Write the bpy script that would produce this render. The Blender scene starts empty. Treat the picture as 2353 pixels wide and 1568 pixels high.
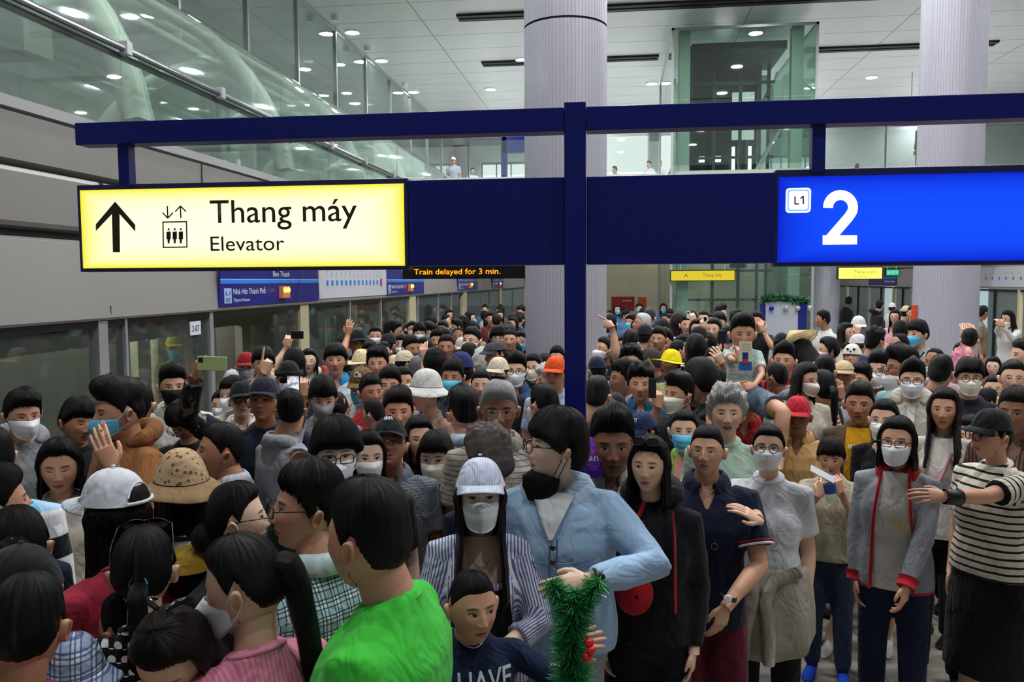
import bpy, bmesh, math, random
import numpy as np
from mathutils import Vector, Matrix

# ---------------------------------------------------------------- camera, world, light, exposure
SC = bpy.context.scene
COL = SC.collection
F_PX = 1900.0; IW, IH = 2353, 1568; CZ = 2.3
def Rz(a): c, s = math.cos(a), math.sin(a); return np.array([[c, -s, 0], [s, c, 0], [0, 0, 1.0]])
def Rx(a): c, s = math.cos(a), math.sin(a); return np.array([[1.0, 0, 0], [0, c, -s], [0, s, c]])
def Ry(a): c, s = math.cos(a), math.sin(a); return np.array([[c, 0, s], [0, 1.0, 0], [-s, 0, c]])
CR = Rz(math.radians(7.2)) @ Rx(math.pi / 2 - math.radians(4.18)) @ Rz(-0.006)
CC = np.array([0, 0, CZ])
cam_d = bpy.data.cameras.new('camera'); cam = bpy.data.objects.new('camera', cam_d); COL.objects.link(cam)
cam_d.sensor_width = 36; cam_d.lens = F_PX / IW * 36; cam_d.clip_start = 0.05; cam_d.clip_end = 300
M4 = Matrix.Identity(4)
for i in range(3):
    for j in range(3): M4[i][j] = CR[i][j]
M4.translation = Vector(CC)
cam.matrix_world = M4
SC.camera = cam
SC.view_settings.view_transform = 'Standard'; SC.view_settings.look = 'None'
SC.view_settings.exposure = 0.0; SC.view_settings.gamma = 1.0; SC.view_settings.use_curve_mapping = False
w = bpy.data.worlds.new('world'); SC.world = w; w.use_nodes = True
w.node_tree.nodes['Background'].inputs[0].default_value = (0.80, 0.90, 1.0, 1)
w.node_tree.nodes['Background'].inputs[1].default_value = 0.16
def area(name, loc, size, power, col=(1, 1, 1), rot=(0, 0, 0), spread=180):
    d = bpy.data.lights.new(name, 'AREA'); d.shape = 'RECTANGLE'; d.size, d.size_y = size; d.energy = power; d.color = col
    d.spread = math.radians(spread)
    o = bpy.data.objects.new(name, d); o.location = loc; o.rotation_euler = rot; COL.objects.link(o); return o
# the atrium's ceiling lighting over the platform: banks of luminaires in the white ceiling
def lamp(name, x, y, z, power, r=.17, col=(0.97, 0.98, 1)):
    d = bpy.data.lights.new(name, 'AREA'); d.shape = 'DISK'; d.size = 2 * r; d.energy = power; d.color = col; d.spread = math.radians(165)
    o = bpy.data.objects.new(name, d); o.location = (x, y, z); COL.objects.link(o)
for y_, pw_ in ((1.2, 85), (5.0, 120), (8.6, 130), (12.2, 130), (15.8, 125), (19.2, 110)):
    for x_ in (-3.2, .2, 3.6, 7.2): lamp('ceiling_downlight', x_, y_, 8.72, pw_)
for y_ in (24.6, 29.5, 34.5):
    for x_ in (-5, -1, 3, 7.5, 12): lamp('concourse_downlight', x_, y_, 8.72, 130)
area('lower_ceiling_bank', (3, 30, 4.1), (10, 10), 330, (1.0, 0.97, 0.9))
area('lower_ceiling_bank', (-2, 40, 4.1), (3, 20), 160, (1.0, 0.97, 0.9))
area('vault_fill_light', (-8.6, 14, 6.85), (0.25, 26), 300, (0.9, 1.0, 0.95))  # added light that brightens the vault ribs and concrete, no fixture behind it
for y_ in (18, 24, 30):
    for x_ in (-9, -12.5): lamp('left_hall_downlight', x_, y_, 8.78, 60)

# ---------------------------------------------------------------- projection helpers (measured camera)
def ray(px, py): return CR @ np.array([(px - IW / 2) / F_PX, -(py - IH / 2) / F_PX, -1.0])
def atd(px, py, d): return CC + ray(px, py) * d
def onX(px, py, X): r = ray(px, py); return CC + r * (X / r[0])
def onY(px, py, Y): r = ray(px, py); return CC + r * (Y / r[1])
def onZ(px, py, Z): r = ray(px, py); return CC + r * ((Z - CZ) / r[2])

# ---------------------------------------------------------------- materials
MATS = {}
def s2l(c): return tuple((v / 12.92 if v <= 0.04045 else ((v + 0.055) / 1.055) ** 2.4) for v in c)
def hexc(h): return s2l(tuple(int(h[i:i + 2], 16) / 255 for i in (0, 2, 4)))
def mat(name, col, rough=0.5, metal=0.0, spec=0.5, bump=None, emit=None, estr=0.0):
    if name in MATS: return MATS[name]
    m = bpy.data.materials.new(name); m.use_nodes = True; MATS[name] = m
    nt = m.node_tree; b = nt.nodes['Principled BSDF']
    if isinstance(col, str): col = hexc(col)
    b.inputs['Base Color'].default_value = (*col, 1); b.inputs['Roughness'].default_value = rough
    b.inputs['Metallic'].default_value = metal; b.inputs['Specular IOR Level'].default_value = spec
    if emit is not None:
        b.inputs['Emission Color'].default_value = (*emit, 1); b.inputs['Emission Strength'].default_value = estr
    if bump:
        sc, st, det = bump
        tc = nt.nodes.new('ShaderNodeTexCoord'); n = nt.nodes.new('ShaderNodeTexNoise'); n.inputs['Scale'].default_value = sc; n.inputs['Detail'].default_value = det
        bp = nt.nodes.new('ShaderNodeBump'); bp.inputs['Strength'].default_value = st; bp.inputs['Distance'].default_value = 0.01
        nt.links.new(tc.outputs['Object'], n.inputs['Vector']); nt.links.new(n.outputs['Fac'], bp.inputs['Height']); nt.links.new(bp.outputs['Normal'], b.inputs['Normal'])
        mx = nt.nodes.new('ShaderNodeMix'); mx.data_type = 'RGBA'; mx.blend_type = 'MULTIPLY'; mx.inputs[0].default_value = 0.25
        mx.inputs[6].default_value = (*col, 1)
        nt.links.new(n.outputs['Fac'], mx.inputs[7]); 
        rg = nt.nodes.new('ShaderNodeMapRange'); rg.inputs[1].default_value = 0.3; rg.inputs[2].default_value = 0.7; rg.inputs[3].default_value = 0.75; rg.inputs[4].default_value = 1.15
        nt.links.new(n.outputs['Fac'], rg.inputs[0]); nt.links.new(rg.outputs[0], mx.inputs[7]); mx.inputs[0].default_value = 1.0
        nt.links.new(mx.outputs[2], b.inputs['Base Color'])
    return m
def glass(name, tint=(0.75, 0.85, 0.8), alpha=0.25, rough=0.03, refl=1.0):
    """thin architectural glass: tinted transparency under a Fresnel reflection"""
    if name in MATS: return MATS[name]
    m = bpy.data.materials.new(name); m.use_nodes = True; MATS[name] = m
    nt = m.node_tree; nt.nodes.remove(nt.nodes['Principled BSDF']); out = nt.nodes['Material Output']
    tr = nt.nodes.new('ShaderNodeBsdfTransparent'); tr.inputs[0].default_value = (*tint, 1)
    gl = nt.nodes.new('ShaderNodeBsdfGlossy'); gl.inputs['Roughness'].default_value = rough; gl.inputs[0].default_value = (0.9 * refl, 0.95 * refl, 0.93 * refl, 1)
    df = nt.nodes.new('ShaderNodeBsdfDiffuse'); df.inputs[0].default_value = (0.55, 0.62, 0.58, 1)
    ge = nt.nodes.new('ShaderNodeNewGeometry'); dt = nt.nodes.new('ShaderNodeVectorMath'); dt.operation = 'DOT_PRODUCT'; nt.links.new(ge.outputs['Incoming'], dt.inputs[0]); nt.links.new(ge.outputs['Normal'], dt.inputs[1])
    def mt(op, a, b=None):
        n = nt.nodes.new('ShaderNodeMath'); n.operation = op
        for i_, q in enumerate((a, b)):
            if q is None: continue
            if isinstance(q, (int, float)): n.inputs[i_].default_value = q
            else: nt.links.new(q, n.inputs[i_])
        return n.outputs[0]
    fr = mt('ADD', mt('MULTIPLY', mt('POWER', mt('SUBTRACT', 1.0, mt('ABSOLUTE', dt.outputs['Value'])), 5.0), .93), .045)
    m1 = nt.nodes.new('ShaderNodeMixShader'); m1.inputs[0].default_value = alpha
    nt.links.new(tr.outputs[0], m1.inputs[1]); nt.links.new(df.outputs[0], m1.inputs[2])
    m2 = nt.nodes.new('ShaderNodeMixShader'); nt.links.new(fr, m2.inputs[0])
    nt.links.new(m1.outputs[0], m2.inputs[1]); nt.links.new(gl.outputs[0], m2.inputs[2]); nt.links.new(m2.outputs[0], out.inputs[0])
    return m
def emis(name, col, st):
    if name in MATS: return MATS[name]
    m = bpy.data.materials.new(name); m.use_nodes = True; MATS[name] = m
    nt = m.node_tree; nt.nodes.remove(nt.nodes['Principled BSDF']); e = nt.nodes.new('ShaderNodeEmission')
    e.inputs[0].default_value = (*col, 1); e.inputs[1].default_value = st
    nt.links.new(e.outputs[0], nt.nodes['Material Output'].inputs[0]); return m

# ---------------------------------------------------------------- mesh builder
class MB:
    def __init__(s): s.v = []; s.f = []
    def box(s, x0, x1, y0, y1, z0, z1):
        b = len(s.v)
        s.v += [(x0, y0, z0), (x1, y0, z0), (x1, y1, z0), (x0, y1, z0), (x0, y0, z1), (x1, y0, z1), (x1, y1, z1), (x0, y1, z1)]
        s.f += [tuple(b + i for i in q) for q in ((0, 3, 2, 1), (4, 5, 6, 7), (0, 1, 5, 4), (1, 2, 6, 5), (2, 3, 7, 6), (3, 0, 4, 7))]; return s
    def add(s, v, f):
        b = len(s.v); s.v += [tuple(p) for p in v]; s.f += [tuple(b + i for i in q) for q in f]; return s
    def grid(s, P, cu=False, cv=False):
        """P: array (nu, nv, 3)"""
        nu, nv = P.shape[:2]; b = len(s.v); s.v += [tuple(p) for p in P.reshape(-1, 3)]
        for i in range(nu if cu else nu - 1):
            for j in range(nv if cv else nv - 1):
                a, c = i, (i + 1) % nu; d, e = j, (j + 1) % nv
                s.f.append((b + a * nv + d, b + a * nv + e, b + c * nv + e, b + c * nv + d))
        return s
    def tube(s, pts, rad, n=8, closed=False, caps=True, up=(0, 0, 1), flat=1.0):
        pts = [np.array(p, float) for p in pts]; k = len(pts)
        if not hasattr(rad, '__len__'): rad = [rad] * k
        rings = []
        prev = None
        for i in range(k):
            if closed: t = pts[(i + 1) % k] - pts[i - 1]
            else: t = pts[min(i + 1, k - 1)] - pts[max(i - 1, 0)]
            t = t / (np.linalg.norm(t) + 1e-9)
            a = np.array(up, float) if prev is None else prev
            a = a - t * a.dot(t)
            if np.linalg.norm(a) < 1e-3: a = np.array([1.0, 0.1, 0]); a = a - t * a.dot(t)
            a /= np.linalg.norm(a); prev = a; c = np.cross(t, a)
            r = rad[i]
            rings.append([pts[i] + r * (math.cos(q) * a + flat * math.sin(q) * c) for q in np.linspace(0, 2 * math.pi, n, endpoint=False)])
        b = len(s.v)
        s.grid(np.array(rings), cu=closed, cv=True)
        if caps and not closed:
            s.f.append(tuple(b + j for j in range(n))); s.f.append(tuple(b + (k - 1) * n + j for j in reversed(range(n))))
        return s
    def disc(s, c, r, ax=2, n=24):
        b = len(s.v); u = [(math.cos(t) * r, math.sin(t) * r) for t in np.linspace(0, 2 * math.pi, n, endpoint=False)]
        for p, q in u:
            o = [p, q]; o.insert(ax, 0); s.v.append((c[0] + o[0], c[1] + o[1], c[2] + o[2]))
        s.f.append(tuple(range(b, b + n))); return s
    def cyl(s, c, r, z0, z1, n=32, r1=None):
        r1 = r if r1 is None else r1
        P = np.array([[(c[0] + rr * math.cos(t), c[1] + rr * math.sin(t), z) for t in np.linspace(0, 2 * math.pi, n, endpoint=False)] for rr, z in ((r, z0), (r1, z1))])
        b = len(s.v); s.grid(P, cv=True); s.f.append(tuple(b + j for j in reversed(range(n)))); s.f.append(tuple(b + n + j for j in range(n))); return s
    def ell(s, c, r, nu=14, nv=10):
        P = np.array([[(c[0] + r[0] * math.cos(u) * math.cos(v), c[1] + r[1] * math.sin(u) * math.cos(v), c[2] + r[2] * math.sin(v)) for v in np.linspace(-1.5, 1.5, nv)] for u in np.linspace(0, 2 * math.pi, nu, endpoint=False)])
        return s.grid(P, cu=True)
    def xf(s, Mx):
        A = np.array(s.v); R = np.array(Mx); s.v = [tuple(p) for p in (A @ R[:3, :3].T + R[:3, 3])]; return s
    def build(s, name, m, parent=None, smooth=False, bevel=0, attrs=None):
        me = bpy.data.meshes.new(name); me.from_pydata([tuple(map(float, p)) for p in s.v], [], s.f); me.update()
        ms = m if isinstance(m, (list, tuple)) else [m]
        for q in ms: me.materials.append(q)
        if smooth: me.shade_smooth()
        o = bpy.data.objects.new(name, me); COL.objects.link(o)
        if parent is not None: o.parent = parent
        if bevel:
            md = o.modifiers.new('bevel', 'BEVEL'); md.width = bevel; md.segments = 2; md.limit_method = 'ANGLE'
        return o
def tag(o, label=None, cat=None, group=None, kind=None):
    if label: o['label'] = label
    if cat: o['category'] = cat
    if group: o['group'] = group
    if kind: o['kind'] = kind
    return o
def empty(name, loc=(0, 0, 0), rz=0):
    o = bpy.data.objects.new(name, None); o.empty_display_size = 0.1; o.location = loc; o.rotation_euler = (0, 0, rz); COL.objects.link(o); return o
def lettering(s, m, x0, x1, z, cap, y, parent=None, M=None, depth=0.001, bold=0.0, name='lettering', ref='H'):
    """text in the plane y, fitted to x0..x1 with baseline z and capital height cap (M maps it elsewhere)"""
    def mk(body, off):
        c = bpy.data.curves.new(name, 'FONT'); c.body = body; c.size = 1; c.offset = off; c.extrude = 0.0; c.resolution_u = 6
        o = bpy.data.objects.new(name, c); me = bpy.data.meshes.new_from_object(o); bpy.data.objects.remove(o); bpy.data.curves.remove(c)
        return me
    me = mk(s, bold); n = len(me.vertices); co = np.empty(n * 3); me.vertices.foreach_get('co', co); co = co.reshape(-1, 3)
    if n == 0: return None
    sz = cap / 0.729
    lo, hi = co[:, 0].min(), co[:, 0].max()
    if x1 is None: sx = sz; X = x0 + (co[:, 0] - lo) * sz
    else: X = x0 + (co[:, 0] - lo) / (hi - lo) * (x1 - x0)
    P = np.stack([X, np.full(n, y), z + co[:, 1] * sz], 1)
    if M is not None:
        R = np.array(M); P = P @ R[:3, :3].T + R[:3, 3]
    me.vertices.foreach_set('co', P.ravel()); me.materials.append(m); me.update()
    o = bpy.data.objects.new(name, me); COL.objects.link(o)
    if parent is not None: o.parent = parent
    return o
def structure(o): o['kind'] = 'structure'; return o

WX = -4.0      # left screen-door wall plane
RX = 9.6       # right screen-door wall plane
# ---------------------------------------------------------------- setting
def tile_mat(name, c1, c2, gx, gy, gap=0.008, rough=0.3, jc=(0.2, 0.2, 0.19), off=(0, 0)):
    m = bpy.data.materials.new(name); m.use_nodes = True; nt = m.node_tree; b = nt.nodes['Principled BSDF']
    tc = nt.nodes.new('ShaderNodeTexCoord'); sp = nt.nodes.new('ShaderNodeSeparateXYZ'); nt.links.new(tc.outputs['Object'], sp.inputs[0])
    def mth(op, a, bb=None, c=None):
        n = nt.nodes.new('ShaderNodeMath'); n.operation = op
        for i, q in enumerate((a, bb, c)):
            if q is None: continue
            if isinstance(q, (int, float)): n.inputs[i].default_value = q
            else: nt.links.new(q, n.inputs[i])
        return n.outputs[0]
    def joint(axis, g, o):
        fr = mth('FRACT', mth('DIVIDE', mth('ADD', sp.outputs[axis], 100 * g + o), g))
        return mth('LESS_THAN', mth('MINIMUM', fr, mth('SUBTRACT', 1.0, fr)), gap / g / 2)
    j = mth('MAXIMUM', joint(0, gx, off[0]), joint(1, gy, off[1]))
    n = nt.nodes.new('ShaderNodeTexNoise'); n.inputs['Scale'].default_value = 1.3; n.inputs['Detail'].default_value = 5; nt.links.new(tc.outputs['Object'], n.inputs['Vector'])
    mx = nt.nodes.new('ShaderNodeMix'); mx.data_type = 'RGBA'; mx.inputs[6].default_value = (*c1, 1); mx.inputs[7].default_value = (*c2, 1); nt.links.new(n.outputs['Fac'], mx.inputs[0])
    m2 = nt.nodes.new('ShaderNodeMix'); m2.data_type = 'RGBA'; nt.links.new(j, m2.inputs[0]); nt.links.new(mx.outputs[2], m2.inputs[6]); m2.inputs[7].default_value = (*jc, 1)
    nt.links.new(m2.outputs[2], b.inputs['Base Color']); b.inputs['Roughness'].default_value = rough
    return m
floor_m = tile_mat('granite_tile', hexc('a39c92'), hexc('8d867d'), 0.6, 0.6, 0.008, 0.28, hexc('565049'), (0.25, 0.1))
ceil_m = tile_mat('metal_ceiling_panel', hexc('c9cbca'), hexc('d2d4d3'), 4.02, 1.33, 0.03, 0.32, hexc('77797a'), (0.82, 0.55))
ceil_m.node_tree.nodes['Principled BSDF'].inputs['Metallic'].default_value = 0.1
MB().box(-4.4, 10.2, -6, 75, -0.2, 0).build('floor', floor_m)
structure(bpy.data.objects['floor'])
cl = MB(); cl.box(-7.2, 16, -6, 36.5, 8.8, 9.1)
structure(cl.build('ceiling', ceil_m))
panel_m = mat('warm_grey_panel', '8d8a85', 0.35, 0.15)
panel2_m = mat('pale_grey_panel', 'a4a3a5', 0.35, 0.15)
dark_m = mat('dark_recess', '0b0b0c', 0.6)
cream_m = mat('cream_post', 'c9bd9a', 0.4)
alu_m = mat('brushed_aluminium', 'a9abad', 0.35, 0.35)
steel_m = mat('polished_steel', 'd5d7d8', 0.18, 1.0)
white_m = mat('white_plaster', 'dfe2df', 0.6)
conc_m = mat('grey_concrete', '9a9e98', 0.85, bump=(3, 0.4, 8))
navy_m = mat('navy_paint', '0b1468', 0.34, 0.0, 0.35)
sblue_m = mat('sign_blue', '1a1a78', 0.3)
lblue_m = mat('line_blue', '2b7fe0', 0.3)
wht_m = mat('white_letter', 'e4e8f0', 0.4)
blk_m = mat('black_plastic', '0c0c0e', 0.4)

# left screen-door wall: header fascia, two upper bands, capping, glass balustrade
def left_wall():
    y0, y1 = 0.5, 60
    prof = [(-3.96, 2.01), (-3.94, 2.03), (-4.0, 2.60), (-4.02, 2.62)]
    P = np.array([[(x, y, z) for x, z in prof] for y in (y0, y1)])
    b = MB(); b.grid(P); b.box(-4.35, -3.98, y0, y1, 2.012, 2.06)
    o = structure(b.build('wall_left', mat('fascia_grey', '94918d', .35, .15)))
    b = MB(); b.box(-4.3, -4.06, y0, y1, 2.55, 2.72); structure(b.build('trim_1', dark_m))
    prof = [(-4.05, 2.67), (-4.0, 2.69), (-3.985, 2.72), (-3.985, 3.05), (-4.0, 3.08), (-4.05, 3.09)]
    P = np.array([[(x, y, z) for x, z in prof] for y in (y0, y1)]); b = MB(); b.grid(P); structure(b.build('wall_left.001', panel_m))
    prof = [(-4.09, 3.10), (-3.99, 3.13), (-3.985, 3.44), (-4.0, 3.45)]
    P = np.array([[(x, y, z) for x, z in prof] for y in (y0, y1)]); b = MB(); b.grid(P); structure(b.build('wall_left.002', panel_m))
    b = MB(); b.box(-4.4, -3.97, y0, y1, 3.465, 3.54); structure(b.build('trim_2', panel2_m))
    # vertical joints of the panels
    for k, y in enumerate([2.8, 6.06, 9.4, 12.7, 16.0, 19.3]):
        b = MB(); b.box(-4.06, -3.965, y - .006, y + .006, 2.70, 3.08); b.box(-4.03, -3.975, y - .006 + 1.6, y + .006 + 1.6, 3.13, 3.44); b.box(-4.05, -3.942, y - .004, y + .004, 2.03, 2.12)
        structure(b.build('trim_%d' % (3 + k), mat('panel_joint', '4a4845', 0.6)))
left_wall()
dglass = glass('dark_door_glass', (0.56, 0.60, 0.57), 0.06, 0.03)
cglass = glass('clear_green_glass', (0.86, 0.91, 0.89), 0.07, 0.02)
vglass = glass('vault_glass', (0.84, 0.92, 0.89), 0.13, 0.06)
# platform screen doors on the left: one thing per bay, frames, glass leaves, number plate
def door_bay(name, label, y0, y1, posts, panes, grp, X=WX, sgn=1, gm=None, opened=None):
    r = empty(name, (X, y0, 0)); tag(r, label, 'platform door', grp)
    for a, wd, m in posts:
        b = MB(); b.box(-0.06, 0.03, max(.003, a - y0 - wd / 2), min(y1 - y0 - .003, a - y0 + wd / 2 + (wd / 2 if a - y0 < wd / 2 else 0)), 0, 2.006); b.build('post', m, r)
    b = MB(); b.box(-0.05, 0.025, .004, y1 - y0 - .004, 1.955, 2.006); b.build('header', blk_m, r)
    b = MB(); b.box(-0.05, 0.028, .004, y1 - y0 - .004, 0, 0.12); b.build('kick_plate', alu_m, r)
    for a, c in panes:
        b = MB(); b.box(-0.012, 0.0, a - y0, c - y0, 0.12, 1.96); b.build('glass_pane', gm or dglass, r)
    return r
G = 'platform screen doors along the left track'
bays = [
 ('glass screen panel beside the man in the grey hoodie', 3.2, 5.93, [(4.7, .03, alu_m)], [(3.2, 4.68), (4.72, 5.86)]),
 ('glass screen door leaf behind the man in the black mask', 5.93, 7.7, [(5.93, .12, alu_m), (6.3, .03, alu_m)], [(6.0, 6.28), (6.32, 7.68)]),
 ('open screen doorway showing the lit train cabin', 7.7, 10.36, [(7.72, .05, alu_m), (10.2, .28, cream_m), (10.38, .04, alu_m)], [(9.3, 10.05)]),
 ('glass screen panels beside the cream post below the route map', 10.4, 13.75, [(12.05, .05, alu_m), (13.7, .05, alu_m)], [(10.42, 12.02), (12.08, 13.67)]),
 ('second doorway behind the woman in sunglasses, closed by dark glass', 13.75, 16.4, [(15.9, .5, cream_m), (16.35, .05, alu_m)], [(13.78, 15.6)]),
 ('glass screen panels beyond the second cream post', 16.4, 21.3, [(18.3, .05, alu_m), (19.8, .05, alu_m)], [(16.45, 18.27), (18.33, 19.77), (19.83, 20.9)]),
 ('glass screen doors beyond the third cream post', 21.3, 28, [(21.6, .5, cream_m), (24.5, .05, alu_m), (26, .05, alu_m)], [(21.9, 24.4), (24.6, 25.9), (26.1, 27.8)]),
 ('far glass screen doors beyond the fourth cream post', 28, 40, [(28.4, .6, cream_m), (32, .06, alu_m), (36, .6, cream_m)], [(28.8, 31.9), (32.1, 35.6), (36.4, 40)])]
for i, (lab, a, c, po, pa) in enumerate(bays):
    r = door_bay('platform_screen_door', lab, a, c, po, pa, G)
    if i == 1:
        b = MB(); b.box(0.005, 0.012, 1.42, 1.62, 1.80, 1.93); pl = b.build('number_plate', wht_m, r)
        lettering('2-07', blk_m, 1.45, 1.59, 1.835, 0.06, 0, pl, Matrix(((0, -1, 0, 0.014), (1, 0, 0, 0), (0, 0, 1, 0), (0, 0, 0, 1))))
# blue station fascia signs
XY = lambda y0: Matrix(((0, -1, 0, 0), (1, 0, 0, y0), (0, 0, 1, 0), (0, 0, 0, 1)))
def fascia_sign(label, Y0, Y1, lamp=True, X=-3.93, full=True, flip=1):
    r = empty('station_sign', (X, Y0, 2.05)); tag(r, label, 'sign', 'blue station signs over the screen doors')
    L = Y1 - Y0
    b = MB(); b.add([(0, 0, 0), (0, L, 0), (0, L - .02, .52), (0, .05, .52), (-.02, 0, 0), (-.02, L, 0), (-.02, L - .02, .52), (-.02, .05, .52)], [(0, 1, 2, 3), (0, 3, 7, 4), (1, 5, 6, 2), (2, 6, 7, 3), (0, 4, 5, 1)])
    b.build('panel', sblue_m, r)
    b = MB(); b.box(.001, .004, .03, L, .235, .275); b.build('route_line', lblue_m, r)
    b = MB(); b.box(.001, .003, .03, L, .275, .285); b.build('route_line_edge', mat('pale_line', '8fb4ee', .4), r)
    T = Matrix(((0, -flip, 0, .005), (1, 0, 0, 0), (0, 0, 1, 0), (0, 0, 0, 1)))
    k = L / 2.75
    lettering('Ben Thanh', wht_m, 1.30 * k, 1.78 * k, .315, .066, 0, r, T)
    lettering('Bến Thành', wht_m, 1.0 * k, 1.9 * k, .42, .07, 0, r, T)
    lettering('Nhà Hát Thành Phố', wht_m, .30 * k, 1.08 * k, .125, .062, 0, r, T)
    lettering('Opera House', wht_m, .30 * k, .68 * k, .05, .035, 0, r, T)
    b = MB(); b.box(.001, .004, .10 * k, .26 * k, .035, .19); ic = b.build('line_badge', mat('badge_blue', '9fb8e6', .4), r)
    lettering('L1', sblue_m, .13 * k, .23 * k, .12, .04, -.002, ic, T); lettering('02', sblue_m, .13 * k, .23 * k, .05, .04, -.002, ic, T)
    if lamp:
        b = MB(); b.box(.0, .05, 1.47 * k, 1.68 * k, .06, .2); lb = b.build('lamp_housing', mat('lamp_amber', 'd88a5a', .4), r)
        for q in (1.53, 1.62):
            b = MB(); b.ell((.055, q * k, .155), (.02, .035, .03)); b.build('lamp_lens', emis('amber_glow', (1, .35, .03), 9), lb)
    return r
fascia_sign('blue station sign with amber lamps at the near open doorway', 7.83, 10.6)
fascia_sign('blue station sign with amber lamp beyond the route map', 13.9, 16.7)
fascia_sign('blue station sign over the third row of screen doors', 20.4, 23.4)
fascia_sign('small far blue station sign over the fourth cream post', 26.2, 28.8)
fascia_sign('farthest blue station sign on the left wall', 36, 39)
def route_map(label, Y0, Y1, X=-3.93, mirror=False):
    r = empty('route_map', (X, Y0, 2.05)); tag(r, label, 'sign'); L = Y1 - Y0
    sx = -1 if mirror else 1
    b = MB(); b.box(-.01 if not mirror else 0, 0 if not mirror else .01, .02, L, .02, .52); b.build('panel', mat('map_white', 'c9cad2', .35), r)
    T = Matrix(((0, -1, 0, .005), (1, 0, 0, 0), (0, 0, 1, 0), (0, 0, 0, 1))) if not mirror else Matrix(((0, 1, 0, -.005), (-1, 0, 0, 0), (0, 0, 1, 0), (0, 0, 0, 1)))
    b = MB(); 
    e = .003 * sx
    for k in range(14):
        y = .35 + k * (L - .7) / 13; b.box(min(0, 2 * e), max(0, 2 * e), y - .05, y + .02, .2, .27)
    b.build('route_line', lblue_m, r)
    b = MB(); y = L - .33; b.box(min(0, 3 * e), max(0, 3 * e), y - .03, y + .03, .17, .3); b.build('terminal_mark', mat('red_mark', 'c02020', .4), r)
    names = ['Ben Thanh', 'Opera House', 'Ba Son', 'Van Thanh', 'Tan Cang', 'Thao Dien', 'An Phu', 'Rach Chiec', 'Phuoc Long', 'Binh Thai', 'Thu Duc', 'High Tech Park', 'University', 'Suoi Tien']
    for k, s in enumerate(names):
        q = k if not mirror else 13 - k
        y = .35 + q * (L - .7) / 13; R_ = Matrix.Rotation(math.radians(-62), 4, 'Y')
        T2 = T @ Matrix.Translation(((y - .05) if not mirror else -(y + .05), 0, .31)) @ R_
        lettering(s, mat('map_letter', '3a3a44', .5), 0, None, 0, .022, 0, r, T2)
    return r
route_map('white route map panel with slanted station names near the amber lamps', 10.62, 13.9)

# train beyond the doors: dark body, windows, one lit doorway
def train():
    r = empty('metro_train', (-4.75, 3, 0)); tag(r, 'dark sided metro train standing behind the left screen doors', 'train')
    b = MB()
    for a, c in ((0, 6.05), (7.05, 10.6), (11.8, 17), (18.4, 30)):
        b.box(-.1, 0, a, c, -.1, .9); b.box(-.1, 0, a, c, 1.72, 2.6)
        b.box(-.1, 0, a, a + .25, .9, 1.72); b.box(-.1, 0, c - .25, c, .9, 1.72)
    b.box(-.1, 0, 6.05, 7.05, 1.76, 2.6); b.box(-.1, 0, 10.6, 11.8, 1.9, 2.6); b.box(-.1, 0, 17, 18.4, 1.9, 2.6)
    b.build('side_shell', mat('train_grey', '8f8e84', .4, .1), r)
    b = MB()
    for a, c in ((.25, 5.8), (7.3, 10.35), (12.05, 16.75), (18.65, 29.75)): b.box(-.06, -.05, a, c, .9, 1.72)
    b.build('window_band', glass('train_window_glass', (.9, .93, .9), .03, .03), r)
    b = MB(); b.box(-2.6, -2.5, 0, 30, -.1, 2.6); b.box(-2.5, -.1, 0, 30, -.12, -.1); b.box(-2.5, -.1, 0, 30, 2.3, 2.35); b.build('cabin_lining', mat('cabin_grey', '4a4a43', .5), r)
    MB().box(-1.2, -1.1, 6.5, 6.75, 0, 2.2).box(-1.2, -1.1, 6.95, 7.15, 0, 2.2).box(-1.2, -1.1, 7.4, 7.9, 0, 2.2).build('cabin_partition', mat('cabin_cream', 'd8d4b8', .5), r)
    b = MB(); b.box(-1.6, -1.2, 4, 12, 2.27, 2.29); b.build('cabin_light', emis('cabin_glow', (1, .98, .9), 26), r)
    b = MB()
    for y in (6.75, 7.3): b.tube([(-.5, y, 0), (-.5, y, 2.2)], .018)
    b.tube([(-.2, 6.1, .8), (-.2, 6.15, 1.2), (-.2, 6.3, 1.45), (-.2, 6.6, 1.55)], .022)
    b.build('grab_pole', steel_m, r)
    for k in range(4):
        y = 6.2 + k * .26
        b = MB(); b.tube([(-.75, y, 2.2), (-.75, y, 1.78)], .016); b.tube([(-.75, y, 1.78), (-.75, y - .08, 1.62), (-.75, y + .08, 1.62)], .013, closed=True)
        b.build('grab_handle', mat('handle_blue', '6f9be8', .4), r)
    return r
train()
b = MB(); b.box(-11.2, -11, 0, 60, -1.5, 8.8); structure(b.build('wall_left.003', conc_m))
b = MB(); b.box(-11, -4.3, 0, 60, -1.6, -1.5); structure(b.build('floor.001', conc_m))
b = MB(); b.box(-11, -7.25, 0, 60, 6.9, 7.2); structure(b.build('ceiling.001', mat('tunnel_ceiling', '6b706c', .8)))
b = MB(); b.box(-11, -7.4, -6, 0, -1.5, 8.8); structure(b.build('wall_back', conc_m))
for k, (y, z) in enumerate(((3.5, 3.9), (9, 5.0), (16, 5.0), (24, 5.0))):
    b = MB(); b.box(-11, -6.8, y, y + .5, z, z + .6); structure(b.build('trim_%d' % (20 + k), mat('beam_concrete', '8b8c80', .8)))
b = MB(); b.box(-8.9, -8.3, 0, 60, 4.3, 4.75); structure(b.build('trim_30', mat('beam_buff', '9a9784', .8)))
b = MB(); b.box(-10.2, -9.9, 0, 60, 3.4, 3.5); structure(b.build('trim_31', mat('beam_buff', '9a9784', .8)))
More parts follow.
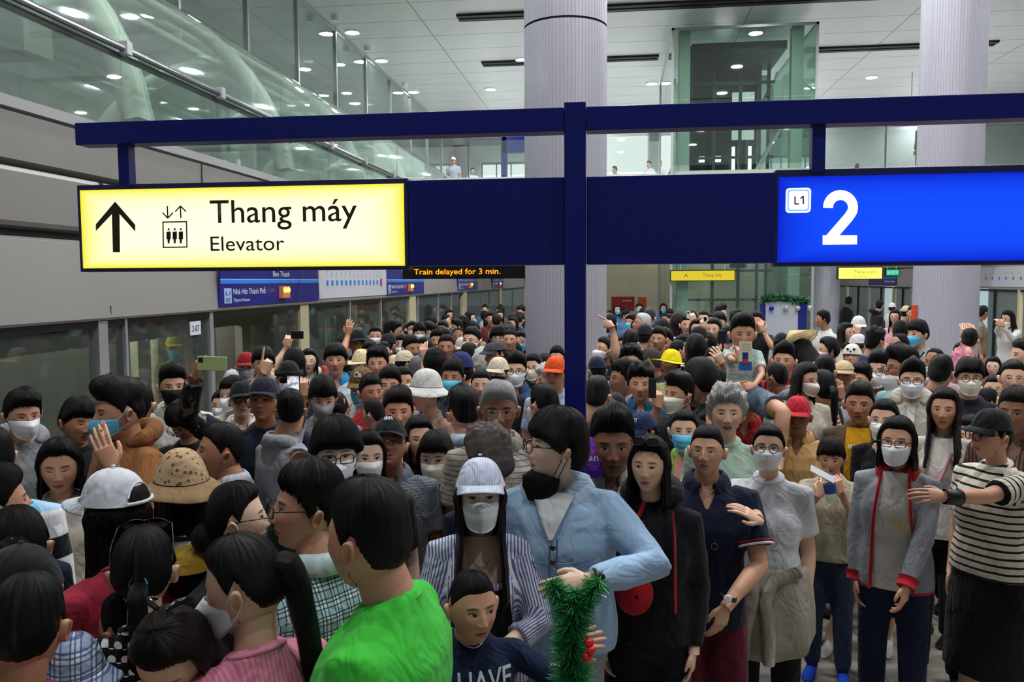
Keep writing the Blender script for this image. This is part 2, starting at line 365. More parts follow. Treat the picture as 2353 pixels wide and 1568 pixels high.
# glass balustrade on top of the wall and the glass vault over the track
def balustrade():
    r = empty('glass_balustrade', (-4.05, 0.5, 3.54)); tag(r, 'glass screen with black and chrome rail running above the left wall', 'glass screen')
    Ys = [1.6, 3.2, 4.86, 6.48, 8.12, 9.78, 11.4, 13, 14.7, 16.3, 17.9, 19.5, 21.2, 23]
    for a, c in zip([.5] + Ys[:-1], Ys):
        b = MB(); b.box(0, .012, a - .5 + .006, c - .5 - .006, 0, 1.25); b.build('glass_pane', cglass, r)
    b = MB(); b.tube([(.05, 0, .67), (.05, 22.5, .67)], .028, 10); b.build('handrail', steel_m, r, smooth=True)
    b = MB(); b.box(-.03, .01, 0, 22.5, .60, .64); b.box(-.03, .0, 0, 22.5, .70, .725); b.build('rail_channel', blk_m, r)
    for y in Ys[1:]:
        b = MB(); b.box(.02, .095, y - .54, y - .46, .62, .73); b.build('rail_clamp', mat('clamp_grey', 'b9b9c2', .3, .5), r, bevel=.006)
balustrade()
def vault():
    r = empty('glass_vault', (-7.0, 0, 3.4)); tag(r, 'curved glass vault with pale steel ribs over the left track', 'glass vault')
    R_ = 2.8; an = np.linspace(math.radians(8), math.radians(165), 22)
    Ys = [0.3, 3.8, 7.2, 10.6, 14, 17.4, 20.8, 24.2, 27.6]
    for a, c in zip(Ys[:-1], Ys[1:]):
        P = np.array([[(R_ * math.cos(t), y, R_ * math.sin(t)) for t in an] for y in (a + .02, c - .02)])
        b = MB(); b.grid(P); b.build('glass_pane', vglass, r, smooth=True)
    for y in Ys:
        P = []
        for t in an: P.append([((R_ - q) * math.cos(t), y + dy, (R_ - q) * math.sin(t)) for q, dy in ((.03, -.14), (.03, .14), (.20, .14), (.20, -.14))])
        b = MB(); b.grid(np.array(P), cv=True); b.build('rib', mat('rib_paint', 'd8dccb', .45), r, smooth=True)
    for t in (math.radians(50), math.radians(88)):
        b = MB(); b.tube([(2.7 * math.cos(t), 0.3, 2.7 * math.sin(t)), (2.7 * math.cos(t), 27.6, 2.7 * math.sin(t))], .06); b.build('purlin', mat('rib_paint', 'd8dccb', .45), r, smooth=True)
vault()
# glass screen at the edge of the white ceiling
def edge_screen():
    r = empty('tall_glass_screen', (-7.2, 8, 6.1)); tag(r, 'tall glass screen with steel posts at the left edge of the white ceiling', 'glass screen')
    Ys = np.arange(0, 28, 2.6)
    for a in Ys:
        b = MB(); b.box(-.01, .01, a + .03, a + 2.57, .14, 2.68); b.build('glass_pane', cglass, r)
        b = MB(); b.box(-.05, .05, a - .035, a + .035, .12, 2.7); b.build('post', alu_m, r)
    b = MB(); b.box(-.04, .04, 0, 28, 2.6, 2.7); b.box(-.03, .03, 0, 28, .35, .42); b.build('rail', alu_m, r)
edge_screen()
b = MB(); b.box(-16, -7.3, 12, 45, 8.85, 9.1); structure(b.build('ceiling.002', ceil_m))
b = MB(); b.box(-16.2, -16, 0, 45, 3, 9); structure(b.build('wall_left.004', white_m))

# fluted round pillars
flute = bpy.data.materials.new('fluted_column'); flute.use_nodes = True; MATS['flute'] = flute
flute.node_tree.nodes['Principled BSDF'].inputs['Base Color'].default_value = (*hexc('b6b5c0'), 1); flute.node_tree.nodes['Principled BSDF'].inputs['Roughness'].default_value = .35
flute.node_tree.nodes['Principled BSDF'].inputs['Metallic'].default_value = .2
def pillar(label, x, y, r, z1, ring=None):
    n = 720; N = 72
    def ringpts(z, rr): return [(rr * (1 - (0.012 if (k % 10) < 4 else 0)) * math.cos(2 * math.pi * k / n), rr * (1 - (0.012 if (k % 10) < 4 else 0)) * math.sin(2 * math.pi * k / n), z) for k in range(n)]
    o = empty('round_pillar', (x, y, 0)); tag(o, label, 'pillar')
    segs = [(0, z1)] if ring is None else [(0, ring - .012), (ring + .012, z1)]
    for a, c in segs:
        b = MB(); b.grid(np.array([ringpts(a, r), ringpts(c, r)]), cv=True); b.build('fluted_cladding', flute, o)
    if ring: b = MB(); b.cyl((0, 0), r * .97, ring - .02, ring + .02, 64); b.build('joint_band', dark_m, o)
    return o
p1 = atd(1300, 700, 9.3); pillar('big white fluted pillar behind the blue sign post', p1[0], p1[1], .455, 8.8, 5.05)
p2 = atd(2172, 700, 12.1); pillar('white fluted pillar beside the man with the blue mask and shoulder strap', p2[0], p2[1], .437, 8.8)
p3 = atd(1894, 700, 22.0); pillar('distant white fluted pillar left of the yellow hanging sign', p3[0], p3[1], .38, 4.2)
dp = -np.array(p2[:2]) / np.linalg.norm(p2[:2]); th_ = -1.15; dp = np.array((dp[0] * math.cos(th_) - dp[1] * math.sin(th_), dp[0] * math.sin(th_) + dp[1] * math.cos(th_)))
b = MB(); b.grid(np.array([[(rr * math.sin(t), .44 - rr * math.cos(t), z) for t in np.linspace(-.22, .22, 9)] for rr, z in ((.437, 0), (.452, 0), (.452, .24), (.437, .24))])); o = b.build('poster', mat('orange_poster', 'c8401c', .5)); o.location = (p2[0] + dp[0] * .44, p2[1] + dp[1] * .44, atd(2110, 740, 12)[2]); o.rotation_euler = (0, 0, math.atan2(dp[0], -dp[1])); tag(o, 'orange notice fixed to the pillar beside the red jacket person', 'poster')
# the large column on the concourse seen through the glass, upper left
q = onZ(612, 10, 8.8); 
o = MB().cyl((0, 0), .62, 0, 4.4, 48).build('concourse_column', mat('pale_column', 'b9c2c2', .4), smooth=True); o.location = (-11.0, 22, 4.4); tag(o, 'smooth pale round column seen through the glass above the vault', 'pillar')

# ceiling slots, lights, detectors
def slot(label, x0, x1, y, wd=.22):
    b = MB(); b.box(x0, x1, y - wd, y + wd, 8.74, 8.81); b.box(x0 + .05, x1 - .05, y - .03, y + .03, 8.72, 8.75); tag(b.build('ceiling_slot', dark_m), label, 'air slot', 'black ceiling slots')
slot('black ceiling slot left of the big pillar, nearest row', -3.9, -1.9, 20.6)
slot('long black ceiling slot above the glass lift', -.9, 7.2, 20.4)
slot('short black ceiling slot left of the big pillar, second row', -4.0, -2.4, 25.0)
slot('black ceiling slot between the big pillar and the lift', -.9, 1.2, 25.0)
slot('black ceiling slot right of the lift', 5.3, 10.4, 24.9)
def downlight(label, x, y, z=8.8, r=.17, e=30):
    if x < -7.3: z = 8.85
    o = empty('downlight', (x, y, z)); tag(o, label, 'ceiling light', 'round ceiling downlights')
    P = np.array([[(q * math.cos(t), q * math.sin(t), h) for t in np.linspace(0, 2 * math.pi, 24, endpoint=False)] for q, h in ((r, -.03), (r * 1.2, -.04), (r * 1.25, 0))])
    MB().grid(P, cv=True).build('trim_ring', wht_m, o)
    MB().disc((0, 0, -.032), r).build('lens', emis('downlight_glow', (1, 1, 1), e), o)
for lab, x, y in (('downlight nearest the left glass edge, first row', -6.85, 21.4), ('downlight by the left glass edge, second row', -6.88, 24.2), ('downlight by the left glass edge, third row', -6.93, 28.3),
                  ('downlight over the short black slot end', -2.77, 24.7), ('downlight left of the big pillar, third row', -4.25, 28.3), ('downlight left of the glass lift', 1.14, 28.3),
                  ('downlight right of the glass lift', 8.16, 28.5), ('downlight behind the left glass, second row', -8.3, 24.6), ('downlight behind the left glass, third row', -9.3, 28.3)):
    downlight(lab, x, y)
# unseen rows of the same luminaires over the near platform light the crowd (real lamps in the ceiling behind the frame)
for i in range(3):
    b = MB(); b.cyl((0, 0), .09, -.12, 0, 16); o = b.build('smoke_detector', wht_m); q = [(770, 37), (845, 108), (930, 190)][i]; p = onZ(*q, 8.8); o.location = (p[0], p[1], 8.8)
    tag(o, ['smoke detector beside the nearest downlight', 'smoke detector between first and second downlights', 'smoke detector by the third row of downlights'][i], 'detector')

# concourse slab, walls, glass rail, shop front
b = MB(); b.box(-16, 1.2, 21.6, 46, 4.25, 5.0); b.box(5.0, 16, 21.6, 46, 4.25, 5.0); b.box(1.2, 5.0, 27.2, 46, 4.25, 5.0); structure(b.build('floor.002', mat('slab_white', 'c9cbc8', .5)))
brightwall = mat('bright_wall', 'eef2f0', .5)
b = MB(); b.box(-16, 16, 40, 40.2, 5.0, 8.8); structure(b.build('wall_far', brightwall))
b = MB(); b.box(16, 16.2, -6, 46, 0, 9); structure(b.build('wall_right', mat('grey_wall', '8f9494', .5)))
b = MB(); b.box(8, 16, 35.5, 35.7, 5.0, 8.8); structure(b.build('wall_far.001', mat('grey_wall', '8f9494', .5)))
def rail(label, x0, x1, y, n):
    r = empty('glass_railing', (x0, y, 5.0)); tag(r, label, 'railing', 'glass railings at the concourse edge'); L = x1 - x0
    for k in range(n):
        a, c = k * L / n, (k + 1) * L / n
        MB().box(a + .04, c - .04, -.006, .006, .08, .98).build('glass_pane', cglass, r); MB().box(a - .02, a + .02, -.03, .03, 0, 1.08).build('post', steel_m, r)
    MB().tube([(0, 0, 1.1), (L, 0, 1.1)], .025).build('handrail', steel_m, r, smooth=True)
rail('glass railing of the concourse left of the lift', -3.9, 1.1, 21.9, 3)
rail('glass railing of the concourse right of the lift', 5.0, 13.2, 21.9, 5)
b = MB(); b.box(-3.8, -1.5, 0, .3, 1.9, 2.55); b.box(-3.85, -3.65, 0, .3, 0, 2.55); b.box(-1.7, -1.5, 0, .3, 0, 2.55); o = b.build('portal_frame', navy_m); o.location = (-.3, 30, 5.0); tag(o, 'dark blue portal frame on the concourse left of the big pillar', 'portal')
b = MB(); b.box(0, 1.1, 0, .08, 0, .55); o = b.build('concourse_sign', mat('sign_blue2', '2a3f9c', .4)); o.location = (8.7, 28, 7.12); tag(o, 'blue overhead sign on the right of the concourse', 'sign'); hb = MB(); hb.box(.54, .56, .03, .05, .55, 1.68); hb.build('hanger', alu_m, o)
for i, (x0, x1, yy, hh) in enumerate(((-.9, 1.15, 31, 2.6), (6.4, 9.6, 39.6, 2.9), (-6.4, -4.3, 39.6, 2.9), (-3.4, -1.2, 33, 1.75))):
    r = empty('lit_shop_front', (x0, yy, 5.0)); tag(r, ['bright shop front between the big pillar and the lift', 'bright glazed entrance right of the lift', 'bright glazed front at the far left of the concourse', 'bright shop window below the dark blue portal band'][i], 'shop front')
    MB().box(0, x1 - x0, .1, .2, 0, hh).build('emissive_wall', emis('shop_glow', (.93, 1, .97), 1.15), r)  # wall is no lamp; its overexposed white is put in as emission
    fb = MB(); L = x1 - x0
    for k in ((0, 3) if i in (0, 3) else range(4)): fb.box(k * L / 3 - .03, k * L / 3 + .03, 0, .08, 0, hh)
    fb.box(0, L, 0, .08, hh - .06, hh + .05); fb.build('frame', alu_m, r)
# glass lift shaft
def lift():
    r = empty('glass_lift', (1.35, 21, 0)); tag(r, 'tall glass lift shaft with pale steel columns and dark car', 'lift')
    gg = glass('lift_glass', (.74, .84, .8), .03, .02); pale = mat('lift_column', 'a7b5a8', .45); dk = mat('lift_dark', '23292b', .45, .3)
    W_, D_, H_ = 3.4, 5.8, 8.42
    for z0, z1 in ((0, 2.4), (2.4, 4.2), (5.1, 6.7), (6.7, H_)):
        MB().box(0, W_, 0, .02, z0 + .01, z1 - .01).build('glass_pane', gg, r)
        for x in (0, W_ - .02):
            for k in range(2): MB().box(x, x + .02, k * 2.9, k * 2.9 + 2.88, z0 + .01, z1 - .01).build('glass_pane', gg, r)
    MB().box(0, W_, D_ - .02, D_, 5.1, H_).build('glass_pane', gg, r)
    for x, y in ((.3, .35), (3.0, .35), (.3, 5.3), (3.0, 5.3)): MB().box(x - .14, x + .14, y - .14, y + .14, 0, H_).build('column', pale, r)
    MB().box(.1, W_ - .1, .2, .5, 4.78, 5.0).box(.1, W_ - .1, 5.1, 5.4, 4.78, 5.0).build('floor_beam', mat('beam_white', 'c3c6bd', .5), r)
    fr = MB()
    for x in (0, W_): 
        for y in (0, D_): fr.box(x - .03, x + .03, y - .03, y + .03, 0, H_)
    fr.box(-.03, W_ + .03, -.03, .03, H_ - .06, H_); fr.box(-.03, .03, 0, D_, H_ - .06, H_); fr.box(W_ - .03, W_ + .03, 0, D_, H_ - .06, H_); fr.build('edge_frame', alu_m, r)
    MB().box(.7, 2.65, 3.2, 3.3, 5.3, 8.3).build('back_wall', dk, r)
    MB().box(.45, .6, 1.2, 3.2, 5.0, 8.3).box(.55, 2.9, 1.0, 3.2, 8.1, 8.3).build('car_shell', dk, r)
    MB().box(1.85, 2.45, 3.1, 3.18, 6.9, 7.5).box(1.85, 2.45, 3.1, 3.18, 6.2, 6.55).build('lit_window', emis('lift_window', (.85, 1, .9), .75), r)
    MB().box(.95, 1.1, 3.05, 3.15, 5.6, 5.75).box(1.4, 1.55, 3.05, 3.15, 5.6, 5.75).box(2.3, 2.38, 3.05, 3.12, 4.9, 6.0).box(1.85, 1.93, 3.05, 3.12, 4.9, 6.0).build('car_lamp', emis('car_lamp', (1, 1, 1), 2.5), r)
    g = MB()
    for x in (.5, 1.3, 2.0, 2.5, 2.75): g.box(x - .04, x + .04, 2.6, 2.7, 0, 8.3)
    for z in (.8, 1.7, 2.5, 3.3, 4.1, 5.6, 6.6, 7.6): g.box(.5, 2.9, 2.55, 2.62, z, z + .07)
    g.build('guide_rail', mat('rail_grey', '4d5557', .4, .6), r)
    g = MB(); g.tube([(2.2, 1.5, 5.0), (3.2, 3.0, 6.6)], .06); g.tube([(2.2, 1.5, 6.4), (3.2, 4.0, 8.2)], .05); g.build('brace', pale, r)
    MB().tube([(.6, 2, 3.6), (1.4, 1.9, 2.9), (2.0, 1.9, 3.0), (2.8, 2, 3.9)], .03).build('cable', blk_m, r, smooth=True)
    MB().box(1.7, 2.1, 1.8, 2.1, 2.6, 3.2).build('counterweight', dk, r)
lift()
# cream panelled wall of the lower level with posters
b = MB(); b.box(-.6, 5.0, 27.5, 27.7, 0, 4.2); structure(b.build('wall_lower', mat('cream_wall', 'b8b29c', .5)))
def poster(label, px0, py0, px1, py1, Y, col, txt=None, th=.03):
    a = onY(px0, py1, Y); c = onY(px1, py0, Y)
    r = MB().box(0, c[0] - a[0], -th, 0, 0, c[2] - a[2]).build('poster', mat('poster_' + col, col, .5)); r.location = (a[0], Y, a[2]); tag(r, label, 'poster')
    if txt: lettering(txt, wht_m, (c[0] - a[0]) * .5, (c[0] - a[0]) * .85, (c[2] - a[2]) * .65, .05, -th - .004, r)
    return r
poster('wide red poster on the cream wall beside the big pillar', 1405, 682, 1458, 714, 27.5, '8e1414', 'HCM')
poster('narrow orange poster on the cream wall', 1466, 683, 1485, 712, 27.5, 'b8440f')
poster('dark red poster near the lift glass', 1514, 682, 1537, 706, 27.5, '7c1c20')
# right screen-door wall
def right_wall():
    b = MB(); b.box(RX, RX + .3, 12, 60, 2.01, 2.62); b.box(RX + .02, RX + .3, 12, 60, 2.66, 4.2); structure(b.build('wall_right.001', panel2_m))
    b = MB(); b.box(RX + .01, RX + .2, 12, 60, 2.62, 2.66); structure(b.build('trim_40', dark_m))
    ys = [16.5, 19.3, 21.1, 23.8, 25.6, 28.4, 30.2, 33, 36, 40]
    lg = glass('frosted_door_glass', (.62, .70, .72), .25, .08)
    for k, (a, c) in enumerate(zip(ys[:-1], ys[1:])):
        door_bay('platform_screen_door', 'screen door of the right track, %s' % ['nearest the frame edge', 'next to the woman with the phone', 'behind the man in beige', 'behind the second pillar', 'beside the second pillar', 'behind the dark hooded youth', 'behind the woman in pink', 'behind the man with the backpack', 'beside the distant pillar'][k], a, c, [(a, .1, alu_m if k % 2 else cream_m), ((a + c) / 2, .05, blk_m)], [(a + .1, (a + c) / 2 - .05), ((a + c) / 2 + .05, c - .1)], 'platform screen doors along the right track', X=RX, gm=lg)
    b = MB(); b.box(RX + 1.5, RX + 1.6, 12, 60, 0, 4); structure(b.build('wall_right.002', mat('tunnel_wall', '9aa3a8', .6)))
    r = empty('metro_train', (RX + 1.2, 16, 0)); tag(r, 'bright-windowed metro train behind the right screen doors', 'train')
    MB().box(.05, .25, 0, 26, 0, 2.6).build('side_shell', mat('train_pale', '8d949a', .4), r)
    for y in (19.6, 25.9, 30.6, 34.0): MB().box(.03, .052, y - 16, y - 14.7, .45, 2.05).build('lit_window', emis('train_window', (.93, .97, 1), 2.2), r)
right_wall()
def right_sign(label, Y0, Y1):
    r = empty('station_sign', (RX - .015, Y0, 2.05)); tag(r, label, 'sign', 'blue station signs over the right screen doors'); L = Y1 - Y0
    MB().box(0, .012, 0, L, 0, .55).build('panel', sblue_m, r); MB().box(-.004, 0, 0, L, .25, .3).build('route_line', lblue_m, r)
    T = Matrix(((0, 1, 0, -.006), (-1, 0, 0, L), (0, 0, 1, 0), (0, 0, 0, 1)))
    lettering('Ba Son', wht_m, L * .45, L * .65, .4, .09, 0, r, T); lettering('Nhà Hát', wht_m, L * .6, L * .95, .1, .08, 0, r, T)
right_sign('blue station sign under the green exit sign', 30.0, 33.2)
right_sign('blue station sign over the doors beside the distant pillar', 38.5, 44)
route_map('white route map panel on the right wall behind the far pillar', 18.2, 23.8, X=RX - .012, mirror=True)
# hanging signs
def hang_sign(name, label, px0, py0, px1, py1, Y, face, depth=.16, txt=()):
    a = onY(px0, py1, Y); c = onY(px1, py0, Y); L = c[0] - a[0]; Hh = c[2] - a[2]
    r = empty(name, (a[0], Y, a[2])); tag(r, label, 'sign')
    MB().box(-.02, L + .02, .005, depth, -.02, Hh + .02).build('casing', blk_m, r); MB().box(0, L, -.004, .004, 0, Hh).build('face', face, r)
    for x in (.15 * L, .85 * L): MB().tube([(x, depth / 2, Hh), (x, depth / 2, 4.25 - a[2])], .015).build('hanger', alu_m, r)
    for s, m, x0, x1, z, cap in txt: lettering(s, m, x0 * L, x1 * L, z * Hh, cap * Hh, -.008, r)
    return r
yl = emis('yellow_backlit', (1, .86, .12), 1.6)
hang_sign('hanging_sign', 'lit yellow hanging sign right of the distant pillar', 1927, 615, 2027, 641, 22.1, yl, txt=(('Thang cuốn', mat('olive_letter', '6e6410', .5), .35, .85, .5, .3), ('Escalator', mat('olive_letter', '6e6410', .5), .35, .65, .15, .18)))
hang_sign('hanging_sign', 'reflection of a lit yellow elevator sign, built as a sign on the lift glass', 1542, 622, 1688, 645, 20.85, emis('yellow_sign_reflection', (1, .8, .05), .75), txt=(('Thang máy', mat('olive_letter', '6e6410', .5), .5, .8, .4, .35), ('^', mat('olive_letter', '6e6410', .5), .2, .27, .1, .6)))  # stands in for a sign's reflection in the lift glass, with its own glow
hang_sign('exit_sign', 'small green exit sign beside the yellow hanging sign', 2037, 620, 2066, 633, 22.1, emis('green_backlit', (.05, .8, .4), .8), txt=(('EXIT', wht_m, .1, .9, .3, .45),), )
hang_sign('led_display', 'black LED display with amber train delay message', 928, 612, 1206, 638, 10, mat('led_black', '070708', .3), depth=.25)
a = onY(952, 631, 9.985); c = onY(1150, 631, 9.985)
o = lettering('Train delayed for 3 min.', emis('led_amber', (1, .30, .01), 2.2), a[0], c[0], a[2], .070, 9.985 - .02, None, bold=.003)
o.parent = [q for q in bpy.data.objects if q.name.startswith('led_display')][0]; o.matrix_parent_inverse = Matrix.Translation(-Vector(o.parent.location))

# the large blue sign structure in the middle of the platform
def big_sign():
    Y = 3.45
    r = empty('sign_gantry', (-.168, Y, 0)); tag(r, 'navy blue steel sign gantry with lit elevator panel and platform panel', 'sign gantry')
    X = lambda x: x + .168
    MB().box(X(-.212), X(-.125), -.045, .045, 0, 3.02).build('post', navy_m, r, bevel=.004)
    MB().box(X(-2.355), X(-.214), -.04, .06, 2.905, 3.0).box(X(-.123), X(3.6), -.04, .06, 2.905, 3.0).build('top_beam', navy_m, r, bevel=.003)
    for x in (-2.145, .79, 2.6): MB().box(X(x - .025), X(x + .025), -.02, .03, 2.72, 2.905).build('hanger', navy_m, r)
    MB().box(X(-.875), X(-.214), 0, .12, 2.365, 2.725).box(X(-.123), X(.632), 0, .12, 2.365, 2.725).build('blank_panel', navy_m, r, bevel=.003)
    for x0, x1 in ((-2.385, -.877), (.63, 2.4)): MB().box(X(x0), X(x1), .0, .07, 2.35, 2.735).build('light_box', mat('box_navy', '1a1f52', .35), r, bevel=.003)
    # lit faces; the lamps inside are strongest in the middle
    def facem(name, rim, mid, e0, e1, cx, cz, hx, hz):
        m = bpy.data.materials.new(name); m.use_nodes = True; nt = m.node_tree; nt.nodes.remove(nt.nodes['Principled BSDF'])
        tc = nt.nodes.new('ShaderNodeTexCoord'); mp = nt.nodes.new('ShaderNodeMapping'); mp.vector_type = 'TEXTURE'; mp.inputs['Location'].default_value = (cx, 0, cz); mp.inputs['Scale'].default_value = (hx, 1, hz)
        nt.links.new(tc.outputs['Object'], mp.inputs[0]); sp = nt.nodes.new('ShaderNodeSeparateXYZ'); nt.links.new(mp.outputs[0], sp.inputs[0])
        def pw(i, p):
            a = nt.nodes.new('ShaderNodeMath'); a.operation = 'ABSOLUTE'; nt.links.new(sp.outputs[i], a.inputs[0]); q = nt.nodes.new('ShaderNodeMath'); q.operation = 'POWER'; q.inputs[1].default_value = p; nt.links.new(a.outputs[0], q.inputs[0]); return q.outputs[0]
        mx = nt.nodes.new('ShaderNodeMath'); mx.operation = 'MAXIMUM'; nt.links.new(pw(0, 9), mx.inputs[0]); nt.links.new(pw(2, 3.5), mx.inputs[1])
        rp = nt.nodes.new('ShaderNodeMix'); rp.data_type = 'RGBA'; rp.inputs[6].default_value = (*[v * e1 for v in mid], 1); rp.inputs[7].default_value = (*[v * e0 for v in rim], 1); nt.links.new(mx.outputs[0], rp.inputs[0])
        e = nt.nodes.new('ShaderNodeEmission'); nt.links.new(rp.outputs[2], e.inputs[0]); nt.links.new(e.outputs[0], nt.nodes['Material Output'].inputs[0]); return m
    x0, x1 = X(-2.368), X(-.893); z0, z1 = 2.366, 2.712
    MB().box(x0, x1, -.004, .0, z0, z1).build('lit_face', facem('yellow_lightbox', (.95, .86, .02), (1, .97, .66), 1.0, 1.25, (x0 + x1) / 2, (z0 + z1) / 2, (x1 - x0) / 2, (z1 - z0) / 2), r)['label'] = 'glowing yellow face'
    x0, x1 = X(.642), X(2.39); z0, z1 = 2.366, 2.706
    MB().box(x0, x1, -.004, .0, z0, z1).build('lit_face', facem('blue_lightbox', (.005, .02, .62), (.008, .075, 1), 1.0, 1.05, (x0 + x1) / 2, (z0 + z1) / 2, (x1 - x0) / 2, (z1 - z0) / 2), r)['label'] = 'glowing blue face'
    ink = mat('sign_ink', '2a1c05', .5); bi = mat('pictogram_black', '0e1418', .5)
    y = -.007
    def px(a, b_): p = onY(a, b_, Y); return X(p[0]), p[2]
    def poly(pts, m, name, th=.002):
        P = [px(*q) for q in pts]; n = len(P); b = MB(); b.add([(p[0], y - th, p[1]) for p in P] + [(p[0], y, p[1]) for p in P], [tuple(range(n)), tuple(reversed(range(n, 2 * n)))] + [(i, (i + 1) % n + n - n + 0, (i + 1) % n + n, i + n) for i in range(n)]); return b.build(name, m, r)
    poly([(267, 464), (313, 517), (313, 532), (277, 492), (278, 580), (262, 580), (260, 492), (223, 531), (223, 516)], ink, 'arrow')
    def line(p, q, wd, m, name): 
        a, c = np.array(p, float), np.array(q, float); t = (c - a) / np.linalg.norm(c - a); n = np.array([-t[1], t[0]]) * wd / 2; return [tuple(a + n), tuple(c + n), tuple(c - n), tuple(a - n)]
    b = MB()
    def addline(p, q, wd=3):
        P = [px(*k) for k in line(p, q, wd, None, None)]; b.add([(k[0], y - .002, k[1]) for k in P], [(0, 1, 2, 3)])
    for p, q in (((387, 474), (388, 500)), ((376, 489), (388, 502)), ((400, 489), (388, 502)), ((418, 502), (417, 474)), ((405, 487), (417, 474)), ((430, 487), (417, 474)), ((376, 511), (432, 510)), ((377, 569), (433, 568)), ((377, 510), (378, 570)), ((431, 510), (432, 569))): addline(p, q)
    b.build('pictogram', bi, r)
    for cx in (390, 404, 418):
        b = MB()
        for pts in ([(cx - 5, 533), (cx + 5, 532), (cx + 5, 550), (cx + 3, 550), (cx + 2, 560), (cx - 2, 560), (cx - 3, 550), (cx - 5, 550)], [(cx - 2, 525), (cx + 2, 525), (cx + 2, 530), (cx - 2, 530)]):
            P = [px(*k) for k in pts]; b.add([(k[0], y - .002, k[1]) for k in P], [tuple(range(len(P)))])
        b.build('figure', bi, r)
    a = px(485, 513); c = px(822, 513); t = px(485, 458)
    lettering('Thang máy', ink, a[0], c[0], a[1], (t[1] - a[1]), y, r, bold=.004)
    a = px(486, 577); c = px(655, 577); t = px(486, 542)
    lettering('Elevator', ink, a[0], c[0], a[1], (t[1] - a[1]), y, r, bold=.002)
    wb = emis('white_backlit', (1, 1, 1), 1.1); st = [(1930 + 28.5 * math.cos(t), 477 - 28 * math.sin(t)) for t in np.linspace(math.pi * 1.02, -.42, 22)] + [(1949, 499), (1904, 551)]
    Lf, Rt = [], []
    for i in range(len(st)):
        p, q = np.array(st[max(i - 1, 0)]), np.array(st[min(i + 1, len(st) - 1)]); t = (q - p) / np.linalg.norm(q - p); n = np.array((-t[1], t[0])) * 11.5; Lf.append(np.array(st[i]) + n); Rt.append(np.array(st[i]) - n)
    b = MB(); Pp = [px(*q) for q in Lf + Rt]; nst = len(st); b.add([(p[0], y - .002, p[1]) for p in Pp], [(i, i + 1, nst + i + 1, nst + i) for i in range(nst - 1)])
    Pp = [px(*q) for q in ((1889, 541), (1889, 563), (1968, 562), (1968, 541))]; b.add([(p[0], y - .002, p[1]) for p in Pp], [(0, 1, 2, 3)]); b.build('numeral', wb, r)
    # rounded badge
    def rrect(p0, p1, rad, m, yy, name):
        (ax, az), (cx, cz) = px(*p0), px(*p1); pts = []
        for (sx, sz, ang) in ((cx - rad, az - rad, 0), (ax + rad, az - rad, 90), (ax + rad, cz + rad, 180), (cx - rad, cz + rad, 270)):
            for k in range(5): t_ = math.radians(ang + k * 22.5); pts.append((sx + rad * math.cos(t_), yy, sz + rad * math.sin(t_)))
        return MB().add(pts, [tuple(range(len(pts)))]).build(name, m, r)
    rrect((1805, 433), (1862, 489), .014, emis('white_backlit', (1, 1, 1), 1.1), y, 'badge')
    rrect((1809, 437), (1858, 485), .011, emis('pale_blue_backlit', (.25, .6, 1), 1), y - .001, 'badge_ring')
    rrect((1812, 440), (1855, 482), .009, emis('white_backlit', (1, 1, 1), 1.1), y - .002, 'badge_core')
    for pts in ([(1824, 452), (1827, 452), (1827, 468), (1835, 468), (1835, 471), (1824, 471)], [(1838, 455), (1843, 451), (1846, 451), (1846, 470), (1843, 470), (1843, 455), (1838, 459)]):
        P = [px(*k) for k in pts]; MB().add([(k[0], y - .004, k[1]) for k in P], [tuple(range(len(P)))]).build('lettering', bi, r)
big_sign()
# ================================================================= PEOPLE
RNG = np.random.default_rng(7)
def sm(a, b, x): t = np.clip((x - a) / (b - a), 0, 1); return t * t * (3 - 2 * t)
def gs(x, c, s): return np.exp(-((x - c) / s) ** 2)
def nz(P, f, seed=0, oct=3):
    """cheap smooth vector noise from warped sines"""
    r = np.random.default_rng(seed); out = np.zeros(len(P)); a = 1.0; tot = 0
    for o in range(oct):
        for k in range(3):
            d = r.normal(size=3); d /= np.linalg.norm(d); d2 = r.normal(size=3); d2 /= np.linalg.norm(d2)
            out += a * np.sin(P @ d * f * 6.28 + 1.7 * np.sin(P @ d2 * f * 4.1 + r.uniform(0, 6)) + r.uniform(0, 6)); tot += a * .8
        a *= .5; f *= 2.1
    return out / tot
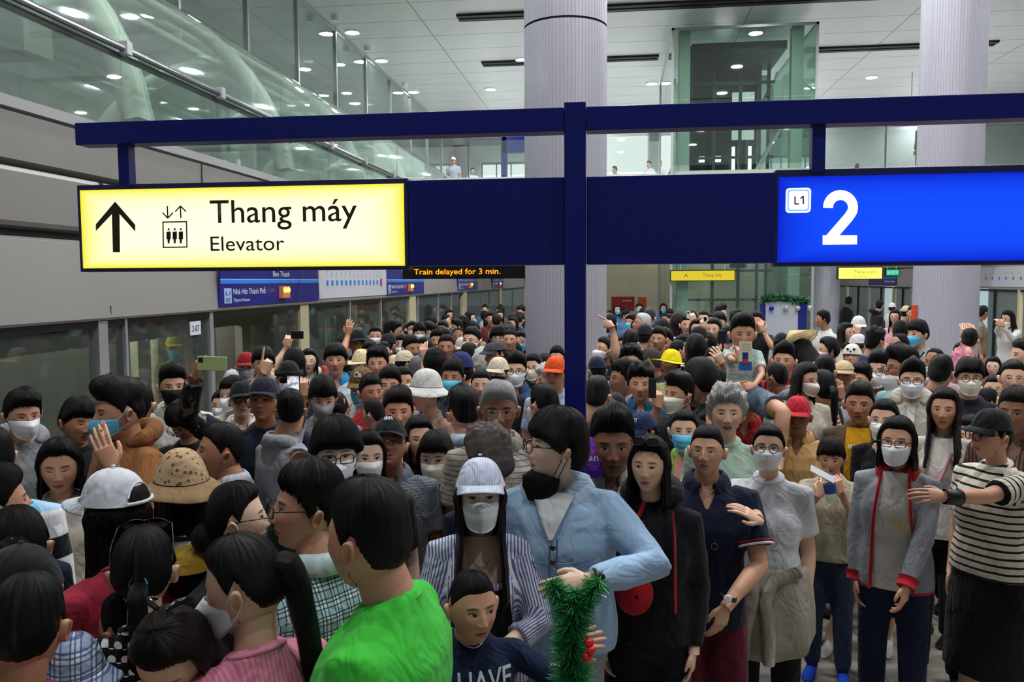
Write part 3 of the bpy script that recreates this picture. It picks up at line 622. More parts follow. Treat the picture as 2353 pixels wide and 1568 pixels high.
# ---- node helper
class NX:
    def __init__(s, nt): s.nt = nt
    def m(s, op, a, b=None, c=None, clamp=False):
        n = s.nt.nodes.new('ShaderNodeMath'); n.operation = op; n.use_clamp = clamp
        for i, q in enumerate((a, b, c)):
            if q is None: continue
            if isinstance(q, (int, float)): n.inputs[i].default_value = q
            else: s.nt.links.new(q, n.inputs[i])
        return n.outputs[0]
    def add(s, a, b): return s.m('ADD', a, b)
    def sub(s, a, b): return s.m('SUBTRACT', a, b)
    def mul(s, a, b): return s.m('MULTIPLY', a, b)
    def sq(s, a): return s.m('MULTIPLY', a, a)
    def step(s, a, b, w):  # 1 when a<b, soft width w
        return s.m('DIVIDE', s.sub(s.add(b, w / 2) if not isinstance(b, (int, float)) else b + w / 2, a), w, clamp=True)
    def mix(s, f, a, b, mode='MIX'):
        n = s.nt.nodes.new('ShaderNodeMix'); n.data_type = 'RGBA'; n.blend_type = mode
        for i, q in ((0, f), (6, a), (7, b)):
            if isinstance(q, (int, float)): n.inputs[i].default_value = q
            elif isinstance(q, tuple): n.inputs[i].default_value = (*q[:3], 1)
            else: s.nt.links.new(q, n.inputs[i])
        return n.outputs[2]
    def attr(s, name):
        n = s.nt.nodes.new('ShaderNodeAttribute'); n.attribute_name = name
        p = s.nt.nodes.new('ShaderNodeSeparateXYZ'); s.nt.links.new(n.outputs['Vector'], p.inputs[0]); return n.outputs['Vector'], p.outputs[0], p.outputs[1], p.outputs[2]
SKIN = {0: 'e4c0a8', 1: 'd6aa8e', 2: 'c89578', 3: 'b07c5e', 4: '8c6048'}
def skin_mat(k, lip='a8524c'):
    nm = 'skin_%d_%s' % (k, lip)
    if nm in MATS: return MATS[nm]
    m = bpy.data.materials.new(nm); m.use_nodes = True; MATS[nm] = m; nt = m.node_tree; b = nt.nodes['Principled BSDF']; N = NX(nt)
    base = hexc(SKIN[k])
    vec, x, z, fm = N.attr('hc'); _, eo, mo, gz = N.attr('fp')
    ax = N.m('ABSOLUTE', x)
    n = nt.nodes.new('ShaderNodeTexNoise'); n.inputs['Scale'].default_value = 14; n.inputs['Detail'].default_value = 4
    tc = nt.nodes.new('ShaderNodeTexCoord'); nt.links.new(tc.outputs['Object'], n.inputs['Vector'])
    c = N.mix(N.m('MULTIPLY', n.outputs['Fac'], .5), base, tuple(v * .78 for v in base))
    def el(cx, cz, rx, rz, X=None, w=.25):
        X = ax if X is None else X
        q = N.add(N.sq(N.m('DIVIDE', N.sub(X, cx), rx)), N.sq(N.m('DIVIDE', N.sub(z, cz), rz)))
        return N.mul(N.step(q, 1.0, w), fm)
    c = N.mix(N.mul(el(.043, -.028, .024, .02, w=1.6), .30), c, tuple((base[0] * 1.05, base[1] * .70, base[2] * .66)))   # cheeks are redder skin
    c = N.mix(N.mul(el(0, -.034, .017, .012, w=1.2), .18), c, (base[0] * 1.02, base[1] * .72, base[2] * .68))
    lipc = hexc(lip)
    # brows
    arch = N.sub(z, N.sub(.0255, N.mul(N.sq(N.sub(ax, .030)), 9.0)))
    bq = N.add(N.sq(N.m('DIVIDE', N.sub(ax, .032), .019)), N.sq(N.m('DIVIDE', arch, .0037)))
    c = N.mix(N.mul(N.mul(N.step(bq, 1.0, .6), fm), .82), c, (.016, .011, .009))
    # eyes
    ez = N.sub(z, N.add(.003, N.mul(N.sub(ax, .031), .10)))
    hgt = N.add(.0010, N.mul(eo, .0042))
    almond = N.add(N.sq(N.m('DIVIDE', N.sub(ax, .031), .0140)), N.sq(N.m('DIVIDE', ez, hgt)))
    lashq = N.add(N.sq(N.m('DIVIDE', N.sub(ax, .0315), .0160)), N.sq(N.m('DIVIDE', N.sub(ez, .0010), N.add(hgt, .0016))))
    lash = N.mul(N.mul(N.step(lashq, 1.0, .25), fm), .9)
    c = N.mix(lash, c, (.02, .013, .011))
    eye = N.mul(N.step(almond, 1.0, .2), fm)
    c = N.mix(eye, c, (.30, .27, .25))
    gx = N.sub(x, N.mul(gz, .006)); side = N.m('SIGN', x)
    ir = N.add(N.sq(N.m('DIVIDE', N.sub(gx, N.mul(side, .031)), .0068)), N.sq(N.m('DIVIDE', N.sub(ez, .0006), .0068)))
    c = N.mix(N.mul(N.step(ir, 1.0, .25), eye), c, (.012, .007, .005))
    # lips, mouth
    lq = N.add(N.sq(N.m('DIVIDE', x, .0235)), N.sq(N.m('DIVIDE', N.add(z, .067), N.add(.0085, N.mul(mo, .005)))))
    c = N.mix(N.mul(N.mul(N.step(lq, 1.0, .35), fm), .85), c, lipc)
    mq = N.add(N.sq(N.m('DIVIDE', x, .021)), N.sq(N.m('DIVIDE', N.add(z, .0665), N.add(.0011, N.mul(mo, .0062)))))
    c = N.mix(N.mul(N.step(mq, 1.0, .3), fm), c, (.05, .012, .010))
    tq = N.add(N.sq(N.m('DIVIDE', x, .014)), N.sq(N.m('DIVIDE', N.add(z, .0635), .0026)))
    c = N.mix(N.mul(N.mul(N.step(tq, 1.0, .3), fm), N.m('GREATER_THAN', mo, .5)), c, (.6, .57, .5))
    # nostrils
    nq = N.add(N.sq(N.m('DIVIDE', N.sub(ax, .0075), .0034)), N.sq(N.m('DIVIDE', N.add(z, .0425), .0022)))
    c = N.mix(N.mul(N.mul(N.step(nq, 1.0, .5), fm), .8), c, (.06, .025, .02))
    nt.links.new(c, b.inputs['Base Color']); b.inputs['Roughness'].default_value = .42; b.inputs['Specular IOR Level'].default_value = .45
    rg = N.sub(.44, N.mul(eye, .36)); nt.links.new(rg, b.inputs['Roughness'])
    b.inputs['Subsurface Weight'].default_value = 0.0
    return m
def hair_mat(col, shine=.30, spec=.22):
    nm = 'hair_' + col
    if nm in MATS: return MATS[nm]
    m = bpy.data.materials.new(nm); m.use_nodes = True; MATS[nm] = m; nt = m.node_tree; b = nt.nodes['Principled BSDF']; N = NX(nt)
    vec, th, r, z = N.attr('hr'); base = hexc(col)
    mp = nt.nodes.new('ShaderNodeMapping'); mp.inputs['Scale'].default_value = (150, 6, 10); nt.links.new(vec, mp.inputs[0])
    n = nt.nodes.new('ShaderNodeTexNoise'); n.inputs['Scale'].default_value = 1.0; n.inputs['Detail'].default_value = 4; n.inputs['Roughness'].default_value = .6
    nt.links.new(mp.outputs[0], n.inputs['Vector'])
    c = N.mix(n.outputs['Fac'], tuple(v * .2 for v in base), tuple(min(1, v * 1.1) for v in base))
    nt.links.new(c, b.inputs['Base Color']); b.inputs['Roughness'].default_value = shine + .1; b.inputs['Specular IOR Level'].default_value = spec
    bp = nt.nodes.new('ShaderNodeBump'); bp.inputs['Strength'].default_value = .85; bp.inputs['Distance'].default_value = .006
    nt.links.new(n.outputs['Fac'], bp.inputs['Height']); nt.links.new(bp.outputs['Normal'], b.inputs['Normal'])
    return m
def cloth_mat(spec):
    """spec: hex | ('sh', a, b, pitch, duty) horizontal stripes | 'sv' vertical | 'pl' plaid (a,b,c,pitch) | 'dot' | 'pr' print"""
    nm = 'cloth_' + (spec if isinstance(spec, str) else '_'.join(map(str, spec)))
    if nm in MATS: return MATS[nm]
    m = bpy.data.materials.new(nm[:60]); m.use_nodes = True; MATS[nm] = m; nt = m.node_tree; b = nt.nodes['Principled BSDF']; N = NX(nt)
    vec, x, y, z = N.attr('gc')
    kind = 'p' if isinstance(spec, str) else spec[0]
    fine = nt.nodes.new('ShaderNodeTexNoise'); fine.inputs['Scale'].default_value = 9; fine.inputs['Detail'].default_value = 6; nt.links.new(vec, fine.inputs['Vector'])
    def fr(v, p, ph=0.0): return N.m('FRACT', N.m('DIVIDE', N.add(v, 10 * p + ph), p))
    wob = N.add(z, N.mul(N.sub(fine.outputs['Fac'], .5), .012))
    if kind == 'p': a = hexc(spec); c = a
    else: a = hexc(spec[1])
    if kind == 'sh': c = N.mix(N.step(fr(wob, spec[3]), spec[4], .06), a, hexc(spec[2]))
    if kind == 'sv': c = N.mix(N.step(fr(x, spec[3]), spec[4], .12), a, hexc(spec[2]))
    if kind == 'pl':
        p = spec[4]; c = a
        c = N.mix(N.mul(N.step(fr(x, p), .5, .05), .45), c, hexc(spec[2])); c = N.mix(N.mul(N.step(fr(wob, p), .5, .05), .45), c, hexc(spec[2]))
        for o in (0, p * .22, p * .5):
            c = N.mix(N.mul(N.step(fr(x, p, o), .09, .04), .85), c, hexc(spec[3])); c = N.mix(N.mul(N.step(fr(wob, p, o), .09, .04), .85), c, hexc(spec[3]))
    if kind == 'dot':
        p = spec[3]; row = N.m('FLOOR', N.m('DIVIDE', N.add(wob, 10), p)); xo = N.add(x, N.mul(N.m('MODULO', row, 2.0), p / 2))
        q = N.add(N.sq(N.sub(fr(xo, p), .5)), N.sq(N.sub(fr(wob, p), .5))); c = N.mix(N.step(q, spec[4], .02), a, hexc(spec[2]))
    if kind == 'pr':
        v = nt.nodes.new('ShaderNodeTexVoronoi'); v.inputs['Scale'].default_value = spec[3]; nt.links.new(vec, v.inputs['Vector'])
        c = N.mix(N.step(v.outputs['Distance'], spec[4], .08), a, hexc(spec[2]))
    if kind == 'nz':
        v = nt.nodes.new('ShaderNodeTexNoise'); v.inputs['Scale'].default_value = spec[3]; v.inputs['Detail'].default_value = 3; nt.links.new(vec, v.inputs['Vector'])
        c = N.mix(N.step(v.outputs['Fac'], spec[4], .05), a, hexc(spec[2]))
    if kind == 'bands':   # list of (ztop, col)
        c = a
        for zz, cc in spec[2]: c = N.mix(N.step(z, zz, .004), c, hexc(cc))
    c = N.mix(N.mul(fine.outputs['Fac'], .30), c, (0, 0, 0)) if kind == 'p' else N.mix(N.mul(fine.outputs['Fac'], .22), c, (0, 0, 0))
    nt.links.new(c, b.inputs['Base Color']); b.inputs['Roughness'].default_value = .85; b.inputs['Specular IOR Level'].default_value = .2
    b.inputs['Sheen Weight'].default_value = .08
    mp = nt.nodes.new('ShaderNodeMapping'); mp.inputs['Scale'].default_value = (1.0, 1.0, .55); nt.links.new(vec, mp.inputs[0])
    n2 = nt.nodes.new('ShaderNodeTexNoise'); n2.inputs['Scale'].default_value = 11; n2.inputs['Detail'].default_value = 2; n2.inputs['Distortion'].default_value = 1.4; nt.links.new(mp.outputs[0], n2.inputs['Vector'])
    bp = nt.nodes.new('ShaderNodeBump'); bp.inputs['Strength'].default_value = .65; bp.inputs['Distance'].default_value = .03
    nt.links.new(n2.outputs['Fac'], bp.inputs['Height']); nt.links.new(bp.outputs['Normal'], b.inputs['Normal'])
    return m
def mesh_obj(name, V, Fc, m, parent, attrs=None, smooth=True):
    me = bpy.data.meshes.new(name); me.from_pydata(np.asarray(V).tolist(), [], Fc)
    if smooth: me.shade_smooth()
    for k, A in (attrs or {}).items():
        dom = 'POINT'
        if isinstance(A, tuple):      # (per-region coordinates, region per vertex): one region per face, written to its corners
            dom = 'CORNER'; C_, lab = A; li = np.concatenate([np.asarray(q_) for q_ in Fc]); ln = np.array([len(q_) for q_ in Fc]); fl = np.array([lab[q_[0]] for q_ in Fc]); A = C_[np.repeat(fl, ln), li]
        at = me.attributes.new(k, 'FLOAT_VECTOR', dom); at.data.foreach_set('vector', np.asarray(A, np.float32).ravel())
    me.materials.append(m); o = bpy.data.objects.new(name, me); COL.objects.link(o)
    if parent is not None: o.parent = parent
    return o
def gridf(nu, nv, cu=False, cv=False, b=0):
    f = []
    for i in range(nu if cu else nu - 1):
        c = (i + 1) % nu
        for j in range(nv if cv else nv - 1):
            e = (j + 1) % nv; f.append((b + i * nv + j, b + i * nv + e, b + c * nv + e, b + c * nv + j))
    return f
# ---- head surface: th=0 is the face (-Y), canonical metres, origin at eye level between the ears
def head_pt(th, ph, fat=1.0, fem=0.0, feat=1.0, mouth=0.0):
    s, c = np.sin(th), np.cos(th); cp, sp_ = np.cos(ph), np.sin(ph)
    front = sm(-.2, .7, c)
    low = sm(0.0, -.9, sp_)
    cpe = np.power(np.clip(cp, 0, 1), 1 - .48 * low * (0.55 + .45 * front) - .20 * sm(.1, .9, sp_))
    z = .1165 * sp_ * (1 + 0.03 * front * low)
    t = np.clip(-z / .115, 0, 1)
    wx = .0795 * (1 - (.30 + .05 * fem) * t ** 1.7 * (1 + .25 * front)) * (1 + (fat - 1) * (.4 + .6 * sm(0, .6, t)))
    wx = wx * (1 - .06 * sm(.02, .09, z))
    x = wx * s * cpe
    yf = .093; yb = .100
    y = np.where(c > 0, -yf * c * cpe, -yb * c * cpe)
    y = y + np.where(c < 0, -.020 * sm(-.02, -.11, z), 0) * 1.0
    # flatten face plane a little
    y = y + front * .006 * gs(x, 0, .05) * gs(z, .045, .05)
    P = np.stack([x, y, z], -1)
    if feat > 0:
        m = front
        hn = np.interp(z, [-.050, -.044, -.036, -.028, -.01, .010, .022], [0, .004, .0205, .021, .0135, .005, 0]) * (1 - .12 * fem)
        wn = np.interp(z, [-.05, -.035, -.02, .01], [.016, .0145, .010, .008])
        d = hn * gs(x, 0, wn)
        d = d + .0075 * gs(z, -.036, .008) * (gs(x, .0135, .0062) + gs(x, -.0135, .0062))
        ax = np.abs(x)
        d = d - .0085 * gs(ax, .030, .017) * gs(z, .006, .0125)
        d = d + .0050 * gs(ax, .031, .0115) * gs(z, .002, .0085)
        d = d + .0038 * gs(ax, .030, .02) * gs(z, .026, .008) * (1 - .5 * fem)
        d = d + .0050 * gs(ax, .043, .017) * gs(z, -.026, .018)
        d = d + .0065 * gs(x, 0, .021) * gs(z, -.0595 , .0052) + .0068 * gs(x, 0, .017) * gs(z, -.0735 - .004 * mouth, .0058)
        d = d - .0030 * gs(x, 0, .024) * gs(z, -.0665, .003 + .004 * mouth)
        d = d - .003 * gs(x, 0, .02) * gs(z, -.086, .006)
        d = d + .0065 * gs(x, 0, .018) * gs(z, -.103, .012)
        P[..., 1] -= d * m * feat
    return P
LON = {}
def lons(n):
    u = np.linspace(-1, 1, n, endpoint=False); return np.pi * (.55 * u + .45 * u ** 3)
def lats(n):
    u = np.linspace(-1, 1, n); return np.clip(np.pi / 2 * (u - .12 * np.sin(np.pi * u)), -1.54, 1.54) if False else np.linspace(-1.5, 1.53, n)
def head_mesh(n, m, **k):
    th, ph = lons(n), lats(m); T, Pq = np.meshgrid(th, ph, indexing='ij'); P = head_pt(T, Pq, **k)
    V = P.reshape(-1, 3); fc = gridf(n, m, cu=True)
    fc.append(tuple(i * m for i in range(n))); fc.append(tuple(i * m + m - 1 for i in reversed(range(n))))
    front = (np.cos(T) > 0.05).astype(float).reshape(-1)
    hc = np.stack([V[:, 0], V[:, 2], front], 1)
    return V, fc, hc
def ear(sx, n=12):
    """curled ear shell"""
    us = np.linspace(0, 2 * np.pi, n, endpoint=False); rows = []
    for rr, out in ((1.0, .002), (1.08, .014), (.92, .021), (.66, .014), (.3, .006)):
        rows.append([(sx * (.0725 + out + .006 * math.sin(u) + .005 * (math.cos(u) < 0)), .014 + .0145 * rr * math.cos(u) + .004 * math.sin(u), -.012 + .028 * rr * math.sin(u) * (1 if math.sin(u) > 0 else .92)) for u in us])
    P = np.array(rows); V = P.reshape(-1, 3); f = gridf(5, n, cv=True); f.append(tuple(4 * n + j for j in range(n)))
    return V, f
# ---- hair
def hair_mesh(style, n, m, seed=0, fat=1.0, hat=False):
    """style dict: front, side, back = hairline heights; top, sth = thickness; jag; curl; part"""
    th, ph = lons(n), np.linspace(-.95, 1.55, m); T, Pq = np.meshgrid(th, ph, indexing='ij')
    P = head_pt(T, Pq, feat=0, fat=fat); Nn = P / (np.linalg.norm(P, axis=-1, keepdims=True) + 1e-9)
    a = np.abs(T)
    r = np.random.default_rng(seed)
    f, s, b = style.get('front', .072), style.get('side', -.01), style.get('back', -.075)
    tmp = style.get('temple', .035)
    zl = np.interp(a, [0, .55, .85, 1.02, 1.25, 1.5, 1.75, 2.0, 2.3, 3.15], [f, f, f - .28 * (f - tmp), tmp + .3 * (f - tmp), tmp - .01, s, s + .035 if s < .02 else s, max(b + .05, -.03), b + .01, b])
    jag = style.get('jag', .005); strand = np.sin(T * 37 + r.uniform(0, 6)) * .5 + np.sin(T * 71 + 2 * np.sin(T * 13) + r.uniform(0, 6)) * .5
    zl = zl + jag * strand
    z = P[..., 2]; mk = sm(-.004, .020, z - zl)
    top = style.get('top', .028); sth = style.get('sth', .012)
    up = sm(.02, .10, z); thick = sth + (top - sth) * up
    thick = thick * (.40 + .60 * sm(-.075, .005, z)) if style.get('top', 0) < .040 else thick
    if 'sweep' in style: thick = thick * (1 + style['sweep'] * np.sin(T) * up)
    if 'quiff' in style: thick = thick + style['quiff'] * np.exp(-(T / .9) ** 2) * sm(.05, .095, z)
    nn = nz(P.reshape(-1, 3), style.get('nf', 9), seed, 3).reshape(T.shape); thick = thick * (1 + style.get('curl', .18) * nn) + .0022 * strand * (.4 + up)
    if hat: thick = thick * (1 - .88 * sm(.012, .042, z))
    bald = style.get('bald', 0)
    if bald: 
        cr = np.sqrt(P[..., 0] ** 2 + (P[..., 1] - .02) ** 2); mk = mk * sm(bald - .012, bald + .012, cr + np.where(z < .03, 1, 0) + .006 * strand)
    off = -.007 * (1 - mk) + mk * thick
    V = P + Nn * off[..., None]
    # fringe hangs forward and down, not inward
    if style.get('fringe'):
        fr = np.exp(-(T / .95) ** 4) * mk * sm(f + .05, f, z); V[..., 1] -= .006 * fr
    hr = np.stack([T, np.zeros_like(T), z * 3], -1)
    fc = gridf(n, m, cu=True); fc.append(tuple(i * m + m - 1 for i in reversed(range(n))))
    # drop faces wholly under the skin
    keep = (mk.reshape(-1) > .001)
    fc = [q for q in fc if any(keep[i] for i in q)]
    return V.reshape(-1, 3), fc, hr.reshape(-1, 3)
def curtain(L, amax=2.0, n=60, m=22, flare=.02, seed=0, thick=.03, front_fall=0.0, wave=.0, back=0.0, hat=False):
    """long hair sheet hanging round the back of the head; L = length below eye level"""
    r = np.random.default_rng(seed + 3); ang = np.linspace(-amax, amax, n); zz = np.concatenate([np.linspace(.09, 0, 6), np.linspace(-.02, -L, m - 6)])
    out = []
    for side in (1, 0):
        A, Z = np.meshgrid(ang, zz, indexing='ij')
        base = head_pt(np.pi - A, np.clip(np.arcsin(np.clip(Z / .117, -.35, .99)), -.4, 1.5), feat=0)
        rx = base[..., 0]; ry = base[..., 1]
        rad = np.sqrt(rx ** 2 + ry ** 2) + .001
        strand = .5 * np.sin(A * 31 + r.uniform(0, 6)) + .5 * np.sin(A * 67 + r.uniform(0, 6) + Z * 8)
        low = sm(0, -L, Z)
        k = 1 + (thick * (.75 if side else .15) + flare * low + .004 * strand + wave * np.sin(Z * 38 + A * 2) * low) * (1 - (.9 * sm(.005, .04, Z) if hat else 0)) / rad
        narrow = 1 - .10 * sm(-.06, -.16, Z) 
        X = rx * k * narrow; Y = ry * k + .0 * low + back * low
        Zs = Z - .02 * np.abs(strand) * low - (.03 * r.random()) * 0
        edge = sm(amax - .5, amax, np.abs(A)); Y = Y - front_fall * low * edge
        out.append(np.stack([X, Y, Zs], -1))
    V = np.concatenate([out[0].reshape(-1, 3), out[1].reshape(-1, 3)]); M = len(zz); f = gridf(n, M); k0 = n * M
    f += [tuple(reversed([i + k0 for i in q])) for q in gridf(n, M)]
    for i in range(n - 1):
        f.append((i * M + M - 1, (i + 1) * M + M - 1, k0 + (i + 1) * M + M - 1, k0 + i * M + M - 1)); f.append((i * M, k0 + i * M, k0 + (i + 1) * M, (i + 1) * M))
    for j in range(M - 1):
        f.append((j, j + 1, k0 + j + 1, k0 + j)); e = (n - 1) * M; f.append((e + j, k0 + e + j, k0 + e + j + 1, e + j + 1))
    A, Z = np.meshgrid(ang, zz, indexing='ij'); hr = np.stack([A, 0 * A, Z * .6], -1).reshape(-1, 3); return V, f, np.concatenate([hr, hr])
def ponytail(start, pts, rad, seed=0, n=14):
    b = MB(); P = [np.array(start)] + [np.array(p) for p in pts]; K = 16; t = np.linspace(0, 1, len(P)); tt = np.linspace(0, 1, K)
    C = np.stack([np.interp(tt, t, [p[i] for p in P]) for i in range(3)], 1); rr = np.interp(tt, [0, .08, .3, .75, 1], [rad * .45, rad * .8, rad, rad * .75, rad * .15])
    b.tube(C, rr, n); V = np.array(b.v); k = np.arange(len(V)); V = V + (nz(V, 14, seed, 2) * .006)[:, None] * np.array([1, .6, .2])
    hr = np.stack([(k % n) / n * 2.5, 0 * k, V[:, 2] * .6], 1); return V, b.f, hr
S = dict
STY = {
 'short': S(top=.024, sth=.008, jag=.003, front=.058, side=-.012, back=-.072),
 'crop': S(top=.013, sth=.004, front=.060, side=-.008, back=-.062, jag=.003, curl=.06),
 'shave': S(top=.006, sth=.003, front=.061, side=.0, back=-.058, jag=.003, curl=.03),
 'fade': S(top=.036, sth=.006, front=.058, side=-.005, back=-.05, quiff=.012, curl=.12),
 'quiff': S(top=.036, sth=.009, front=.060, side=-.008, back=-.062, quiff=.022, sweep=.15),
 'fringe': S(top=.034, sth=.020, front=.038, temple=.02, side=-.012, back=-.07, jag=.009, fringe=1),
 'bowl': S(top=.040, sth=.030, front=.030, temple=.010, side=-.012, back=-.075, jag=.005, fringe=1, curl=.08),
 'side': S(top=.032, sth=.014, front=.056, temple=.03, side=-.018, back=-.07, sweep=.3, jag=.010),
 'thin': S(top=.012, sth=.008, front=.088, temple=.055, side=-.01, back=-.07, jag=.006),
 'bald': S(top=.007, sth=.010, front=.085, temple=.05, side=-.01, back=-.07, bald=.062, jag=.006),
 'curly': S(top=.046, sth=.032, front=.060, side=-.02, back=-.08, curl=.5, nf=22, jag=.012),
 'curlyb': S(top=.044, sth=.016, front=.060, side=-.012, back=-.07, curl=.45, nf=16, jag=.010),
 'tied': S(top=.018, sth=.012, front=.066, temple=.052, side=.0, back=-.068, jag=.0015, curl=.05),
 'long': S(top=.022, sth=.018, front=.068, temple=.045, side=-.03, back=-.08, jag=.004, curl=.08, sweep=.1),
 'bangs': S(top=.026, sth=.020, front=.040, temple=.02, side=-.03, back=-.08, jag=.010, fringe=1, curl=.08),
 'bob': S(top=.026, sth=.022, front=.070, temple=.03, side=-.04, back=-.08, jag=.006, curl=.08),
}
def hat_band(n, z0, z1, off, closed=True, flat=0, rowz=8, feat=None):
    ths = np.linspace(-np.pi, np.pi, n, endpoint=False); ph0, ph1 = math.asin(z0 / .1165), 1.5
    phs = np.linspace(ph0, ph1, rowz); T, Q = np.meshgrid(ths, phs, indexing='ij'); P = head_pt(T, Q, feat=0); Nn = P / np.linalg.norm(P, axis=-1, keepdims=True)
    return T, Q, P, Nn
def brim_mesh(b, front_len, width_ang, z, drop, off=.015, curve=.02, th=.004):
    """curved visor in front of the cap"""
    A = np.linspace(-width_ang, width_ang, 15); rows = []
    for dz in (0, -th):
        for t in np.linspace(0, 1, 6):
            row = []
            for a in A:
                x0, y0 = (.0775 + off) * math.sin(a), -(.093 + off) * math.cos(a)
                L = front_len * (1 - (a / width_ang) ** 2) ** .5 if abs(a) < width_ang else 0
                row.append((x0 * (1 + .06 * t), y0 - L * t, z - drop * t - curve * (a / width_ang) ** 2 * (0.3 + t) + dz))
            rows.append(row)
    P = np.array(rows); k = len(b.v); b.v += [tuple(p) for p in P.reshape(-1, 3)]; nA = len(A)
    b.f += gridf(6, nA, b=k) + [tuple(reversed(q)) for q in gridf(6, nA, b=k + 6 * nA)]
    for j in range(nA - 1): b.f.append((k + 5 * nA + j, k + 5 * nA + j + 1, k + 11 * nA + j + 1, k + 11 * nA + j))
def dome(n, z0, off, topoff=None, m=9, squash=0.0):
    T, Q, P, Nn = hat_band(n, z0, 0, off, rowz=m); o = off + ((topoff if topoff is not None else off) - off) * sm(.03, .11, P[..., 2])
    V = P + Nn * o[..., None]; return T, V
def make_hat(kind, col, head, hm=None, L=0, col2=None):
    m = cloth_mat(col) if not isinstance(col, bpy.types.Material) else col
    n = 32 if L == 0 else 20
    def fin(b, name, mm=m):
        V = np.array(b.v) @ head[:3, :3].T + head[:3, 3]; return name, V, b.f, mm, np.array(b.v)
    out = []
    if kind in ('cap', 'capback', 'knit', 'beret'):
        z0 = .032 if kind != 'beret' else .05
        T, V = dome(n, z0, .018, .027 if kind == 'cap' else .026)
        if kind == 'beret': V[..., 0] *= 1.22; V[..., 1] *= 1.15; V[..., 2] = .05 + (V[..., 2] - .05) * .8
        b = MB(); b.v = [tuple(p) for p in V.reshape(-1, 3)]; b.f = gridf(n, V.shape[1], cu=True); M_ = V.shape[1]; b.f.append(tuple(i * M_ + M_ - 1 for i in reversed(range(n))))
        if kind == 'capback':   # opening with strap at the back
            pass
        out.append(fin(b, 'hat_crown'))
        if kind == 'cap':
            b = MB(); brim_mesh(b, .066, 1.12, .050, .016, off=.014, curve=.016); out.append(fin(b, 'visor', cloth_mat(col2) if col2 else m))
            b = MB(); b.ell((0, .005, .152), (.008, .008, .004), 8, 5); out.append(fin(b, 'button', m))
        if kind == 'knit': b = MB(); b.grid(np.array([[((.0775 + o) * math.sin(a), -(.095 + o) * math.cos(a), z) for a in np.linspace(-np.pi, np.pi, 24, endpoint=False)] for o, z in ((.018, .03), (.030, .03), (.030, .065), (.02, .068))]), cv=True); out.append(fin(b, 'cuff'))
    if kind in ('bucket', 'sun', 'straw', 'fedora'):
        T, V = dome(n, .035, .022, .030); V[..., 2] = np.where(V[..., 2] > .05, .05 + (V[..., 2] - .05) * 1.12, V[..., 2])
        b = MB(); b.v = [tuple(p) for p in V.reshape(-1, 3)]; b.f = gridf(n, V.shape[1], cu=True); M_ = V.shape[1]; b.f.append(tuple(i * M_ + M_ - 1 for i in reversed(range(n)))); out.append(fin(b, 'hat_crown'))
        w_, dr = {'bucket': (.055, .045), 'sun': (.085, .04), 'straw': (.09, .012), 'fedora': (.06, .0)}[kind]
        A = np.linspace(-np.pi, np.pi, n, endpoint=False); rows = []
        for dz, ts in ((0, (0, .35, .7, 1)), (-.004, (1, .5, 0))):
            for t in ts: rows.append([((.0775 + .02 + w_ * t) * math.sin(a), -(.094 + .02 + w_ * t) * math.cos(a), .040 - dr * t ** 1.1 + dz + .007 * t * math.sin(3 * a + 1)) for a in A])
        b = MB(); b.grid(np.array(rows), cv=True); out.append(fin(b, 'hat_brim', cloth_mat(col2) if col2 else m))
    if kind == 'cone':
        b = MB(); b.cyl((0, 0), .205, .055, .2, 40, .004); out.append(fin(b, 'hat_crown', m))
    if kind == 'flat':
        T, V = dome(n, .045, .018, .020); V[..., 1] = V[..., 1] * 1.08 - .012; V[..., 2] = .045 + (V[..., 2] - .045) * (.82 + 1.2 * np.clip(V[..., 1], -.05, .06))
        b = MB(); b.v = [tuple(p) for p in V.reshape(-1, 3)]; b.f = gridf(n, V.shape[1], cu=True); M_ = V.shape[1]; b.f.append(tuple(i * M_ + M_ - 1 for i in reversed(range(n)))); out.append(fin(b, 'hat_crown'))
        b = MB(); brim_mesh(b, .045, 1.1, .048, .022, off=.02, curve=.01); out.append(fin(b, 'visor'))
    if kind == 'panda':
        T, V = dome(n, .015, .032, .036)
        b = MB(); b.v = [tuple(p) for p in V.reshape(-1, 3)]; b.f = gridf(n, V.shape[1], cu=True); M_ = V.shape[1]; b.f.append(tuple(i * M_ + M_ - 1 for i in reversed(range(n)))); out.append(fin(b, 'hat_crown'))
        bk = cloth_mat('101012')
        for s in (-1, 1):
            b = MB(); b.ell((s * .085, .0, .125), (.034, .02, .034)); out.append(fin(b, 'ear_puff', bk)); b = MB(); b.ell((s * .035, -.112, .075), (.016, .012, .011)); out.append(fin(b, 'eye_patch', bk))
        b = MB(); b.ell((0, -.122, .048), (.011, .01, .008)); out.append(fin(b, 'nose_patch', bk))
    return out
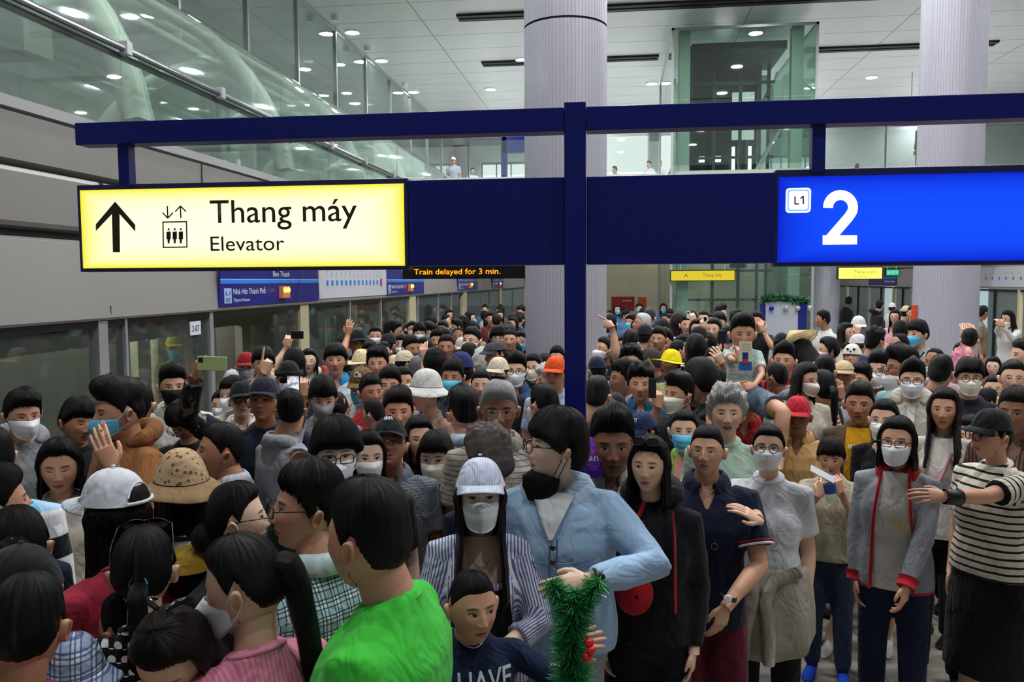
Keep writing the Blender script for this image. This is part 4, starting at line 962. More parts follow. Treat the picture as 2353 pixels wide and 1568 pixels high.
def make_mask(head, kind='fold', down=0.0, n=25, m=13):
    U, Vv = np.meshgrid(np.linspace(-1, 1, n), np.linspace(0, 1, m), indexing='ij'); au = np.abs(U)
    if kind == 'surg':
        yc = np.interp(Vv, [0, .25, .6, 1], [-.111, -.131, -.128, -.112]); zc = np.interp(Vv, [0, 1], [-.014, -.112]); ze = np.interp(Vv, [0, 1], [-.022, -.078]); e = .0725; yx = -.030
    else:
        yc = np.interp(Vv, [0, .25, .6, 1], [-.110, -.138, -.135, -.106]); zc = np.interp(Vv, [0, .3, .7, 1], [-.010, -.038, -.080, -.120]); ze = np.interp(Vv, [0, 1], [-.020, -.072]); e = .0735; yx = -.022
    w_ = 1 - au ** (1.9 if kind == 'surg' else 1.40)
    X = e * np.sin(U * 1.25) / math.sin(1.25) * (1 + .04 * (1 - Vv)); Y = yx + (yc - yx) * w_; Z = ze + (zc - ze) * (1 - au ** 2.2)
    X = X * (1 - .15 * Vv ** 2 * au)
    if kind == 'surg': Y = Y - .0025 * np.sin(Vv * 6.28 * 3.2) * (w_ > .15)
    Z = Z - down; Y = Y + down * .35
    P = np.stack([X, Y, Z], -1); In = P.copy(); In[..., 1] += .003; In[..., 0] *= .97
    V = np.concatenate([P.reshape(-1, 3), In.reshape(-1, 3)]); k = n * m; f = gridf(n, m) + [tuple(reversed([i + k for i in q])) for q in gridf(n, m)]
    for i in range(n - 1):
        for j in (0, m - 1): f.append((i * m + j, (i + 1) * m + j, k + (i + 1) * m + j, k + i * m + j))
    for j in range(m - 1):
        for i in (0, n - 1): f.append((i * m + j, i * m + j + 1, k + i * m + j + 1, k + i * m + j))
    loops = MB()
    for s in (-1, 1):
        a = np.array((s * .074, yx, -.022 - down)); c = np.array((s * .066, yx, -.07 - down)); e_ = np.array((s * .088, .012, .016)); g = np.array((s * .088, .016, -.036))
        loops.tube([a, (a + e_) / 2 + (s * .004, 0, 0), e_, (s * .086, .028, -.008), g, (c + g) / 2 + (s * .006, 0, 0), c], .0016, 5)
    T = lambda Q: np.asarray(Q) @ head[:3, :3].T + head[:3, 3]
    return T(V), f, T(loops.v), loops.f, V
def make_glasses(head, shape='rect', rim=.0017, up=0.0, dark=False, L=0):
    b = MB(); n = 16 if L == 0 else 10; hw, hh = (.026, .0175) if shape == 'rect' else (.024, .0225)
    if dark: hw, hh = .029, .020
    pw = 4.0 if shape == 'rect' else 2.2; lens = MB()
    def cp(c): return math.copysign(abs(c) ** (2 / pw), c)
    for s in (-1, 1):
        ring = [(s * .0335 + hw * cp(math.cos(t)), -.116 + .012 * abs(s * .0335 + hw * cp(math.cos(t))) / .06 * .9, .000 + hh * cp(math.sin(t))) for t in np.linspace(0, 2 * math.pi, n, endpoint=False)]
        b.tube(ring, rim, 5, closed=True); lens.add(ring, [tuple(range(n))])
        ox = s * (.0335 + hw)
        b.tube([(ox, -.106, .006), (s * .074, -.098, .008), (s * .083, -.03, .010), (s * .084, .015, .008), (s * .082, .03, -.008)], rim * .9, 5)
    b.tube([(-.009, -.118, .004), (0, -.121, .006), (.009, -.118, .004)], rim, 5)
    A = np.eye(4)
    if up: A[:3, :3] = Rx(-up); A[:3, 3] = (0, -.005 + .02, .062)
    H2 = head @ A
    T = lambda Q: np.asarray(Q) @ H2[:3, :3].T + H2[:3, 3]
    return T(b.v), b.f, T(lens.v), lens.f
# ---- hands (right hand: fingers +X, thumb +Y, back of hand +Z)
def hand_prims(pose):
    b = MB(); P = []
    for x, w_, t in ((-.012, .023, .018), (.0, .026, .019), (.03, .036, .019), (.065, .041, .016), (.09, .040, .013)):
        P.append([(x, w_ * math.cos(a), t * math.sin(a) - .004 * (x > .02)) for a in np.linspace(0, 2 * math.pi, 14, endpoint=False)])
    P = np.array(P); k = len(b.v); b.grid(P, cv=True); b.f += [tuple(k + j for j in range(14)), tuple(k + 56 + j for j in reversed(range(14)))]
    C = {'relax': [(18, 28, 18)] * 2 + [(24, 32, 20), (30, 34, 20)], 'grip': [(50, 62, 35), (56, 66, 35), (60, 68, 38), (62, 70, 40)], 'open': [(4, 6, 4), (2, 5, 4), (4, 7, 5), (8, 9, 5)],
         'vee': [(-2, 4, 3), (-2, 4, 3), (82, 85, 45), (84, 85, 45)], 'point': [(-4, 4, 3), (70, 80, 40), (76, 82, 42), (80, 84, 45)], 'flat': [(14, 14, 10), (12, 14, 10), (14, 16, 10), (18, 18, 12)],
         'wide': [(30, 34, 18), (26, 32, 18), (28, 34, 18), (32, 36, 20)], 'thumb': [(20, 30, 15), (30, 35, 20), (40, 40, 20), (48, 45, 20)]}[pose]
    sp_ = {'vee': [16, -12, -4, -8], 'open': [9, 3, -4, -12], 'wide': [8, 2, -3, -9]}.get(pose, [3, 1, -1, -4])
    for i, (y, Ls) in enumerate(zip((.031, .0105, -.0105, -.0305), ((.042, .026, .021), (.047, .030, .022), (.044, .028, .022), (.034, .021, .019)))):
        d = 0; p = np.array((.080, y * .93, -.003)); pts = [p]; sw = math.radians(sp_[i])
        for j in range(3):
            d += math.radians(C[i][j]); v = np.array((math.cos(d) * math.cos(sw), math.cos(d) * math.sin(sw), -math.sin(d))); p = p + v * (Ls[j] + (.012 if j == 0 else 0)); pts.append(p)
        r = .0090 - .0008 * (i == 3); b.tube(pts, [r * 1.05, r, r * .92, r * .72], 8)
        b.ell(tuple(pts[-1]), (r * .74,) * 3, 8, 6)
    tp = {'grip': [(.018, .020, -.004), (.045, .045, -.022), (.075, .040, -.042), (.098, .026, -.048)], 'vee': [(.018, .020, -.004), (.045, .042, -.024), (.072, .022, -.040), (.088, .002, -.040)], 'point': [(.018, .020, -.004), (.045, .042, -.024), (.072, .022, -.040), (.088, .002, -.040)],
          'thumb': [(.018, .020, -.004), (.03, .055, -.004), (.034, .088, .004), (.036, .112, .008)], 'open': [(.018, .020, -.004), (.042, .052, -.008), (.064, .078, -.012), (.080, .096, -.014)], 'wide': [(.018, .020, -.004), (.042, .052, -.018), (.070, .070, -.034), (.092, .074, -.044)]}.get(pose, [(.018, .020, -.004), (.042, .045, -.014), (.068, .054, -.022), (.088, .054, -.028)])
    b.tube(tp, [.015, .0125, .0105, .008], 8); b.ell(tp[-1], (.008,) * 3, 8, 6)
    return b
# ---- batch voxel remesh
JOBS = []
def job(V, Fc, voxel, smooth, cb): JOBS.append((V, Fc, voxel, smooth, cb))
def run_jobs():
    obs = []
    for V, Fc, vx, smi, cb in JOBS:
        me = bpy.data.meshes.new('tmp'); me.from_pydata(np.asarray(V).tolist(), [], Fc); o = bpy.data.objects.new('tmp', me); COL.objects.link(o)
        r = o.modifiers.new('r', 'REMESH'); r.mode = 'VOXEL'; r.voxel_size = vx; r.use_smooth_shade = True
        if smi: s = o.modifiers.new('s', 'SMOOTH'); s.factor = .5; s.iterations = smi
        obs.append(o)
    dg = bpy.context.evaluated_depsgraph_get(); dg.update()
    res = []
    for o in obs: res.append(bpy.data.meshes.new_from_object(o.evaluated_get(dg)))
    for o in obs: me = o.data; bpy.data.objects.remove(o); bpy.data.meshes.remove(me)
    js = list(JOBS); JOBS.clear()
    for (V, Fc, vx, smi, cb), me in zip(js, res): cb(me)
def me_np(me):
    n = len(me.vertices); a = np.empty(n * 3, np.float32); me.vertices.foreach_get('co', a); V = a.reshape(-1, 3).astype(float)
    return V, [tuple(p.vertices) for p in me.polygons]
HANDS = {}
def mk_hand(p):
    b = hand_prims(p)
    def cb(me, p=p): HANDS[p] = me_np(me); bpy.data.meshes.remove(me)
    job(b.v, b.f, .0034, 2, cb)
    def cb2(me, p=p): HANDS[p + '_lo'] = me_np(me); bpy.data.meshes.remove(me)
    job(b.v, b.f, .0065, 1, cb2)
for p_ in ('relax', 'grip', 'open', 'vee', 'point', 'flat', 'wide', 'thumb'): mk_hand(p_)
run_jobs()
def frame(xdir, zhint):
    x = np.array(xdir, float); x /= np.linalg.norm(x); z = np.array(zhint, float); z = z - x * x.dot(z); z /= (np.linalg.norm(z) + 1e-9); y = np.cross(z, x); return np.stack([x, y, z], 1)
def ik(s, w_, l1, l2, pole):
    d = w_ - s; D = np.linalg.norm(d); mx = (l1 + l2) * .995
    if D > mx: w_ = s + d / D * mx; d = w_ - s; D = mx
    if D < abs(l1 - l2) + .02: D = abs(l1 - l2) + .02
    u = d / np.linalg.norm(d); a = (l1 * l1 - l2 * l2 + D * D) / (2 * D); h = math.sqrt(max(0, l1 * l1 - a * a))
    p = pole - u * u.dot(pole); p /= (np.linalg.norm(p) + 1e-9); return s + u * a + p * h, w_
SHOE = {}
def shoe_me(col):
    if col in SHOE: return SHOE[col]
    b = MB(); P = []
    for y, w_, h in ((.055, .02, .03), (.05, .034, .06), (.02, .038, .085), (-.04, .037, .07), (-.09, .043, .05), (-.14, .044, .04), (-.175, .034, .03), (-.19, .012, .018)):
        P.append([(w_ * math.cos(a) * (1 if math.sin(a) < .3 else .85), y, max(.0, h * .5 + h * .5 * math.sin(a) * 1.0)) for a in np.linspace(0, 2 * math.pi, 12, endpoint=False)])
    P = np.array(P); b.grid(P, cv=True); b.f += [tuple(range(12)), tuple(84 + j for j in reversed(range(12)))]
    me = bpy.data.meshes.new('shoe'); me.from_pydata([tuple(map(float, p)) for p in b.v], [], b.f); me.shade_smooth(); me.materials.append(cloth_mat(col)); SHOE[col] = me; return me
frame_m = mat('spectacle_black', '0a0a0b', .25); wire_m = mat('spectacle_wire', '8d8880', .25, 1.0)
lens_m = glass('spectacle_lens', (.93, .95, .95), .02, .02); sun_m = mat('dark_lens', '0a0708', .08, 0, .8)
MASKC = {'w': 'dfe0e3', 'b': '5fb4d6', 'k': '0b0b0c', 'g': '8d9096', 'c': 'ddd6c6', 'p': 'e6c9cf', 'a': 'd6dfe0'}
def hor(px, py, d): return CZ + ray(px, py)[2] * d
PEOPLE = []
DADJ = {4:0.954,16:1.01,17:0.97,18:1.029,19:1.015,20:0.958,22:1.042,30:1.017,32:0.92,33:0.92,34:0.92,35:0.923,37:0.986,38:1.034,39:1.034,40:0.974,41:0.932,42:0.936,43:1.018,44:1.066,45:1.029,46:1.1,47:1.038,48:1.038,49:1.034,50:1.053,51:1.05,53:0.989,54:1.014,56:1.032,57:1.054,60:1.05,62:1.071,63:1.081,64:1.04,65:1.036,67:1.073,69:0.973,70:1.049,71:1.04,72:1.017,73:1.053,74:1.056,75:1.044,76:0.976,77:1.022,78:1.025,79:1.058,80:1.061,81:1.07,82:1.066,84:1.028,85:1.048,87:0.98,89:0.954,90:1.05,92:1.099,93:1.087,97:1.1,98:0.987,99:0.957,100:0.959,101:0.976,102:0.921,103:1.014,104:0.983,105:0.985,106:0.963,108:0.92,109:0.959,111:0.979,112:1.028,113:0.92,114:1.014,115:1.012,116:0.987,118:1.033,119:1.1,120:1.057,122:0.973,123:1.026,124:1.083,125:1.069,126:0.92,127:1.09,129:0.987,130:0.982,131:1.017,132:1.03,152:1.07,153:1.048,156:1.011,157:1.034,158:0.969,160:1.017,161:0.989,164:0.973,165:1.062,166:1.1,168:0.92,169:0.974,170:1.014,171:1.03,172:1.042,174:1.036,175:1.052,178:0.987,179:1.042,180:1.026,184:1.013,186:1.069,187:0.965,188:1.03,189:0.963,190:1.054}
def person(label, cx, top, chin, yaw=0, pitch=0, roll=0, hair='short', hc='0b0908', fem=0, skin=1, shirt='20242c', neck='crew', sleeve='short', mask=None, mdown=0, glasses=None, hat=None, hatc='dddddd', hat2=None,
           body=None, arms=None, S_=None, d=None, child=0, pants='14161c', legs=None, shoes='1a1a1c', long=0, lf=0.0, pony=None, bun=None, fat=1.0, bulk=1.0, eo=.75, mo=0, gz=0, lip='a0544e', base=0.0, hood=None, collar=None, inner=None,
           straps=None, group=None, lod=None, hem=.84, cat='person', lw=0, extra=None, sk=None, hs_=None, lean=0, grip_d=0, skirt=None, tie=None, pat=None):
    hpx = chin - top; nominal = .245 if not child else .232
    if hat in ('straw', 'sun', 'bucket', 'cone', 'panda'): nominal += .02
    if d is None:
        d = nominal * F_PX / hpx
        rz = ray(cx, top)[2]
        z = CZ + rz * d; lo, hi = (1.50, 1.80) if not child else (.95, 1.55)
        if S_: d = (S_ - CZ) / rz
        elif base == 0 and rz < -.002:
            if z > hi: d = (hi - CZ) / rz
            elif z < lo: d = (lo - CZ) / rz
    if base == 0 and not child and d > 3.3 and not hs_:
        rz = ray(cx, top)[2]
        for _ in range(3):
            h_ = hpx * d / F_PX / nominal
            if h_ > 1.10: d *= 1.10 / h_
            elif h_ < .88: d *= .88 / h_
            if rz < -.002:
                z = CZ + rz * d
                if z > 1.84: d = (1.84 - CZ) / rz
                elif z < 1.47: d = (1.47 - CZ) / rz
    d *= DADJ.get(len(PEOPLE), 1.0)
    hs = hpx * d / F_PX / nominal
    hs = float(np.clip(hs, .80, 1.22)) if not hs_ else hs_
    if child: hs = hpx * d / F_PX / .24
    L = 0 if hpx >= 88 else (1 if hpx >= 48 else 2)
    if lod is not None: L = lod
    E = atd(cx, top + hpx * (.53 if hat not in ('cone',) else .6), d)
    kb = (E[2] - base) / 1.555
    dirc = -E[:2] / np.linalg.norm(E[:2]); byaw = yaw * .65 if body is None else body
    def world_ang(a): a = math.radians(a); fx = dirc[0] * math.cos(a) - dirc[1] * math.sin(a); fy = dirc[0] * math.sin(a) + dirc[1] * math.cos(a); return math.atan2(fx, -fy)
    rb, rh = world_ang(byaw), world_ang(yaw)
    root = empty('person')
    # body space -> canonical * kb ; head centre in body space
    hcx = np.array((0, -.030, 1.555)); Rb = Rz(rb)
    loc = E - Rb @ (hcx * kb); root.location = (loc[0], loc[1], base); root.rotation_euler = (0, 0, rb)
    tag(root, label, cat, group)
    Hm = np.eye(4); Hm[:3, :3] = (Rz(rh - rb) @ Rx(math.radians(-pitch)) @ Ry(math.radians(roll))) * hs; Hm[:3, 3] = hcx * kb
    sh_w = (.172 if not fem else .152) * (1 if not child else .95)
    k = kb; B3 = lambda *p: np.array(p, float) * k
    # world -> body space
    def toB(Pw): return Rb.T @ (np.array(Pw) - np.array((loc[0], loc[1], base)))
    seed = len(PEOPLE) + 11
    # ---------- arms
    l1, l2 = .285 * k, .25 * k
    A = {}
    arms = arms or {}
    for sd, sx in (('r', -1), ('l', 1)):     # person's right is -x in body space when facing -Y
        s0 = B3(sx * sh_w, .012, 1.338)
        spec = arms.get(sd)
        hp, nrm = 'relax', None
        if spec is None: e_ = s0 + B3(sx * .035, .015, -.28); w_ = e_ + B3(-sx * .005, -.06, -.24)
        elif spec[0] == 'px':       # ('px', x, y, depth offset, pose, (elbow hint body), palm normal world/view)
            tgt = toB(atd(spec[1], spec[2], d + spec[3])); hp = spec[4] if len(spec) > 4 else 'relax'
            pole = np.array(spec[5], float) if len(spec) > 5 and spec[5] is not None else np.array((sx * .6, .5, -1.0)); nrm = spec[6] if len(spec) > 6 else None
            e_, w_ = ik(s0, tgt, l1, l2, pole)
        else: tgt = B3(*spec[1]); hp = spec[2] if len(spec) > 2 else 'relax'; pole = np.array(spec[3] if len(spec) > 3 and spec[3] is not None else (sx * .6, .5, -1.0)); nrm = spec[4] if len(spec) > 4 else None; e_, w_ = ik(s0, tgt, l1, l2, pole)
        hd = (w_ - e_); hd = hd / np.linalg.norm(hd)
        if spec is not None and len(spec) > 7 and spec[0] == 'px' and spec[7] is not None: hd = Rb.T @ (CR @ np.array(spec[7], float)); hd /= np.linalg.norm(hd)
        A[sx] = (s0, e_, w_, hd, hp, nrm)
    # ---------- skin mesh
    nn, mm = ((76, 60), (48, 38), (26, 20))[L]
    V, fc, hcA = head_mesh(nn, mm, fat=fat, fem=float(fem), mouth=mo)
    Vs, Fs, Hs = [V @ Hm[:3, :3].T + Hm[:3, 3]], list(fc), [hcA]; cnt = len(V)
    def addskin(V_, f_):
        nonlocal cnt
        V_ = np.asarray(V_, float); Vs.append(V_); Fs.extend(tuple(i + cnt for i in q) for q in f_); Hs.append(np.tile((9.0, 9.0, 0.0), (len(V_), 1))); cnt += len(V_)
    for sx in ((-1, 1) if not long else ()):
        ev, ef = ear(sx, (12, 8, 6)[L]); addskin(ev @ Hm[:3, :3].T + Hm[:3, 3], ef)
    hcn = hcx * k; nb = MB(); u = Hm[:3, :3] @ np.array((0, .018, -.05)) + Hm[:3, 3]; u2 = Hm[:3, :3] @ np.array((0, .022, .0)) + Hm[:3, 3]
    nr = .056 * (hs * .6 + k * .4) * (1 - .12 * fem) * (1 + (fat - 1) * .8)
    nb.tube([u2, u, u * .45 + B3(0, .018, 1.43) * .55, B3(0, .02, 1.42), B3(0, .02, 1.38)], [nr * .98, nr, nr * .97, nr * 1.02, nr * 1.0], 18 if L < 2 else 10)
    addskin(nb.v, nb.f)
    if neck in ('v', 'wide', 'tube', 'tank') or (collar and L < 2):
        cb_ = MB(); rings = [(1.12, .125, .095, .0), (1.24, .138, .102, 0), (1.30, .140, .092, .01), (1.355, .115, .072, .016), (1.40, .070, .056, .02)]
        P = np.array([[(rx * bulk * k * math.copysign(abs(math.cos(a)) ** .85, math.cos(a)) * (sh_w / .172), yc * k + ry * bulk * k * math.copysign(abs(math.sin(a)) ** .85, math.sin(a)), z * k) for a in np.linspace(0, 2 * math.pi, 24, endpoint=False)] for z, rx, ry, yc in rings])
        cb_.grid(P, cv=True); addskin(cb_.v, cb_.f)
    for sx in (-1, 1):
        s0, e_, w_, hd, hp, nrm = A[sx]; t = MB(); q = .92 if fem else 1.0; q *= k * (.85 if child else 1)
        if sleeve != 'long' or True:
            t.tube([s0, s0 + (e_ - s0) * .4, s0 + (e_ - s0) * .85, e_, e_ + (w_ - e_) * .25, e_ + (w_ - e_) * .7, w_ + hd * .012], [.045 * q, .047 * q, .040 * q, .038 * q, .041 * q, .031 * q, .0255 * q], 14 if L < 2 else 8)
            addskin(t.v, t.f)
        far_hidden = arms.get('r' if sx < 0 else 'l') is None
        HV, HF = HANDS[hp + ('_lo' if (L == 2 or far_hidden) else '')]
        zh = np.array((sx * 1.0, .25, .35)) if nrm is None else Rb.T @ (CR @ np.array(nrm, float))
        Fm = frame(hd, zh); hv = HV.copy() * (k * .5 + hs * .5) * (.98 if not fem else .9)
        # thumb side: right hand (sx=-1) has thumb +Y when fingers +X and back +Z
        if sx > 0: hv[:, 1] *= -1; hf = [tuple(reversed(qf)) for qf in HF]
        else: hf = HF
        if nrm is None:
            # relaxed arm: thumb points forward (-Y)
            y = np.array((0, -1.0, .1)) * (1 if sx < 0 else -1); x = hd; y = y - x * x.dot(y); y /= np.linalg.norm(y) + 1e-9; z = np.cross(x, y); Fm = np.stack([x, y, z], 1)
        addskin(hv @ Fm.T + w_, hf)
    if legs is not None:   # bare legs: list of ankles in body space canonical
        for sx, (kx, ky, kz), (axx, ayy) in legs:
            t = MB(); t.tube([B3(sx * .09, 0, .88), B3(sx * .09, 0, .75), B3(kx, ky, kz + .05), B3(kx, ky, kz), B3((kx + axx) / 2, (ky + ayy) / 2 + .02, kz * .7), B3(axx, ayy, .12), B3(axx, ayy, .05)], [.085 * k, .078 * k, .052 * k, .05 * k, .053 * k, .032 * k, .036 * k], 14); addskin(t.v, t.f)
    SV = np.concatenate(Vs); HS = np.concatenate(Hs); fp = np.tile((eo, mo, gz), (len(SV), 1))
    bo = mesh_obj('body', SV, Fs, skin_mat(skin, lip), root, {'hc': HS, 'fp': fp})
    # ---------- hair
    hm_ = hair_mat(hc); T3 = lambda Q: np.asarray(Q) @ Hm[:3, :3].T + Hm[:3, 3]
    if hair:
        st = dict(STY[hair]); 
        if hat: st['top'] = min(st['top'], .014); st.pop('quiff', None); st.pop('sweep', None)
        hV, hF, hR = hair_mesh(st, *((96, 44), (56, 26), (28, 16))[L], seed=seed, fat=fat, hat=bool(hat))
        VV, FF, RR = [T3(hV)], list(hF), [hR]; c = len(hV)
        if long:
            a = curtain(long, amax=1.95 if lf == 0 else 2.15, n=(64, 40, 24)[L], m=(24, 16, 12)[L], seed=seed, front_fall=lf, wave=lw, flare=.012 + .05 * min(long, .3), thick=.026, hat=bool(hat))
            q = a[0]; q = T3(q)
            # hair hangs by gravity below the head: flatten the head's pitch
            VV.append(q); FF += [tuple(i + c for i in f_) for f_ in a[1]]; RR.append(a[2]); c += len(q)
        if pony:
            a = ponytail(*pony, seed=seed); q = T3(a[0]); VV.append(q); FF += [tuple(i + c for i in f_) for f_ in a[1]]; RR.append(a[2]); c += len(q)
        if bun:
            b_ = MB(); b_.ell(bun[0], (bun[1],) * 3, 16, 12); v_ = np.array(b_.v); v_ = v_ + (nz(v_, 30, seed, 2) * .004)[:, None]; VV.append(T3(v_)); FF += [tuple(i + c for i in f_) for f_ in b_.f]; RR.append(v_ * 20); c += len(v_)
        mesh_obj('hair', np.concatenate(VV), FF, hm_, root, {'hr': np.concatenate(RR)})
    if tie:
        b_ = MB(); b_.tube([np.array(tie[0]) + tie[2] * np.array((math.cos(a), 0, math.sin(a))) for a in np.linspace(0, 6.28, 12, endpoint=False)], .005, 6, closed=True); mesh_obj('hair_tie', T3(b_.v), b_.f, cloth_mat(tie[1]), root, {'gc': np.array(b_.v)})
    if hat:
        for name, V_, f_, m_, gc in make_hat(hat, hatc, Hm, L=L, col2=hat2):
            mesh_obj(name, V_, f_, m_, root, {'gc': gc})
    if mask:
        V_, f_, lv, lf2, gc = make_mask(Hm, 'surg' if mask in ('b',) else 'fold', mdown, *((25, 13), (15, 9), (11, 7))[L])
        mo_ = mesh_obj('face_mask', V_, f_, mat('mask_' + mask, MASKC[mask], .8, 0, .2), root)
        if L < 2: mesh_obj('ear_loop', lv, lf2, mat('mask_' + mask, MASKC[mask], .8, 0, .2), mo_)
    if glasses:
        sh, rm = {'r': ('rect', frame_m), 'o': ('oval', frame_m), 'w': ('oval', wire_m), 'wr': ('rect', wire_m), 's': ('rect', frame_m), 'su': ('oval', frame_m)}[glasses]
        V_, f_, lv, lfc = make_glasses(Hm, sh, .0022 if rm is frame_m else .0011, up=(.55 if glasses == 'su' else 0), dark=glasses in ('s', 'su'), L=min(L, 1))
        g_ = mesh_obj('glasses', V_, f_, rm, root); mesh_obj('lens', lv, lfc, sun_m if glasses in ('s', 'su') else lens_m, g_, smooth=False)
    # ---------- garment
    b = MB(); q = bulk * k; sw = sh_w / .172; na = 24 if L < 2 else 14
    rings = [(hem, .175, .120, .0), (.95, .176, .122, .0), (1.08, .160, .118, -.004), (1.22, .178, .126, -.002), (1.30, .180, .114, .010), (1.350, .152, .092, .016), (1.388, .108, .074, .02), (1.422, .076, .066, .02)]
    if fem: rings = [(hem, .172, .118, 0), (.95, .165, .115, 0), (1.07, .142, .104, 0), (1.2, .162, .120, -.004), (1.29, .166, .106, .01), (1.340, .142, .084, .016), (1.38, .098, .068, .02), (1.414, .072, .060, .02)]
    P = np.array([[(rx * q * (sw if z > 1.2 else 1) * math.copysign(abs(math.cos(a)) ** .85, math.cos(a)), yc * k + ry * q * math.copysign(abs(math.sin(a)) ** .85, math.sin(a)), z * k) for a in np.linspace(0, 2 * math.pi, na, endpoint=False)] for z, rx, ry, yc in rings])
    P[-1, :, :2] /= bulk ** .9; P[-2, :, :2] /= bulk ** .45; P[-1, :, 2] += .35 * P[-1, :, 1]; P[-2, :, 2] += .15 * P[-2, :, 1]
    kk = len(b.v); b.grid(P, cv=True); b.f += [tuple(kk + j for j in range(na)), tuple(kk + (len(rings) - 1) * na + j for j in reversed(range(na)))]
    if fem and L < 2:
        for sx in (-1, 1): b.ell((sx * .066 * k, -.074 * k, 1.225 * k), (.060 * k, .052 * k, .062 * k), 12, 8)
    for sx in (-1, 1):
        s0, e_, w_, hd, hp, nrm = A[sx]; u_ = (e_ - s0); c0 = s0 + B3(-sx * .06, 0, .012); qq = k * (.9 if fem else 1) * (.88 if child else 1) * (.5 + .5 * bulk)
        if sleeve == 'long': b.tube([c0, s0, s0 + u_ * .5, e_, e_ + (w_ - e_) * .5, e_ + (w_ - e_) * .93], [.052 * qq, .064 * qq, .060 * qq, .056 * qq, .050 * qq, .040 * qq], 12)
        elif sleeve == 'roll': b.tube([c0, s0, s0 + u_ * .5, e_, e_ + (w_ - e_) * .35, e_ + (w_ - e_) * .42], [.052 * qq, .065 * qq, .064 * qq, .062 * qq, .058 * qq, .062 * qq], 12)
        elif sleeve == 'short': b.tube([c0, s0, s0 + u_ * .35, s0 + u_ * .72], [.052 * qq, .065 * qq, .066 * qq, .070 * qq], 12)
        elif sleeve == 'none': pass
    if hood:
        pts = [B3(.075 * math.sin(a) * 1.25, .02 + .075 * math.cos(a) * 1.15 + .02, 1.455 - .05 * (1 - math.cos(a)) * .5 * 1.3 + .01) for a in np.linspace(-2.5, 2.5, 14)]
        hb = MB(); hb.tube(pts, [.018 * k, .03 * k] + [.042 * k] * 10 + [.03 * k, .018 * k], 10)
    vox = (.0125 if not (collar or neck != 'crew') else .0095, .018, .03)[L] * k
    if extra and 'vox' in extra: vox = extra['vox']
    def cb(me, root=root, A=A, k=k, L=L, seed=seed):
        V_, f_ = me_np(me); bpy.data.meshes.remove(me)
        gc = V_ / k; CO = [gc.copy()]; lab = np.zeros(len(V_), int)
        for sx in (-1, 1):
            s0, e_, w_, hd, hp, nrm = A[sx]
            for (a, c, off) in ((s0, e_, 0.0), (e_, w_, .285)):
                if sleeve in ('short', 'none') and off > 0: continue
                dd = c - a; Ld = np.linalg.norm(dd); u_ = dd / Ld; rel = V_ - a; t = rel @ u_; per = rel - np.outer(t, u_); dist = np.linalg.norm(per, axis=1)
                sel = (dist < .085 * k) & (t > (.03 * k if off == 0 else -.01)) & (t < Ld + .04)
                ref = np.cross(u_, (0, 1.0, 0)); ref /= np.linalg.norm(ref) + 1e-9; r2 = np.cross(u_, ref); ang = np.arctan2(per @ ref, per @ r2)
                CO.append(np.stack([ang * .062 + 2, per @ r2 / k, 1.36 - (t / k + off)], 1)); lab[sel] = len(CO) - 1
        if L < 2:
            Nrm = np.zeros_like(V_); me_t = None
            # fold displacement along outward direction from the body axis
            out = V_ * (1, 1, 0); out /= (np.linalg.norm(out, axis=1, keepdims=True) + 1e-6)
            amp = .0055 if not child else .004
            V_ = V_ + out * (nz(V_ * (1, 1, .55), 5.5, seed, 3) * amp)[:, None] * sm(1.43, 1.36, V_[:, 2] / k)[:, None]
        c = (np.array(CO), lab)
        if neck in ('v', 'wide', 'tube', 'tank') or (collar and L < 2 and not inner):
            x, y, z = V_[:, 0] / k, V_[:, 1] / k, V_[:, 2] / k
            z0, fx = {'crew': (1.30, .052 * (z - 1.30) / .11), 'v': (1.26, .075 * (z - 1.26) / .15), 'wide': (1.31, .085 + 0 * z), 'tank': (1.30, .075 + 0 * z), 'tube': (1.24, .080 + 0 * z)}[neck]
            edge = (y < .0) & (z > z0 - .004) & (np.abs(np.abs(x) - fx) < .62 * vox / k) & (fx > .004)
            V_[edge, 0] = np.sign(x[edge]) * fx[edge] * k; x = V_[:, 0] / k
            cut = (y < (.02 if neck == 'tube' else 0)) & (z > z0) & (np.abs(x) < fx + .0006)
            f_ = [q_ for q_ in f_ if not all(cut[i] for i in q_)]
        o = mesh_obj('jacket' if inner else ('dress' if skirt == 'dress' else 'shirt'), V_, f_, cloth_mat(shirt), root, {'gc': c})
    job(b.v, b.f, vox, (5, 4, 2)[L], cb)
    if hood: 
        def cbh(me, root=root, k=k): V_, f_ = me_np(me); bpy.data.meshes.remove(me); mesh_obj('hood', V_, f_, cloth_mat(hood if isinstance(hood, str) else shirt), root, {'gc': V_ / k})
        job(hb.v, hb.f, .012 * k, 3, cbh)
    if inner:  # (colour, half width top, half width bottom): a panel of the under shirt standing in the open front
        col_, wt, wb = inner[:3]; zt_ = inner[3] if len(inner) > 3 else 1.40; zb_ = inner[4] if len(inner) > 4 else hem + .01; zs = np.linspace(zt_, zb_, 14); rows = []
        for z in zs:
            t = (zt_ - z) / (zt_ - zb_); w_ = wt + (wb - wt) * min(1, t * (inner[5] if len(inner) > 5 else 2.2))
            ry = np.interp(z, [.84, .95, 1.08, 1.22, 1.325, 1.40], [.120, .122, .122, .128, .106, .062]) * bulk
            if fem: ry = np.interp(z, [.84, .95, 1.08, 1.22, 1.325, 1.40], [.118, .116, .110, .140, .098, .056]) * bulk
            rows.append([(x_ * k, (-ry * math.cos(min(1.2, abs(x_) / .16)) - .012) * k, z * k) for x_ in np.linspace(-w_, w_, 9)])
